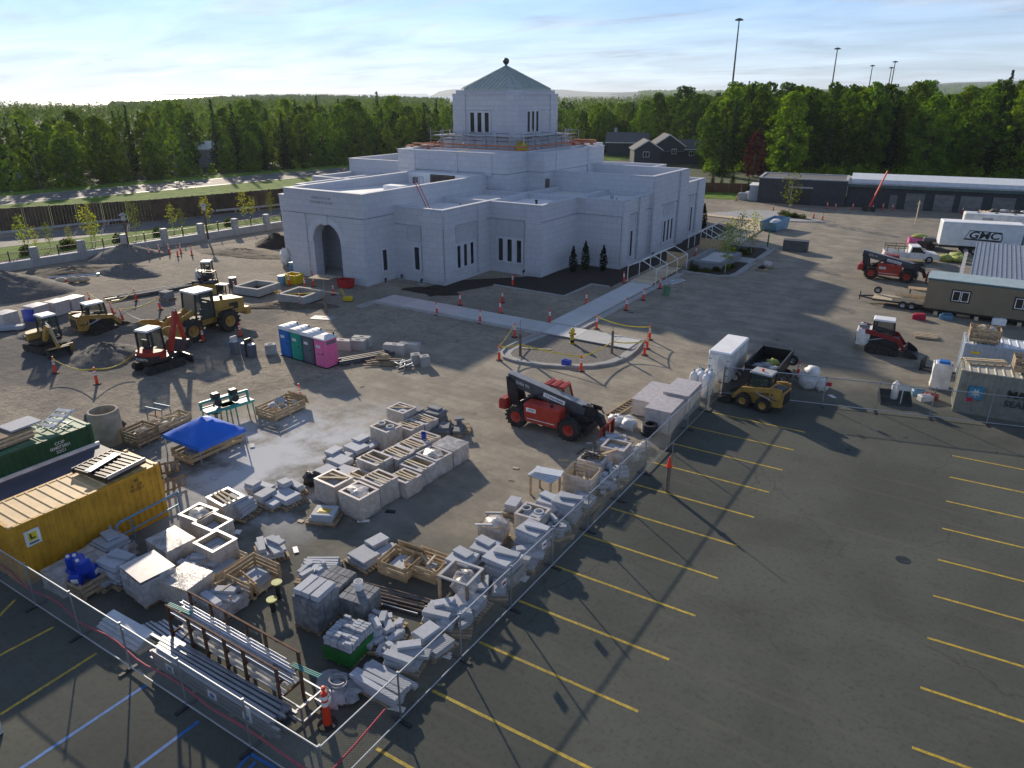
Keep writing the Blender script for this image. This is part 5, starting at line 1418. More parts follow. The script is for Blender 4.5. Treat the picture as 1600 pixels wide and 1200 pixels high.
def stone_pallet(label, q, rz, kind, group=None, seed=0, m='slab', psx=1.0, psy=1.0):
    rnd = random.Random(seed)
    r = thing('stone_pallet', label, 'stone pallet', q, rz, group); r.scale = (1.14,1.14,1.12)
    pallet(r, psx, psy)
    if kind == 'flat': sp = stack(rnd, 3, 1.0, 0.8, 0.09)
    elif kind == 'two': sp = stack(rnd, 4, 0.55, 0.75, 0.09, shift=(-0.3,0)) + stack(rnd, 2, 0.5, 0.8, 0.1, shift=(0.32,0))
    elif kind == 'high': sp = stack(rnd, 7, 0.95, 0.85, 0.09, jit=0.08) + [(-0.1,0.1,0.80,0.7,0.4,0.07,-0.2)]
    elif kind == 'tower': sp = stack(rnd, 9, 1.05, 0.9, 0.085, jit=0.07) + [(0.1,0.1,0.93,0.9,0.3,0.08,0.2)]
    elif kind == 'bars': sp = [(rnd.uniform(-.05,.05), -0.42+0.14*i, 0.145+0.13*k, 1.25*rnd.uniform(.85,1.05), 0.12, 0.12, rnd.uniform(-.05,.05)) for k in range(2) for i in range(7-k)]
    elif kind == 'long': sp = [(rnd.uniform(-.08,.08), -0.4+0.2*i, 0.145+0.12*k, 1.7*rnd.uniform(.85,1.05), 0.18, 0.11, rnd.uniform(-.04,.04)) for k in range(3) for i in range(5-k)]
    elif kind == 'lean': sp = stack(rnd, 2, 1.1, 0.9, 0.10) + [(0.1,0.05,0.37,1.2,0.35,0.1,0.15),(-0.1,-0.3,0.37,0.9,0.25,0.16,-0.1),(0.0,0.2,0.48,0.7,0.3,0.1,0.5)]
    elif kind == 'L': sp = stack(rnd, 3, 0.95, 0.35, 0.1, shift=(0,0.25)) + stack(rnd, 5, 0.5, 0.5, 0.1, shift=(-0.22,-0.1))
    elif kind == 'mini': sp = [(0,0,0.145,0.7,0.5,0.12,0.1),(0.05,0,0.27,0.45,0.4,0.12,0.0),(0.05,0,0.39,0.25,0.25,0.22,0),(0.05,0,0.62,0.5,0.4,0.08,0.1),(-0.4,0.2,0.145,0.3,0.4,0.15,0.2)]
    elif kind == 'rubble': sp = [(rnd.uniform(-.45,.45), rnd.uniform(-.38,.38), 0.145+rnd.uniform(0,.4)*k/26, rnd.uniform(.15,.5), rnd.uniform(.1,.3), rnd.uniform(.06,.16), rnd.uniform(0,3)) for k in range(26)]
    pile(r, sp, m)
    if kind in ('tower','high','lean') and seed % 2 == 0 and seed > 190: film_skirt(0.62,0.54,0.55,0.02,seed,0.09).build('loose_film','film',r,smooth=60)
    return r
def film_skirt(w, d, h_, z0, seed, amp=0.02):
    """crinkled film round the four sides, open at the top"""
    rnd = random.Random(seed); n = 6; pts = []
    for (ax,ay),(bx,by) in zip(((-w,-d),(w,-d),(w,d),(-w,d)),((w,-d),(w,d),(-w,d),(-w,-d))):
        for i in range(n): u = i/n; pts.append((ax+(bx-ax)*u, ay+(by-ay)*u))
    mb = MB(); lv = 5; N_ = len(pts); vs = []
    for k in range(lv+1):
        for (x,y) in pts:
            f_ = 1+rnd.uniform(-amp,amp)+(0.03 if k == 0 else 0); vs.append((x*f_, y*f_, z0+(h_-z0)*k/lv))
    fs = [(k*N_+i, k*N_+(i+1)%N_, (k+1)*N_+(i+1)%N_, (k+1)*N_+i) for k in range(lv) for i in range(N_)]
    return mb.add(vs, fs)
def wrapped_crate(label, q, rz, w, d, h_, group=None, seed=0, top='boards', inner='slab'):
    rnd = random.Random(seed)
    r = thing('wrapped_crate', label, 'crate', q, rz, group)
    pallet(r, w/1.2, d/1.0)
    a, b = w/2, d/2
    film_skirt(a, b, h_, 0.05, seed).build('film_wrap','film_rim' if inner == 'white' else 'film',r,smooth=50)
    bx = MB(); bx.box(-a+0.03,a-0.03,-b+0.03,-b+0.06,0.145,h_-0.02).box(-a+0.03,a-0.03,b-0.06,b-0.03,0.145,h_-0.02).box(-a+0.03,-a+0.06,-b+0.061,b-0.061,0.145,h_-0.02).box(a-0.06,a-0.03,-b+0.061,b-0.061,0.145,h_-0.02)
    bx.build('crate_wall','pale_wood' if inner != 'white' else 'white_paint',r)
    if top != 'cover':
        t = 0.11
        for x0,x1,y0,y1 in ((-a-.01,a+.01,-b-.01,-b+t),(-a-.01,a+.01,b-t,b+.01),(-a-.01,-a+t,-b+t+.002,b-t-.002),(a-t,a+.01,-b+t+.002,b-t-.002)):
            MB().box(x0,x1,y0,y1,h_-0.015,h_+0.012).build('rim','film_rim',r)
        zt = h_*rnd.uniform(0.55,0.8)
        sp = stack(rnd, 1, w-0.25, d-0.25, 0.1, zt, 0.02, cols=rnd.choice((1,2,3))); pile(r, sp, 'slab' if inner == 'slab' else 'slab_dark')
        MB().box(-a+0.07,a-0.07,-b+0.07,b-0.07,0.15,zt-0.01).build('filler','slab_dark',r)
    if top == 'boards':
        for i in range(rnd.choice((2,3))):
            y = -b*0.55+b*1.1*(i+0.3)/3; MB().cb((0,y,h_+0.028),(w*0.98,0.09,0.03),(0,0,rnd.uniform(-.08,.08))).build('board','pale_wood',r)
    elif top == 'cross':
        MB().cb((0,0,h_+0.03),(w*0.95,0.1,0.03),(0,0,0.6)).build('board','pale_wood',r); MB().cb((-.1,0.2,h_+0.03),(w*0.5,0.08,0.03),(0,0,0.1)).build('board','pale_wood',r)
    elif top == 'cover':
        mb = MB(); n = 5; vs = []
        for j in range(n+1):
            for i in range(n+1):
                u, v = i/n, j/n; e = min(u,1-u,v,1-v); vs.append(((u-.5)*w*1.02, (v-.5)*d*1.02, h_+0.01+0.07*e*rnd.uniform(0.2,1.0)))
        fs = [(j*(n+1)+i, j*(n+1)+i+1, (j+1)*(n+1)+i+1, (j+1)*(n+1)+i) for j in range(n) for i in range(n)]
        mb.add(vs, fs).build('film_top','film_rim' if inner == 'white' else 'film',r,smooth=60); MB().box(-a+0.06,a-0.06,-b+0.06,b-0.06,0.15,h_-0.01).build('filler','white_paint' if inner == 'white' else 'slab_dark',r)
    elif top == 'rings':
        for cx_ in (-0.25,0.25):
            mb = MB(); mb.lathe([(0.16,h_+0.02),(0.22,h_+0.02),(0.22,h_+0.10),(0.16,h_+0.10),(0.16,h_+0.02)],16,(cx_*w,0,0)); mb.build('stone_ring','slab',r)
    elif top == 'rags':
        MB().blob((0,0,h_-0.02),(w*0.38,d*0.34,0.12),seed,12,6,0.35).build('loose_film','film',r,smooth=60)
    return r
def open_crate(label, q, rz, w, d, h_, group=None, seed=0, fill='slab', m='new_wood', sides='nesw', lid=False):
    """slatted timber crate, open top; every slat its own piece"""
    rnd = random.Random(seed); r = thing('wooden_crate', label, 'crate', q, rz, group); a, b = w/2, d/2
    fl = MB().box(-a,a,-b,b,0.10,0.13)
    for y in (-b+0.08,0,b-0.08): fl.box(-a,a,y-0.05,y+0.05,0,0.098)
    fl.build('floor', m, r)
    for x in (-a,a):
        for y in (-b,b): MB().box(x-0.035,x+0.035,y-0.035,y+0.035,0.131,h_).build('post', m, r)
    n = max(2, int((h_-0.13)/0.17)); sh = (h_-0.15)/n
    for k in range(n):
        z0 = 0.15+k*sh; z1 = z0+sh*0.72
        if 's' in sides: MB().box(-a-0.03,a+0.03,-b-0.06,-b-0.037,z0,z1).build('slat', m, r)
        if 'n' in sides: MB().box(-a-0.03,a+0.03,b+0.037,b+0.06,z0,z1).build('slat', m, r)
        if 'w' in sides: MB().box(-a-0.06,-a-0.037,-b-0.03,b+0.03,z0,z1).build('slat', m, r)
        if 'e' in sides: MB().box(a+0.037,a+0.06,-b-0.03,b+0.03,z0,z1).build('slat', m, r)
    if fill == 'slab': pile(r, stack(rnd, max(2,int(h_*4)), w*0.6, d*0.75, 0.11, 0.135, 0.06), 'slab')
    elif fill == 'scrap':
        pile(r, [(rnd.uniform(-a*.5,a*.5), rnd.uniform(-b*.5,b*.5), 0.14+0.06*i, rnd.uniform(.3,.8)*w, 0.09, 0.05, rnd.uniform(0,3)) for i in range(9)], 'pale_wood', 'scrap_board')
        pile(r, [(rnd.uniform(-a*.4,a*.4), rnd.uniform(-b*.4,b*.4), 0.14+0.08*i, .35, .25, 0.08, rnd.uniform(0,3)) for i in range(4)], 'slab')
    elif fill == 'rubble':
        for i in range(10): MB().blob((rnd.uniform(-a*.6,a*.6), rnd.uniform(-b*.6,b*.6), 0.13+rnd.uniform(0.1,h_*0.75)),(rnd.uniform(.12,.3),)*3,seed+i,8,5,0.3).build('debris', rnd.choice(('silver_tarp','slab','pale_wood')), r)
    if lid:
        MB().cb((0,b+0.25,h_*0.75),(w,0.05,h_*0.9),(0.35,0,0)).build('lid', m, r)
    return r
Z0 = lambda x, y: V(x, y, 0)
# the double row of film-wrapped crates in the yard
CR = [(-20.84,20.1,1.35,1.2,1.12,'rags','film-wrapped crate at the near end of the double row, rags inside'),(-22.6,20.3,1.4,1.15,1.12,'cross','film-wrapped crate with a board across one corner of its top, double row end'),
 (-20.85,21.45,1.3,1.15,1.12,'boards','film-wrapped crate with dark stone under two boards, second in the double row'),(-22.15,21.5,1.2,1.0,0.8,'boards',None),(-20.3,22.6,1.15,1.05,0.85,'boards',None),
 (-22.4,22.85,1.35,1.15,1.1,'boards',None),(-22.0,24.0,1.3,1.1,1.0,'boards',None),(-20.5,23.8,1.4,1.15,0.9,'boards',None),(-20.45,25.0,1.4,1.15,0.95,'rags','film-wrapped crate with crumpled film on top, second from the far end'),
 (-20.4,26.3,1.4,1.25,0.95,'cover','crate fully covered with white film at the far end of the double row'),(-21.95,25.1,1.25,1.05,1.0,'boards',None),(-22.0,26.2,1.25,1.05,0.95,'boards',None),
 (-24.3,25.8,1.3,1.15,1.15,'rings','film-wrapped crate with round stone rings on its top'),(-23.7,27.0,1.2,1.05,0.9,'boards',None),(-23.6,28.1,1.25,1.0,0.85,'boards',None),(-25.1,28.0,1.3,1.1,1.2,'cross','tallest wrapped crate with loose boards on top behind the double row')]
for i,(x,y,w,d,h_,tp,lb) in enumerate(CR):
    wrapped_crate(lb or 'film-wrapped stone crate with boards across its open top in the double row', Z0(x,y), R(-4)+0.03*math.sin(i*3), w, d, h_, 'wrapped crates in the double row', i, tp)
o = thing('bucket','small blue bucket standing on a wrapped crate','bucket',V(-21.9,26.0,0.98)); MB().lathe([(0,0),(0.12,0),(0.15,0.3),(0.14,0.3),(0.11,0.03),(0,0.03)],12).build('shell','blue_plastic',o,smooth=30)
MB().tube([(0.14*math.cos(a),0,0.28+0.14*math.sin(a)) for a in [math.pi*i/6 for i in range(7)]],0.008,4).build('handle','steel',o)
SP = [('flat',(-24.3,21.5),'stack of flat grey slabs beside the double row near the black bag'),('flat',(-24.7,22.7),'low pallet of flat grey slabs in the row beside the wrapped crates'),('two',(-25.2,23.2),'pallet with two uneven stacks of grey slabs behind the wrapped crates'),('flat',(-25.0,24.2),'wide grey slabs lying by the ringed crate'),('two',(-25.0,25.0),'grey slabs laid out in front of the ringed crate'),
 ('flat',(-23.5,22.0),'short row of pale slabs tucked behind a wrapped crate'),('flat',(-23.3,23.3),'thin slabs against the wrapped double row')]
for i,(k,(x,y),lb) in enumerate(SP): stone_pallet(lb, Z0(x,y), R(-6+5*(i%3)), k, 'slab pallets beside the double row', 40+i)
SP = [('high','block',(653,664),'dark grey block stack by the far wrapped crates'),('high','block',(682,662),'twin dark block stack beside the blue bucket crate'),('flat','slab_dark',(690,680),'low dark slab pile beyond the covered crate'),('two','slab_dark',(705,678),'uneven dark slab pile beyond the covered crate'),('mini','slab_dark',(716,672),'small pallet with a pedestal of dark slabs standing apart')]
for i,(k,mm,p,lb) in enumerate(SP): stone_pallet(lb, at(*p), R(10*i), k, None, 60+i, mm)
SP = [('flat',(508,812),'single pallet with a stone slab and a yellow template on top'),('two',(425,788),'pallet with two stacks of thin slabs, left of the double row'),('L',(455,772),'pallet with L-shaped slab stacks next to the sunlit powder'),('flat',(450,785),'half empty pallet with a pale slab at one edge'),
 ('L',(408,775),'pallet carrying an L-shaped pale slab pile'),('high',(378,805),'pallet with a leaning stack of four grey slabs'),('lean',(425,866),'pallet of long grey slabs with offcuts on top'),('bars',(503,893),'pallet of white square bars in the sun'),('flat',(572,880),'low pallet with one wide flat slab'),('two',(598,866),'small pallet with two narrow slabs')]
for i,(k,p,lb) in enumerate(SP): stone_pallet(lb, at(*p), R((25,0,-5,-5,5,8,-28,30,-8,-8)[i]), k, None, 80+i, psx=1.05, psy=1.0)
tag(MB().cham(-0.28,0.28,-0.2,0.2,0,0.05,0.02).box(-0.2,0.2,-0.12,0.12,0.051,0.07).build('template','yellow_plastic',loc=V(*at(508,812).xy,0.43),rz=R(25)),'yellow frame lying on a lone slab pallet','template')
# crates by the yellow container
WC = [((310,800,1.0),1.2,1.1,1.0,'rags','wrapped white crate against the yellow container end, film sagging in'),((332,815,1.0),1.25,1.05,1.0,'none','wrapped white crate with an open top and grey slab inside'),((336,845,1.0),1.25,1.15,1.0,'none','wrapped clear-film crate with thin slabs inside, near the trestle crate'),((266,842,0.95),1.5,1.25,0.95,'cover','wrapped crate with a peaked film cover by the blue railing'),
      ((232,893,1.05),1.5,1.2,1.05,'cover','tall layered crate under smooth film beside the dark asphalt'),((290,900,0.95),1.4,1.25,0.95,'cover','film crate with a sagging top next to the pipe rack'),((300,775,0.95),1.0,0.9,0.9,'none','whitish crate behind the railing'),((352,776,1.0),1.3,1.1,1.0,'boards','crate with grey timbers laid over its top')]
for i,((x,y,z),w,d,h_,tp,lb) in enumerate(WC):
    if i in (4, 6): continue
    q = at(x,y,z); wrapped_crate(lb, Z0(q.x,q.y), R((4,2,0,-4,-6,8,0,-5)[i]), w, d, h_, None, 120+i, tp)
q = at(232,893,0.95); lc = stone_pallet('tall layered slab stack under smooth film beside the dark asphalt', Z0(q.x,q.y), R(-6), 'tower', None, 171); lc.scale = (1.45,1.35,1.15)
film_skirt(0.56,0.49,0.96,0.1,17,0.03).build('film_wrap','film',lc,smooth=50); MB().box(-0.56,0.56,-0.49,0.49,1.03,1.05).build('cover_board','film_rim',lc)
q = at(110,918); wrapped_crate('long low crate under grey film at the foot of the yellow container', Z0(-26.6,10.6), R(3), 1.3, 1.9, 0.8, None, 140, 'cover')
q = at(130,905); open_crate('film-draped timber crate holding blue jugs by the yellow container', Z0(-25.9,10.5), R(5), 1.4, 1.15, 0.75, None, 141, None, 'pallet_wood')
for i,(x,y,z) in enumerate(((-26.15,10.3,0.15),(-25.75,10.2,0.15),(-26.2,10.75,0.15),(-25.75,10.75,0.15),(-25.95,10.5,0.63),(-25.6,10.45,0.63),(-26.25,10.4,0.63))):
    o = thing('blue_jug', 'blue plastic jug in the timber crate by the yellow container' if z < 0.5 else 'blue plastic jug piled on top in the timber crate by the container', 'jug', V(x,y,z+0.3), i*0.7, 'blue jugs in the crate'); o.scale = (1.25,1.25,1.2)
    MB().cham(-0.17,0.17,-0.17,0.17,0,0.40,0.05).build('body','blue_plastic',o); MB().cyl((0.08,0.08,0.4),(0.08,0.08,0.46),0.05,n=8).build('cap','white_tape',o); MB().box(-0.1,0.1,-0.176,-0.171,0.1,0.28).build('paper_label','white_tape',o)
stone_pallet('tall stack of thin grey slabs beside the blue jugs', at(190,905), R(5), 'tower', None, 150)
stone_pallet('lower slab stack with green leaves of film beside the blue jugs', at(165,908), R(8), 'two', None, 151)
stone_pallet('grey slabs on a pallet pushed against the yellow container', at(175,880), R(3), 'flat', None, 152)
stone_pallet('slab offcuts behind the tall film crate', at(312,893), R(12), 'lean', None, 153)
open_crate('long narrow timber crate with dark timbers inside', at(350,895), R(3), 1.0, 1.5, 0.65, None, 154, 'slab', 'pale_wood')
open_crate('large open timber crate with stacked slabs inside', at(398,915), R(2), 1.35, 1.35, 0.85, None, 155, 'slab', 'new_wood', 'nws')
open_crate('broken timber crate with tilted slabs beside the large open crate', at(372,935), R(-10), 1.1, 1.0, 0.7, None, 156, 'scrap', 'new_wood', 'nw')
open_crate('new timber crate with a raised back board holding offcuts', at(627,893), R(4), 1.25, 1.1, 0.75, None, 157, 'slab', 'new_wood', 'nesw', True)
open_crate('new timber crate filled with scrap boards, right of its twin', at(670,895), R(4), 1.35, 1.1, 0.7, None, 158, 'scrap', 'new_wood')
open_crate('wide slatted bin of packing waste near the saw tables', at(440,645), R(2), 1.5, 2.3, 0.7, None, 159, 'rubble', 'new_wood', 'nesw', True)
# stacked dark blocks in the corner and the green-topped pile
def block_cube(label, q, rz, nx, ny, nz, s_=(0.22,0.4,0.2), m='block', seed=0, z0=0.145, extra=None, psx=1.0, psy=1.2):
    rnd = random.Random(seed); r = thing('block_stack', label, 'stone blocks', q, rz); pallet(r, psx, psy)
    me = [MB().cham(-s_[0]/2*0.96,s_[0]/2*0.96,-s_[1]/2*0.96,s_[1]/2*0.96,0,s_[2]*0.97,0.008).mesh('block', m) for _ in range(1)][0]
    for k in range(nz):
        for i in range(nx):
            for j in range(ny):
                if 0 < i < nx-1 and 0 < j < ny-1 and k < nz-1: continue
                link('block', me, r, ((i-(nx-1)/2)*s_[0]+rnd.uniform(-.008,.008), (j-(ny-1)/2)*s_[1]+rnd.uniform(-.008,.008), z0+k*s_[2]), rnd.uniform(-.03,.03))
    return r
bc = block_cube('tall stack of dark stone blocks with three pale slabs on top', Z0(-17.0,13.9), R(5), 5, 3, 6, seed=1)
pile(bc, [(-0.38,0,1.36,0.34,0.95,0.2,0.02),(0,0,1.36,0.34,0.95,0.2,-0.02),(0.38,0,1.36,0.34,0.95,0.2,0.03)], 'slab')
block_cube('dark stone block stack tucked behind the tall one', Z0(-17.4,15.2), R(5), 5, 3, 4, seed=2)
block_cube('lower block stack with a white bucket on it', Z0(-16.1,15.1), R(8), 5, 3, 4, (0.22,0.36,0.18), seed=3)
tag(MB().lathe([(0,0),(0.14,0),(0.17,0.36),(0.16,0.36),(0.13,0.03),(0,0.03)],12).build('bucket','white_tape',loc=V(-16.2,15.2,0.88),smooth=30),'white bucket standing on a block stack','bucket')
gp = thing('green_stack','green wrapped pallet topped with loose grey bricks in the fence corner','brick stack',Z0(-14.95,13.35),R(6)); pallet(gp,1.05,1.2)
film_skirt(0.58,0.62,0.62,0.1,5).build('green_wrap','green_plastic',gp,smooth=50); MB().box(-0.55,0.55,-0.58,0.58,0.13,0.615).build('wrapped_blocks','block',gp)
rnd = random.Random(8)
bk_ = MB().cham(-0.13,0.13,-0.055,0.055,0,0.09,0.006).mesh('brick','slab')
for k in range(4):
    for i in range(4):
        for j in range(9):
            if k == 3 and rnd.random() < 0.45: continue
            link('brick', bk_, gp, (-0.42+0.28*i+rnd.uniform(-.02,.02), -0.52+0.13*j, 0.63+0.095*k), rnd.uniform(-.12,.12))
stone_pallet('pallet of tumbled grey bricks beside the green wrapped stack', Z0(-14.7,14.75), R(10), 'rubble', None, 160)
stone_pallet('second layer of tumbled bricks on a pallet by the green stack', Z0(-14.2,14.2), R(20), 'rubble', None, 161)
sl = thing('pole_bundle','loose bundle of long dark pipes lying behind the green stack','pipes',Z0(-15.5,16.2),R(12)); rnd = random.Random(4)
for i in range(16): MB().cyl((-1.5+rnd.uniform(-.2,.2),-0.45+0.06*i,0.06+0.05*(i%3)),(1.5+rnd.uniform(-.3,.3),-0.5+0.065*i+rnd.uniform(-.1,.1),0.06+0.05*(i%3)),0.03,n=6).build('pipe',('dark_steel','galv','old_wood')[i%3],sl)
# ================================================================== PIPE RACK AND STEEL STUDS
rr = thing('pipe_rack','rusty steel rack loaded with long silver channels near the corner','rack',Z0(-17.4,10.75),0)
for x in (-2.7,-1.6,-0.8,0.2,1.1,2.6):
    for y in (-0.42,0.42):
        MB().box(x-0.04,x+0.04,y-0.04,y+0.04,0,1.75).build('upright','rust',rr)
    MB().box(x-0.03,x+0.03,-0.379,0.379,0.62,0.70).build('arm','rust',rr); MB().box(x-0.031,x+0.031,-0.379,0.379,1.18,1.26).build('arm','rust',rr)
for y in (-0.42,0.42):
    MB().box(-2.78,2.7,y-0.03,y+0.03,1.752,1.80).build('top_rail','rust',rr)
    MB().bar((-2.66,y+0.05,0.1),(-1.64,y+0.05,1.2),0.04).build('brace','rust',rr)
ex = MB(); ex.bar((2.62,-0.42,0.75),(3.5,-0.42,0.75),0.05); ex.bar((2.62,0.42,0.75),(3.5,0.42,0.75),0.05); ex.bar((3.5,-0.42,0.75),(3.5,0.42,0.75),0.05); ex.bar((2.62,-0.42,0.2),(3.5,-0.42,0.2),0.05); ex.bar((2.62,0.42,0.2),(3.5,0.42,0.2),0.05); ex.bar((3.5,-0.42,0.2),(3.5,0.42,0.2),0.05); ex.bar((3.0,-0.42,0.2),(3.0,0.42,0.2),0.05); ex.bar((3.5,-0.42,0.0),(3.5,-0.42,0.75),0.05); ex.bar((3.5,0.42,0),(3.5,0.42,0.75),0.05)
ex.build('end_frame','galv',rr)
rnd = random.Random(6)
def channel(L, w=0.12, h_=0.06):
    return MB().box(-L/2,L/2,-w/2,w/2,0,0.012).box(-L/2,L/2,-w/2,-w/2+0.012,0.0125,h_).box(-L/2,L/2,w/2-0.012,w/2,0.0125,h_)
ch_ = [channel(L_).mesh('channel','alu') for L_ in (4.6,5.2,5.8)]
ch_t = thing('channel_load','long silver channels lying on the upper rack arms','steel channels',V(-17.5,10.75,1.265))
for k in range(3):
    for i in range(5-k): link('channel', ch_[(i+k)%3], ch_t, (rnd.uniform(-.4,.5), -0.28+0.145*i, 0.065*k))
ch_b = thing('channel_load','white profiles lying on the lower rack arms','steel channels',V(-17.5,10.75,0.705)); chw = channel(5.0,0.16,0.08).mesh('channel','white_paint')
for i in range(4): link('channel', chw, ch_b, (rnd.uniform(-.5,.5), -0.27+0.18*i, 0.0))
for i,(x,y,z) in enumerate(((-20.2,10.6,1.33),(-14.5,10.9,1.34))):
    mb = MB()
    for j in range(3): mb.cyl((-0.5,0.06*j,0),(0.6,0.06*j,0),0.025,n=6)
    tag(mb.build('tube_end','teal_paint',loc=V(x+0.2,y,z+0.16),rz=0.1), ['teal wrapped tube ends at the container end of the rack','pale teal tube ends sticking out at the corner end of the rack'][i], 'tubes')
st = thing('steel_studs','long bundle of grey steel studs on bearers along the fence','steel studs',Z0(-17.05,9.85),R(0.5))
for x in (-2.6,-0.8,1.0,2.4): MB().box(x-0.06,x+0.06,-0.42,0.42,0,0.10).build('bearer','pallet_wood',st)
sm_ = [MB().box(-L_/2,L_/2,-0.045,0.045,0,0.085).mesh('stud','galv') for L_ in (5.6,5.9,6.1)]
for k in range(7):
    for i in range(8):
        if 0 < i < 7 and k < 6 and k > 0: continue
        link('stud', sm_[(i*3+k)%3], st, (rnd.uniform(-.08,.08), -0.36+0.1*i+0.01*(k%2), 0.102+0.088*k))
for i in range(4): link('stud', sm_[i%3], st, (rnd.uniform(-.4,.1), -0.2+0.14*i, 0.102+0.088*7), 0.01*i)
for x in (-1.9,0.2,1.8): MB().box(x-0.2,x+0.2,-0.428,-0.412,0.3,0.55).build('bundle_tag','white_tape',st); 
for x in (-1.9,0.2,1.8): MB().box(x-0.1,x+0.1,-0.434,-0.430,0.34,0.5).build('tag_print','toilet_blue',st)
cp_ = thing('roof_cover_sheets','bluish perforated metal sheets on a plywood board by the fence','metal sheets',Z0(-22.0,9.75),R(0))
MB().box(-1.0,1.2,-0.3,0.35,0.02,0.10).build('board','pale_wood',cp_)
for i in range(4): MB().cb((0.02*i-0.1,-0.18+0.12*i,0.16+0.09*i),(2.3,0.34,0.05),(0.1,0,0.01*i)).build('sheet','cont_white_roof',cp_)
sd2 = thing('steel_studs','short pile of bright steel tracks between the sheets and the long studs','steel tracks',Z0(-20.9,10.55),R(-2))
for i in range(6): MB().box(-1.2+0.1*i,1.3,-0.25+0.1*i,-0.17+0.1*i,0.05*(i%3),0.05*(i%3)+0.07).build('track','alu',sd2)
tp_ = thing('tarp_heap','crumpled white tarp heaped at the corner end of the rack','tarp',Z0(-14.0,11.9),0)
for i in range(5): MB().blob((rnd.uniform(-.5,.5),rnd.uniform(-.4,.4),0.15),(0.45,0.4,0.22),i+3,12,6,0.35).build('fold','silver_tarp',tp_,smooth=60)
MB().tube([(0.3*math.cos(a)*(1-0.0*a),0.25*math.sin(a),0.3+0.02*a) for a in [0.5*i for i in range(26)]],0.03,5).build('rope_coil','silver_tarp',tp_)
rg = thing('blue_railing','pale blue tubular railing leaning on the yellow container','railing',V(-27.45,14.2,0),R(4))
MB().tube([(0,-1.5,0),(0.0,-1.5,0.95),(0,-1.35,1.1),(0,1.5,1.1),(0,1.5,0)],0.05,8).build('frame','blue_steel',rg,smooth=40)
MB().tube([(0,-1.5,0.5),(0,1.5,0.5)],0.04,6).build('rail','blue_steel',rg); MB().tube([(0,-0.8,0),(0,-0.8,1.1)],0.04,6).build('upright','blue_steel',rg)
# ================================================================== ROW OF STONE ALONG THE LONG FENCE
FS = [('long',(-12.85,12.75),'long pale slabs lying nearest the fence corner'),('lean',(-13.0,14.0),'tilted slab pile second from the fence corner'),('two',(-12.75,15.1),'slabs on a grey pallet near a torn cardboard sheet'),('lean',(-13.3,16.35),'jumbled white slab pile before the film-filled timber frame'),('flat',(-12.8,17.3),'wide slab on an upturned grey pallet'),
      ('high',(-13.9,20.0),'stack of thick slabs behind the tallest pale stack'),('tower',(-12.85,19.6),'tallest pale slab stack along the fence'),('tower',(-12.8,21.8),'blue-grey slab tower with angled slabs on top'),('high',(-13.5,24.4),'pair of pale boxes of stone above the ringed crate'),('tower',(-12.7,24.6),'dense slab stack under film close to the fence'),('two',(-12.7,18.5),'leaning offcuts below the tallest pale stack')]
for i,(k,(x,y),lb) in enumerate(FS): stone_pallet(lb, Z0(x,y), R((0,14,-10,20,5,4,0,-4,2,6,30)[i]), k, None, 200+i)
EX = [('rubble',(-12.7,16.2),'loose broken slabs spilled against the fence'),('lean',(-12.6,20.75),'slabs slumped between the pale stacks at the fence'),('high',(-14.2,18.9),'square slab stack inside the row behind the timber frame'),
      ('rubble',(-12.55,23.2),'film-tangled slab offcuts at the fence by the ringed crate'),('flat',(-12.6,25.9),'flat slabs close to the fence by the trestle table'),('two',(-14.7,23.9),'two small slab stacks inside the row by the ringed crate'),('rubble',(-12.5,29.2),'offcuts at the fence below the black scrap'),('rubble',(-12.45,27.9),'broken slabs at the fence below the film skirt'),('lean',(-14.0,32.0),'thin slabs between the red forks and the cable reel')]
for i,(k,(x,y),lb) in enumerate(EX): stone_pallet(lb, Z0(x,y), R((30,12,3,50,0,9,20,70,15)[i]), k, None, 400+i)
EX = [('high',(-27.0,12.2),'slab stack beside the yellow container under the film'),('flat',(-22.9,12.9),'flat slabs on a pallet behind the film crates'),('lean',(-20.6,12.6),'tilted slabs between the broken crate and the rack'),('rubble',(-18.9,15.6),'stone offcuts under torn film beside the white bars')]
for i,(k,(x,y),lb) in enumerate(EX): stone_pallet(lb, Z0(x,y), R((3,8,0,22,-5,4,30,10,-6,2)[i]), k, None, 430+i)
for i,(x,y) in enumerate(((-19.2,14.0),(-18.8,13.4))):
    o = thing('valve_pipe', ['dark flanged pipe stub standing taller by the block stacks','dark flanged pipe stub standing shorter by the block stacks'][i], 'pipe', Z0(x,y))
    MB().cyl((0,0,0),(0,0,0.7-0.2*i),0.09,n=10).build('barrel','dark_steel',o); MB().cyl((0,0,0.7-0.2*i),(0,0,0.75-0.2*i),0.2,n=14).build('flange','lime_wrap',o)
tf = thing('timber_frame_crate','bare timber crate frame stuffed with white film by the fence','crate frame',Z0(-13.5,17.75),R(4))
for x in (-0.6,0.6):
    for y in (-0.55,0.55): MB().box(x-.05,x+.05,y-.05,y+.05,0,1.05).build('post','pallet_wood',tf)
for y in (-0.55,0.55): MB().box(-0.65,0.65,y-0.05,y+0.05,1.053,1.12).build('rail','gray_trim',tf)
for x in (-0.6,0.6): MB().box(x-.05,x+.05,-0.498,0.498,1.054,1.12).build('rail','gray_trim',tf)
MB().blob((0.1,0.1,0.55),(0.5,0.45,0.45),3,12,7,0.3).build('loose_film','film',tf,smooth=60)
fc = thing('film_draped_crate','timber crate half covered by a white film sheet behind the pale stacks','crate',Z0(-14.5,21.4),R(8)); pallet(fc,1.0,1.1)
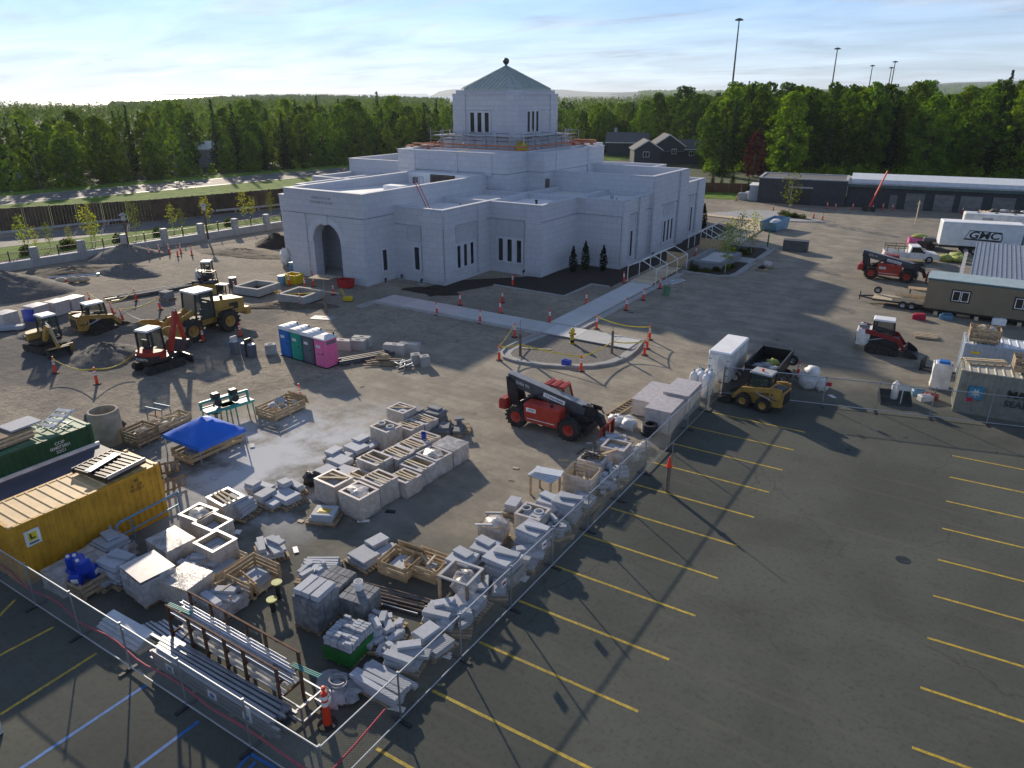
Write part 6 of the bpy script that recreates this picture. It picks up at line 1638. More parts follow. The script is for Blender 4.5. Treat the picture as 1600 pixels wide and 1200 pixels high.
MB().box(-0.5,0.5,-0.45,0.45,0.145,0.9).build('crate_box','pallet_wood',fc); film_skirt(0.53,0.48,0.95,0.35,9,0.06).build('film_wrap','film',fc,smooth=60); MB().blob((0.1,0.05,0.92),(0.5,0.45,0.2),8,12,6,0.2).build('film_top','film',fc,smooth=60)
for y in (-0.5,0.5): MB().bar((-0.6,y,0.95),(0.2,y,1.15),0.08).build('rail','gray_trim',fc)
wrapped_crate('crate with a stone ring tracery panel on top, beside the fence', Z0(-13.55,23.0), R(3), 1.2, 1.1, 0.95, None, 230, 'rings')
tb_ = thing('sheet_table','timber trestle table piled with grey metal sheets','table',Z0(-14.6,25.9),R(-3))
for x in (-0.55,0.55):
    for y in (-0.4,0.4): MB().box(x-.04,x+.04,y-.04,y+.04,0,1.0).build('leg','new_wood',tb_)
MB().box(-0.65,0.65,-0.5,0.5,1.002,1.05).build('top','pallet_wood',tb_)
for i in range(5): MB().cb((0.04*i,0.02*i-0.05,1.08+0.045*i),(1.3,0.95-0.1*i,0.03),(0.03,0.04,0.08*i)).build('sheet','cont_white_roof',tb_)
open_crate('open timber crate with a hanging white film skirt at the fence', Z0(-13.4,27.3), R(3), 1.3, 1.2, 1.0, None, 231, 'scrap', 'pale_wood')
sk = film_skirt(0.75,0.68,1.02,0.02,12,0.07); tag(sk.build('film_sheet','film',loc=Z0(-13.35,27.25),smooth=60,rz=R(3)),'white film skirt hanging round the open crate at the fence','film')
wrapped_crate('film crate with a heap of black scrap on top', Z0(-13.6,28.9), R(3), 1.25, 1.1, 0.9, None, 232, 'none')
dbs = thing('scrap_heap','heap of black twisted scrap strips on a film crate','scrap',V(-13.7,28.9,0.93)); rnd = random.Random(3)
for i in range(22): MB().cb((rnd.uniform(-.45,.45),rnd.uniform(-.4,.4),0.06+0.012*i),(rnd.uniform(.3,.8),0.06,0.03),(rnd.uniform(-.3,.3),rnd.uniform(-.3,.3),rnd.uniform(0,3))).build('strip','black',dbs)
tag(MB().cb((0,0,0.05),(1.5,0.16,0.05),(0,0.05,0)).build('plank','new_wood',loc=V(-13.2,29.5,0.95),rz=R(70)),'tan plank lying on top of the crates at the fence','plank')
wrapped_crate('open-topped wrapped crate with grey sheets near the red forks', Z0(-13.2,30.7), R(3), 1.25, 1.15, 0.95, None, 233, 'none')
fh = thing('film_heap','heap of crumpled clear film under the fence by the tall post','film',Z0(-12.5,31.9)); 
for i in range(6): MB().blob((rnd.uniform(-.4,.3),-0.6+0.35*i,0.12),(0.35,0.3,0.2),i+20,10,6,0.4).build('fold','film',fh,smooth=60)
# tall white wrapped boxes, cable reel, white cylinders
wrapped_crate('long white wrapped box nearer the cable reel', Z0(-12.75,36.2), R(1), 1.5, 2.3, 1.35, 'long white wrapped boxes', 240, 'cover', 'white')
wrapped_crate('long white wrapped box nearer the white cylinders', Z0(-12.65,38.7), R(1), 1.5, 2.5, 1.5, 'long white wrapped boxes', 241, 'cover', 'white')
wrapped_crate('white wrapped box behind the two long ones', Z0(-14.3,38.2), R(1), 1.3, 3.2, 1.0, None, 242, 'cover', 'white')
re_ = thing('cable_reel','dark reel of corrugated pipe at the end of the white boxes','reel',Z0(-12.95,34.55),R(5))
for i in range(5): MB().lathe([(0.25,0),(0.42,0.02),(0.46,0.07),(0.42,0.12),(0.25,0.14)],16).build('coil','dark_steel',re_,smooth=40,loc=(0,0,0.13*i+0.02))
sh_ = thing('film_heap','rumpled white plastic sheet lying beside the cable reel','film',Z0(-14.7,35.0))
for i in range(6): MB().blob((rnd.uniform(-.7,.7),rnd.uniform(-.4,.4),0.2),(0.5,0.4,0.32),i+30,12,6,0.3).build('fold','white_paint',sh_,smooth=60)
lad = thing('ladder','old timber ladder lying by the white wrapped boxes','ladder',Z0(-15.6,37.2),R(85))
for y in (-0.3,0.3): MB().box(-1.6,1.6,y-0.05,y+0.05,0.02,0.12).build('rail','pallet_wood',lad)
for i in range(9): MB().box(-1.45+0.36*i,-1.39+0.36*i,-0.26,0.26,0.04,0.1).build('rung','pallet_wood',lad)
for i,(x,y) in enumerate(((-12.9,41.4),(-12.5,41.7),(-12.1,41.4),(-12.8,42.1),(-12.3,42.4),(-12.0,42.0))):
    o = thing('gas_cylinder','tall white cylinder standing in a cluster by the white trailer','cylinder',Z0(x,y),0,'white cylinders by the trailer')
    MB().lathe([(0,0),(0.23,0),(0.25,0.05),(0.25,1.3),(0.19,1.46),(0.08,1.52),(0.08,1.6),(0,1.62)],14).build('tank','toilet_roof',o,smooth=40); MB().cyl((0,0,1.6),(0,0,1.7),0.05,n=6).build('valve','blue_steel',o)
pj = thing('pallet_jack','black pallet jack with an upright handle beside the white boxes','pallet jack',at(1088,608),R(50))
for y in (-0.2,0.2): MB().box(-1.0,0.1,y-0.08,y+0.08,0.06,0.14).build('fork','dark_steel',pj)
MB().box(0.1,0.35,-0.22,0.22,0.05,0.45).build('body','dark_steel',pj); MB().bar((0.25,0,0.4),(0.35,0,1.3),0.05).bar((0.35,-0.2,1.35),(0.35,0.2,1.35),0.05).bar((0.35,-0.2,1.2),(0.35,0.2,1.2),0.04).build('handle','black',pj)
# ================================================================== CANOPY, SAW TABLES, PIPE, STEEL BEAMS
cv = thing('canopy_tent','blue pop-up canopy lowered over a long timber crate','canopy',Z0(-32.0,20.3),0)
e0, e1, ez, azz = -1.5, 1.5, 1.08, 1.95
n = 8; vs = []; fs = []
for j in range(n+1):
    for i in range(n+1):
        u, v = -1+2*i/n, -1+2*j/n; rr2 = max(abs(u),abs(v)); sag = 0.05*math.sin(math.pi*rr2)*(1 if abs(abs(u)-abs(v)) > 0.3 else 0)
        vs.append((u*1.5, v*1.4, ez+(azz-ez)*(1-rr2)**0.93-sag))
fs = [(j*(n+1)+i, j*(n+1)+i+1, (j+1)*(n+1)+i+1, (j+1)*(n+1)+i) for j in range(n) for i in range(n)]
MB().add(vs,fs).build('canopy_top','tent_blue',cv,smooth=25)
vl = MB()
for (x0,y0),(x1,y1) in (((-1.5,-1.4),(1.5,-1.4)),((1.5,-1.4),(1.5,1.4)),((1.5,1.4),(-1.5,1.4)),((-1.5,1.4),(-1.5,-1.4))): vl.add([(x0,y0,ez+0.002),(x1,y1,ez+0.002),(x1*1.01,y1*1.01,ez-0.2),(x0*1.01,y0*1.01,ez-0.2)],[(3,2,1,0)])
vl.build('valance','tent_blue',cv)
for x in (-1.46,1.46):
    for y in (-1.36,1.36): MB().box(x-.025,x+.025,y-.025,y+.025,0,ez).build('leg','galv',cv)
open_crate('long timber crate standing under the blue canopy', Z0(-31.9,20.3), R(0), 1.5, 3.1, 0.62, None, 250, 'slab', 'new_wood')
for i,(p,lb) in enumerate((((345,655),'teal stone saw table with a rail nearer the blue canopy'),((372,648),'teal stone saw table with its motor raised'))):
    sw_ = thing('saw_table', lb, 'saw', at(*p), R(80))
    MB().box(-0.9,0.9,-0.4,0.4,0.72,0.80).build('table','silver_tarp',sw_); MB().box(-0.9,0.9,-0.46,-0.402,0.68,0.84).box(-0.9,0.9,0.402,0.46,0.68,0.84).build('side_rail','teal_paint',sw_)
    for x in (-0.8,0.8):
        for y in (-0.35,0.35): MB().bar((x*1.05,y*1.1,0),(x,y,0.72),0.06).build('leg','teal_paint',sw_)
    MB().bar((-0.9,0.3,1.2),(0.9,0.3,1.2),0.10,0.14).build('beam','teal_paint',sw_); MB().box(-0.94,-0.84,0.22,0.38,0.802,1.25).box(0.84,0.94,0.22,0.38,0.802,1.25).build('beam_post','teal_paint',sw_)
    MB().cham(-0.2,0.25,0.1,0.5,1.28,1.55,0.05).cyl((0,-0.02,1.05),(0,0.03,1.05),0.22,n=16).build('motor','dark_steel',sw_)
cpp = thing('concrete_pipe','large upright concrete pipe section with a chipped rim','concrete pipe',at(171,690),R(10))
MB().lathe([(0.62,0),(0.78,0),(0.78,1.8),(0.74,1.88),(0.64,1.88),(0.62,1.8),(0.62,0)],28).build('shell','old_concrete',cpp,smooth=40)
tag(MB().blob((0,0,0.35),(1.3,0.9,0.75),5,14,7,0.22).build('tarp_heap','black_tarp',loc=at(162,668),smooth=60),'dark tarp heaped behind the concrete pipe','tarp')
open_crate('timber crate with a black bag and papers behind the lean-to', at(222,690), R(5), 1.2, 1.3, 0.9, None, 251, 'rubble', 'pallet_wood')
open_crate('low long timber crate beside the blue cart', at(262,668), R(3), 1.0, 2.4, 0.6, None, 252, 'scrap', 'pale_wood')
bt = thing('blue_cart','pale blue tubular cart frame behind the timber crates','cart',at(250,655),R(10)); MB().tube([(-0.6,-0.3,0),(-0.6,-0.3,0.8),(0.6,-0.3,0.8),(0.6,-0.3,0)],0.03,6).tube([(-0.6,0.3,0),(-0.6,0.3,0.8),(0.6,0.3,0.8),(0.6,0.3,0)],0.03,6).build('frame','blue_steel',bt); MB().box(-0.6,0.6,-0.3,0.3,0.3,0.34).build('shelf','rust',bt)
for i,(p,lb) in enumerate((((262,745),'broken timber pallet leaning at the yellow container end'),((275,770),'upright timber frame beside the broken pallet'))):
    bp = thing('leaning_pallet', lb, 'pallet', at(*p), R(60+20*i))
    for k in range(5): MB().cb((-0.5+0.25*k,0.1*(k%2),0.5-0.02*k),(0.12,0.03,1.05-0.1*k),(0.35,0,0)).build('slat','pallet_wood',bp)
    for z in (0.15,0.75): MB().cb((0,0.05+0.36*(z-0.5)*-1,z),(1.2,0.05,0.09),(0.35,0,0)).build('bearer','pallet_wood',bp)
# concrete blocks and steel by the toilets
for i,(p,sx,m_,lb) in enumerate((((535,545),1.5,'pink_concrete','rough pinkish concrete block right beside the pink toilet'),((560,545),1.2,'concrete','grey concrete block behind the steel beams'),((566,540),1.4,'concrete','long grey concrete block behind its neighbour'),((617,552),1.6,'concrete','long concrete block in the row beyond the beams'),((640,550),1.6,'concrete','concrete block at the far end of the row beyond the beams'),((650,568),0.65,'concrete','square concrete block with pale top, nearer the bar pile'),((664,571),0.65,'concrete','square concrete block standing at the outer end'),((424,552),0.8,'concrete','concrete block behind the blue toilet'))):
    tag(MB().cham(-sx/2,sx/2,-0.32,0.32,0,0.72,0.04).cb((0,0,0.74),(0.3,0.08,0.04)).build('concrete_block',m_,loc=at(*p),rz=R(57)*0+R(20 if i < 5 else 50)), lb, 'concrete block')
bmz = thing('steel_beams','bundle of long dark steel beams lying by the concrete blocks','steel beams',at(572,562),R(62)); rnd = random.Random(9)
for i in range(7): MB().box(-1.9+rnd.uniform(-.2,.2),1.9+rnd.uniform(-.2,.2),-0.5+0.16*i,-0.38+0.16*i,0.10,0.22+0.1*(i%2)).build('beam','boom_gray',bmz)
for x in (-1.2,1.2): MB().box(x-.06,x+.06,-0.6,0.65,0,0.098).build('bearer','pallet_wood',bmz)
bp = thing('board_pile','pile of weathered boards with a rag heap on it by the steel beams','boards',at(600,568),R(30))
for i in range(14): MB().cb((rnd.uniform(-.3,.3),-0.6+0.09*i,0.08+0.05*(i%4)),(2.2+rnd.uniform(-.4,.3),0.14,0.04),(0,0,rnd.uniform(-.12,.12))).build('board','pallet_wood',bp)
MB().blob((-0.1,0.2,0.4),(0.5,0.4,0.2),4,12,6,0.35).build('rag','cardboard',bp,smooth=60)
bp = thing('bar_pile','tangle of grey bars and offcuts near the square concrete blocks','bars',at(632,574),R(40))
for i in range(24): MB().cb((rnd.uniform(-.5,.5),rnd.uniform(-.5,.5),0.05+0.015*i),(rnd.uniform(.5,1.2),0.06,0.05),(rnd.uniform(-.1,.1),rnd.uniform(-.1,.1),rnd.uniform(0,3))).build('bar','galv',bp)
bg_ = thing('black_bag','black rubbish bag lying against the wrapped crates','bag',at(488,757)); MB().blob((0,0,0.3),(0.45,0.4,0.36),7,12,7,0.25).build('sack','black',bg_,smooth=60); MB().blob((0.15,0.1,0.62),(0.12,0.12,0.12),8,8,5,0.3).build('knot','black_tarp',bg_,smooth=60)
# loose litter: offcuts and papers
rnd = random.Random(77)
for i,(p,m_) in enumerate((((568,815),'white_tape'),((575,805),'pale_wood'),((610,800),'black'),((462,860),'white_tape'),((372,832),'white_tape'),((659,755),'white_tape'),((806,732),'pale_wood'),((880,720),'new_wood'),((921,693),'white_tape'),((976,682),'white_tape'),((335,748),'slab'),((394,697),'slab'),((470,815),'pale_wood'),((620,1108),'white_tape'),((820,905),'white_tape'),((700,1025),'white_tape'),((1300,620),'white_tape'))):
    tag(MB().cb((0,0,0.03),(rnd.uniform(.25,.6),rnd.uniform(.08,.3),0.03),(0.05,0.04,0)).build('offcut',m_,loc=at(*p),rz=rnd.random()*3), {'white_tape':'scrap of white sheet lying on the pavement','pale_wood':'pale wood offcut lying on the pavement','new_wood':'thin tan lath lying on the pavement','black':'black scrap lying in the shade of the crates','slab':'grey stone offcut lying on the pavement'}[m_], 'scrap', 'scraps on the pavement')
# ================================================================== CHAIN-LINK FENCES
def chain_mesh(L, H_, sp=0.085, r=0.0036):
    mb = MB(); n = int((L+H_)/sp)
    for i in range(n):
        for s_ in (1,-1):
            u = i*sp - H_
            a0, b0 = u, u+H_; z0, z1 = 0.0, H_
            if a0 < 0: z0 = -a0; a0 = 0
            if b0 > L: z1 = H_-(b0-L); b0 = L
            if z1-z0 < 0.02: continue
            if s_ < 0: a0, b0 = L-a0, L-b0
            p, q = Vector((a0,0.002*s_,z0)), Vector((b0,0.002*s_,z1)); d = (q-p).normalized(); k = Vector((-d.z,0,d.x))*r; y = Vector((0,r,0))
            mb.add([p-k,p+k,p+y,q-k,q+k,q+y],[(0,3,5,2),(2,5,4,1),(1,4,3,0)])
    return mb
PL = 2.95
CHAIN = chain_mesh(PL-0.06, 1.66).mesh('chain_mesh','wire')
FRM = MB().cyl((0,0,0),(PL,0,0),0.026,n=6).mesh('rail','galv')
POST = MB().cyl((0,0,0),(0,0,1.88),0.03,n=6).cyl((0,0,1.88),(0,0,1.92),0.04,n=6).mesh('post','galv')
FOOT = MB().box(-0.06,0.06,-0.4,0.4,0,0.05).mesh('foot','dark_steel')
def chain_fence(label, a, b):
    a, b = Vector(a), Vector(b); L = (b-a).length; n = round(L/PL); ang = math.atan2(b.y-a.y,b.x-a.x)
    t = thing('chain_link_fence', label, 'fence', (a.x,a.y,0.004), ang)
    st = L/n; sc = st/PL
    for i in range(n):
        f_ = link('top_rail', FRM, t, (i*st,0,1.83)); f_.scale = (sc,1,1); f_ = link('bottom_rail', FRM, t, (i*st,0,0.12)); f_.scale = (sc,1,1)
        c_ = link('chain_mesh', CHAIN, t, (i*st+0.03,0,0.15)); c_.scale = (sc,1,1)
    for i in range(n+1):
        link('post', POST, t, (i*st,0,0)); link('foot', FOOT, t, (i*st,0,0))
    return t
f1 = chain_fence('long chain-link fence between the stone row and the parking stalls', (-11.62,9.02), (-11.35,42.4))
f2 = chain_fence('chain-link fence running from the corner post past the pipe rack to the yellow container', (-11.62,9.0), (-35.2,8.85))
f3 = chain_fence('chain-link fence behind the yellow skid steer reaching the grey-green container', (-11.3,42.45), (5.6,47.05-0.2))
for f_, us_ in ((f1,(8.6,11.4)),(f2,(2.9,8.9))):
    for u in us_: MB().box(u-0.14,u+0.14,-0.045,-0.03,1.35,1.62).build('warning_sign','white_tape',f_); MB().box(u-0.10,u+0.10,-0.05,-0.046,1.45,1.55).build('sign_print','net_red',f_)
for u in (6.0,13.4): MB().box(u-0.15,u+0.15,-0.045,-0.03,1.3,1.55).build('warning_sign','net_red',f3)
hs = thing('red_hose','red hose looped along the inside of the chain-link fence corner','hose',(0,0,0))
pts = [V(-30+0.6*i, 9.18+0.05*math.sin(i), 0.35+0.08*math.sin(i*1.1)) for i in range(31)]
pts += [V(-11.8,9.4,0.45),V(-11.75,10.4,0.62),V(-11.75,11.6,0.8)]
MB().tube(pts,0.035,5).build('tube','net_red',hs)
wp = thing('marker_post','tall timber post with an orange cone cap standing in the parking stalls','post',at(1042,768)); MB().cyl((0,0,0.004),(0,0,1.35),0.10,n=10).build('timber','old_wood',wp); MB().cyl((0,0,1.36),(0,0,1.85),0.14,0.03,n=12).cyl((0,0,1.352),(0,0,1.372),0.17,n=12).build('cone_cap','orange',wp); MB().cyl((0.1,0,1.0),(0.1,0,2.6),0.02,n=5).build('rod','galv',wp)

# ================================================================== PORTABLE TOILETS
def toilet(q, rz, m_, label, dome):
    t = thing('portable_toilet', label, 'toilet', q, rz, None); a, b, h_ = 0.55, 0.58, 2.02
    MB().cham(-a,a,-b,b,0.08,h_,0.06).build('cabin', m_, t); MB().box(-a-.03,a+.03,-b-.03,b+.03,0,0.078).build('skid','black',t)
    d = MB(); d.cham(-0.40,0.40,-b-0.035,-b-0.002,0.22,1.86,0.02); dd = d.build('door', m_, t)
    MB().box(-0.28,0.12,-b-0.042,-b-0.036,1.42,1.62).build('door_sign','white_tape',dd); MB().box(0.28,0.36,-b-0.055,-b-0.037,1.0,1.12).build('latch','black',dd)
    for z in (0.5,0.95): MB().box(-0.32,0.32,-b-0.041,-b-0.036,z,z+0.03).build('door_rib', 'dark_steel' if m_ == 'toilet_pink' and z > 0.6 else m_, dd)
    for s_ in (-1,1):
        MB().box(s_*a-(0.0 if s_ > 0 else 0.02), s_*a+(0.02 if s_ > 0 else 0), -0.4,0.4,1.68,1.9).build('side_vent', 'toilet_gray', t)
        for y in (-0.35,0,0.35): MB().box(min(s_*a,s_*(a+.025)),max(s_*a,s_*(a+.025)),y-0.05,y+0.05,0.2,1.6).build('side_rib', m_, t)
    if dome == 'barrel':
        n = 8; pts = [(-a-.04,h_+0.005)]+[(-(a+.04)*math.cos(math.pi*i/n), h_+0.06+0.24*math.sin(math.pi*i/n)) for i in range(n+1)]+[(a+.04,h_+0.005)]
        MB().ext(pts,-b-.05,b+.05).build('roof','toilet_roof',t,smooth=40)
        for y in (-0.4,0,0.4): MB().ext([(p[0]*1.0,p[1]+0.025) for p in pts[1:-1]]+[(p[0],p[1]+0.002) for p in pts[-2:0:-1]],y-0.04,y+0.04).build('roof_rib','toilet_roof',t)
    else:
        MB().add([(-a-.05,-b-.05,h_+.005),(a+.05,-b-.05,h_+.005),(a+.05,b+.05,h_+.005),(-a-.05,b+.05,h_+.005),(-a-.05,-b-.05,h_+.1),(a+.05,-b-.05,h_+.1),(a+.05,b+.05,h_+.1),(-a-.05,b+.05,h_+.1),(-0.2,-0.2,h_+.27),(0.2,-0.2,h_+.27),(0.2,0.2,h_+.27),(-0.2,0.2,h_+.27)],
            [(3,2,1,0),(0,1,5,4),(1,2,6,5),(2,3,7,6),(3,0,4,7),(4,5,9,8),(5,6,10,9),(6,7,11,10),(7,4,8,11),(8,9,10,11)]).build('roof','toilet_roof',t)
    MB().cyl((0.4,0.42,h_),(0.4,0.42,h_+0.42),0.05,n=8).build('vent_pipe','black',t)
for i,(p,m_,lb,d) in enumerate((((446,552),'toilet_blue','blue portable toilet at the end of the row of four','barrel'),((463,557.5),'toilet_green','green portable toilet second in the row of four','barrel'),((483,563),'toilet_gray','dark grey portable toilet between the green and pink ones','barrel'),((506,567),'toilet_pink','pink portable toilet with a peaked white roof','peak'))):
    q = at(*p); toilet(V(-39.9+1.27*i, 33.2-0.08*i, 0), R(-2), m_, lb, d)
for i,(p,lb) in enumerate((((368,553),'single hand-wash stand with a white top by the toilets'),((390,557),'double hand-wash stand with a dark tank by the toilets'))):
    o = thing('wash_stand', lb, 'wash stand', at(*p), R(5))
    for s_ in ((-0.3,0.3) if i else (0,)): MB().cham(s_-0.26,s_+0.26,-0.25,0.25,0,0.95,0.05).build('basin_stand','toilet_gray',o); MB().lathe([(0.1,0.951),(0.24,0.951),(0.25,1.0),(0.1,1.0)],12,(s_,0,0)).build('basin_rim','toilet_roof',o)
    MB().cham(-0.08,0.08,-0.3,0.3,0.952 if not i else 0,1.35,0.03).build('tank','black' if i else 'gray_trim',o)

# ================================================================== MACHINES
def rim_mesh(r, w):
    mb = MB(); n = 18; pr = [(0.0,-w*0.16),(r*0.30,-w*0.16),(r*0.42,-w*0.30),(r*0.50,-w*0.40),(r*0.54,-w*0.42),(r*0.54,w*0.42),(r*0.50,w*0.40),(r*0.42,w*0.30),(r*0.30,w*0.16),(0.0,w*0.16)]; k = len(pr)
    for i in range(n):
        for ra, ya in pr: t_ = 2*math.pi*i/n; mb.v.append((ra*math.cos(t_), ya, ra*math.sin(t_)))
    mb.f = [(i*k+j,i*k+j+1,((i+1)%n)*k+j+1,((i+1)%n)*k+j) for i in range(n) for j in range(k-1)]
    return mb
def wheel(root, x, y, r, w, rimm, name='wheel', tread=True):
    """road or tractor wheel on a y axle"""
    rim = link('rim', rim_mesh(r,w).mesh('rim', rimm, 30), None)
    tz = MB(); n = 22
    prof = [(r*0.52,-w*0.42),(r*0.80,-w*0.5),(r*0.96,-w*0.42),(r,-w*0.2),(r,w*0.2),(r*0.96,w*0.42),(r*0.80,w*0.5),(r*0.52,w*0.42)]
    for i in range(n):
        for (ra,ya) in prof: t_ = 2*math.pi*i/n; tz.v.append((ra*math.cos(t_), ya, ra*math.sin(t_)))
    k = len(prof); tz.f = [(i*k+j,i*k+j+1,((i+1)%n)*k+j+1,((i+1)%n)*k+j) for i in range(n) for j in range(k-1)]
    wh = tz.build(name,'rubber',root,smooth=40,loc=(x,y,r))
    rim.parent = wh
    hub = MB().cyl((0,-w*0.36,0),(0,w*0.36,0),r*0.16,n=10).build('hub',rimm if rimm != 'white_paint' else 'galv',wh)
    if tread:
        lg = MB()
        for i in range(16):
            for s_ in (-1,1):
                a = 2*math.pi*(i+(0.5 if s_ > 0 else 0))/16; c_ = Vector((r*1.01*math.cos(a),s_*w*0.22,r*1.01*math.sin(a)))
                lg.cb(c_,(0.05*r/0.6,w*0.5,0.09*r/0.6),(0,-a,s_*0.35))
        o = lg.build('tread_lugs','rubber',wh); o['kind'] = 'stuff'
    return wh
def track(root, x0, x1, y, h_, w, name='track'):
    n = 8; r = h_/2; pts = [(x1+r*math.sin(math.pi*i/n)*0.9, r-r*math.cos(math.pi*i/n)) for i in range(n+1)] + [(x0-r*math.sin(math.pi*i/n)*0.9, r+r*math.cos(math.pi*i/n)) for i in range(n+1)]
    t_ = MB().ext(pts, y-w/2, y+w/2).build(name,'rubber',root)
    g_ = MB(); L = x1-x0; k = int(L/0.14)
    for i in range(k+1):
        for z in (0.0,h_): g_.box(x0+L*i/k-0.03,x0+L*i/k+0.03,y-w/2-0.01,y+w/2+0.01,z-0.015 if z else 0.0,z+0.015)
    o = g_.build('track_pads','rubber',t_); o['kind'] = 'stuff'
    for i in range(4):
        for s_ in (-1,1):
            c_ = x0+L*(i+0.5)/4; MB().cyl((c_,y+s_*w/2,h_*0.42),(c_,y+s_*(w/2+0.02),h_*0.42),h_*0.24,n=10).build('roller','dark_steel',t_)
    return t_
def cab(root, x0, x1, y0, y1, z0, z1, framem, roofm, lean=0.12, nm='cab', roof_over=0.06):
    c = MB(); w = 0.055
    for x in (x0,x1):
        for y in (y0,y1): c.bar((x,y,z0),(x-(lean if x == x1 else 0),y,z1),0.09)
    for z in (z0,(z0+z1)*0.5):
        for y in (y0,y1):
            if z == z0: c.bar((x0,y,z),(x1,y,z),0.09)
        for x in (x0,x1):
            if z == z0: c.bar((x,y0,z),(x,y1,z),0.09)
    cb_ = c.build(nm, framem, root)
    MB().cham(x0-roof_over,x1-lean+roof_over,y0-roof_over,y1+roof_over,z1,z1+0.10,0.04).build('cab_roof', roofm, cb_)
    g_ = MB().add([(x1,y0,z0),(x1,y1,z0),(x1-lean,y1,z1),(x1-lean,y0,z1)],[(0,1,2,3)]); g_.build('windscreen','cab_glass',cb_)
    MB().add([(x0,y0,z0),(x0,y1,z0),(x0,y1,z1),(x0,y0,z1)],[(3,2,1,0)]).build('rear_window','cab_glass',cb_)
    for y in (y0,y1): MB().add([(x0,y,z0),(x1,y,z0),(x1-lean,y,z1),(x0,y,z1)],[(0,1,2,3)]).build('side_window','cab_glass',cb_)
    MB().cham(x0+0.12,x0+0.55,(y0+y1)/2-0.22,(y0+y1)/2+0.22,z0,z0+0.45,0.05).box(x0+0.1,x0+0.22,(y0+y1)/2-0.22,(y0+y1)/2+0.22,z0+0.452,z0+0.9).build('seat','black',cb_)
    return cb_
def telehandler(label, loc, rz):
    t = thing('telehandler', label, 'telehandler', loc, rz)
    MB().box(-2.55,2.3,-0.45,0.45,0.55,0.95).build('chassis','dark_steel',t)
    MB().cham(-1.15,1.05,-1.22,-0.42,0.55,1.62,0.08).build('engine_cover','red_paint',t)
    MB().box(-0.95,-0.35,-1.232,-1.222,1.15,1.38).build('cover_plate','white_tape',t); MB().box(-0.9,0.8,-1.230,-1.222,0.72,0.76).build('cover_stripe','white_tape',t)
    lettering('CR300',0.16,'black',t,(-0.65,-1.238,1.26),(1,0,0),(0,0,1),sx=0.9)
    MB().cyl((0.45,-0.9,1.62),(0.45,-0.9,1.75),0.09,n=8).build('exhaust','black',t)
    MB().cham(-3.0,-2.45,-0.9,0.9,0.75,1.35,0.10).build('counterweight','red_paint',t)
    MB().box(2.0,2.5,-0.8,0.8,0.5,0.85).cyl((2.45,-0.9,0.5),(2.45,0.9,0.5),0.12,n=8).box(1.2,2.4,-0.30,0.30,0.951,1.25).build('front_frame','dark_steel',t)
    for x in (-1.62,1.62):
        MB().cyl((x,-0.9,0.62),(x,0.9,0.62),0.12,n=8).build('axle','dark_steel',t)
        for y in (-1.05,1.05): wheel(t, x, y, 0.62, 0.42, 'red_paint')
    c = cab(t,-0.75,0.75,0.42,1.2,0.95,2.2,'red_paint','red_paint',0.35)
    MB().cham(-0.85,0.9,0.40,1.22,0.5,0.94,0.05).build('cab_base','dark_steel',t)
    for x in (-0.6,-0.1,0.35): MB().bar((x,0.4,2.37),(x,1.22,2.37),0.05).build('roof_guard','red_paint',c)
    # boom: pivots high at the rear, falls to the front
    a, b = V(-2.75,0.0,2.38), V(2.05,0.0,1.45)
    MB().bar(a,b,0.50,0.62).build('boom','boom_gray',t)
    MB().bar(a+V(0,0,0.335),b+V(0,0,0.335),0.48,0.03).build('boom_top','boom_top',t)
    MB().bar(b-V(0.1,0,-0.03),b+V(0.55,0,-0.16),0.40,0.48).build('boom_section','dark_steel',t); MB().bar(b+V(0.4,0,-0.12),b+V(0.95,0,-0.32),0.32,0.40).build('boom_section','black',t)
    MB().bar(b+V(0.85,0,-0.25),b+V(1.15,0,-0.95),0.34,0.3).build('boom_head','dark_steel',t)
    MB().cb((b.x+0.55,0.22,b.z+0.22),(0.5,0.12,0.2)).cb((b.x+0.2,-0.2,b.z+0.32),(0.6,0.1,0.14)).tube([b+V(0.2,0.1,0.4),b+V(0.7,0.15,0.35),b+V(1.0,0.1,0.0)],0.04,5).build('hose_bundle','black',t)
    for y in (-0.36,0.36): MB().add([(-2.75,y-0.05,2.55),(-2.2,y-0.05,2.3),(-1.9,y-0.05,0.95),(-2.6,y-0.05,0.95),(-2.75,y+0.05,2.55),(-2.2,y+0.05,2.3),(-1.9,y+0.05,0.95),(-2.6,y+0.05,0.95)],[(3,2,1,0),(4,5,6,7),(0,1,5,4),(1,2,6,5),(2,3,7,6),(3,0,4,7)]).build('boom_tower','dark_steel',t)
    MB().cyl((-1.8,-0.36,1.2),(-0.9,-0.36,1.8),0.08,n=8).cyl((-0.9,-0.36,1.8),(-0.5,-0.36,1.95),0.05,n=8).build('lift_cylinder','dark_steel',t,smooth=30)
    d = (b-a).normalized(); m_ = a.lerp(b,0.62)
    pl_ = MB().cb(m_+V(0,-0.262,0),(1.35,0.012,0.26),(0,math.atan2(-d.z,d.x),0)).build('boom_plate','white_tape',t)
    lettering('CR United Rentals',0.19,'black',t,m_+V(0,-0.272,0),(d.x,0,d.z),(-d.z,0,d.x),sx=0.78)
    m2 = a.lerp(b,0.2); lettering('SJ1056 TH',0.24,'white_tape',t,m2+V(0,-0.258,0.02),(d.x,0,d.z),(-d.z,0,d.x),sx=0.85)
    # carriage and forks
    cx = b.x+1.25
    MB().box(cx-0.02,cx+0.06,-0.85,0.85,0.18,0.28).box(cx-0.02,cx+0.06,-0.85,0.85,0.88,1.0).build('carriage','red_paint',t)
    for y in (-0.8,-0.48,-0.16,0.16,0.48,0.8): MB().box(cx-0.021,cx+0.05,y-0.045,y+0.045,0.281,0.879).build('carriage_bar','red_paint',t)
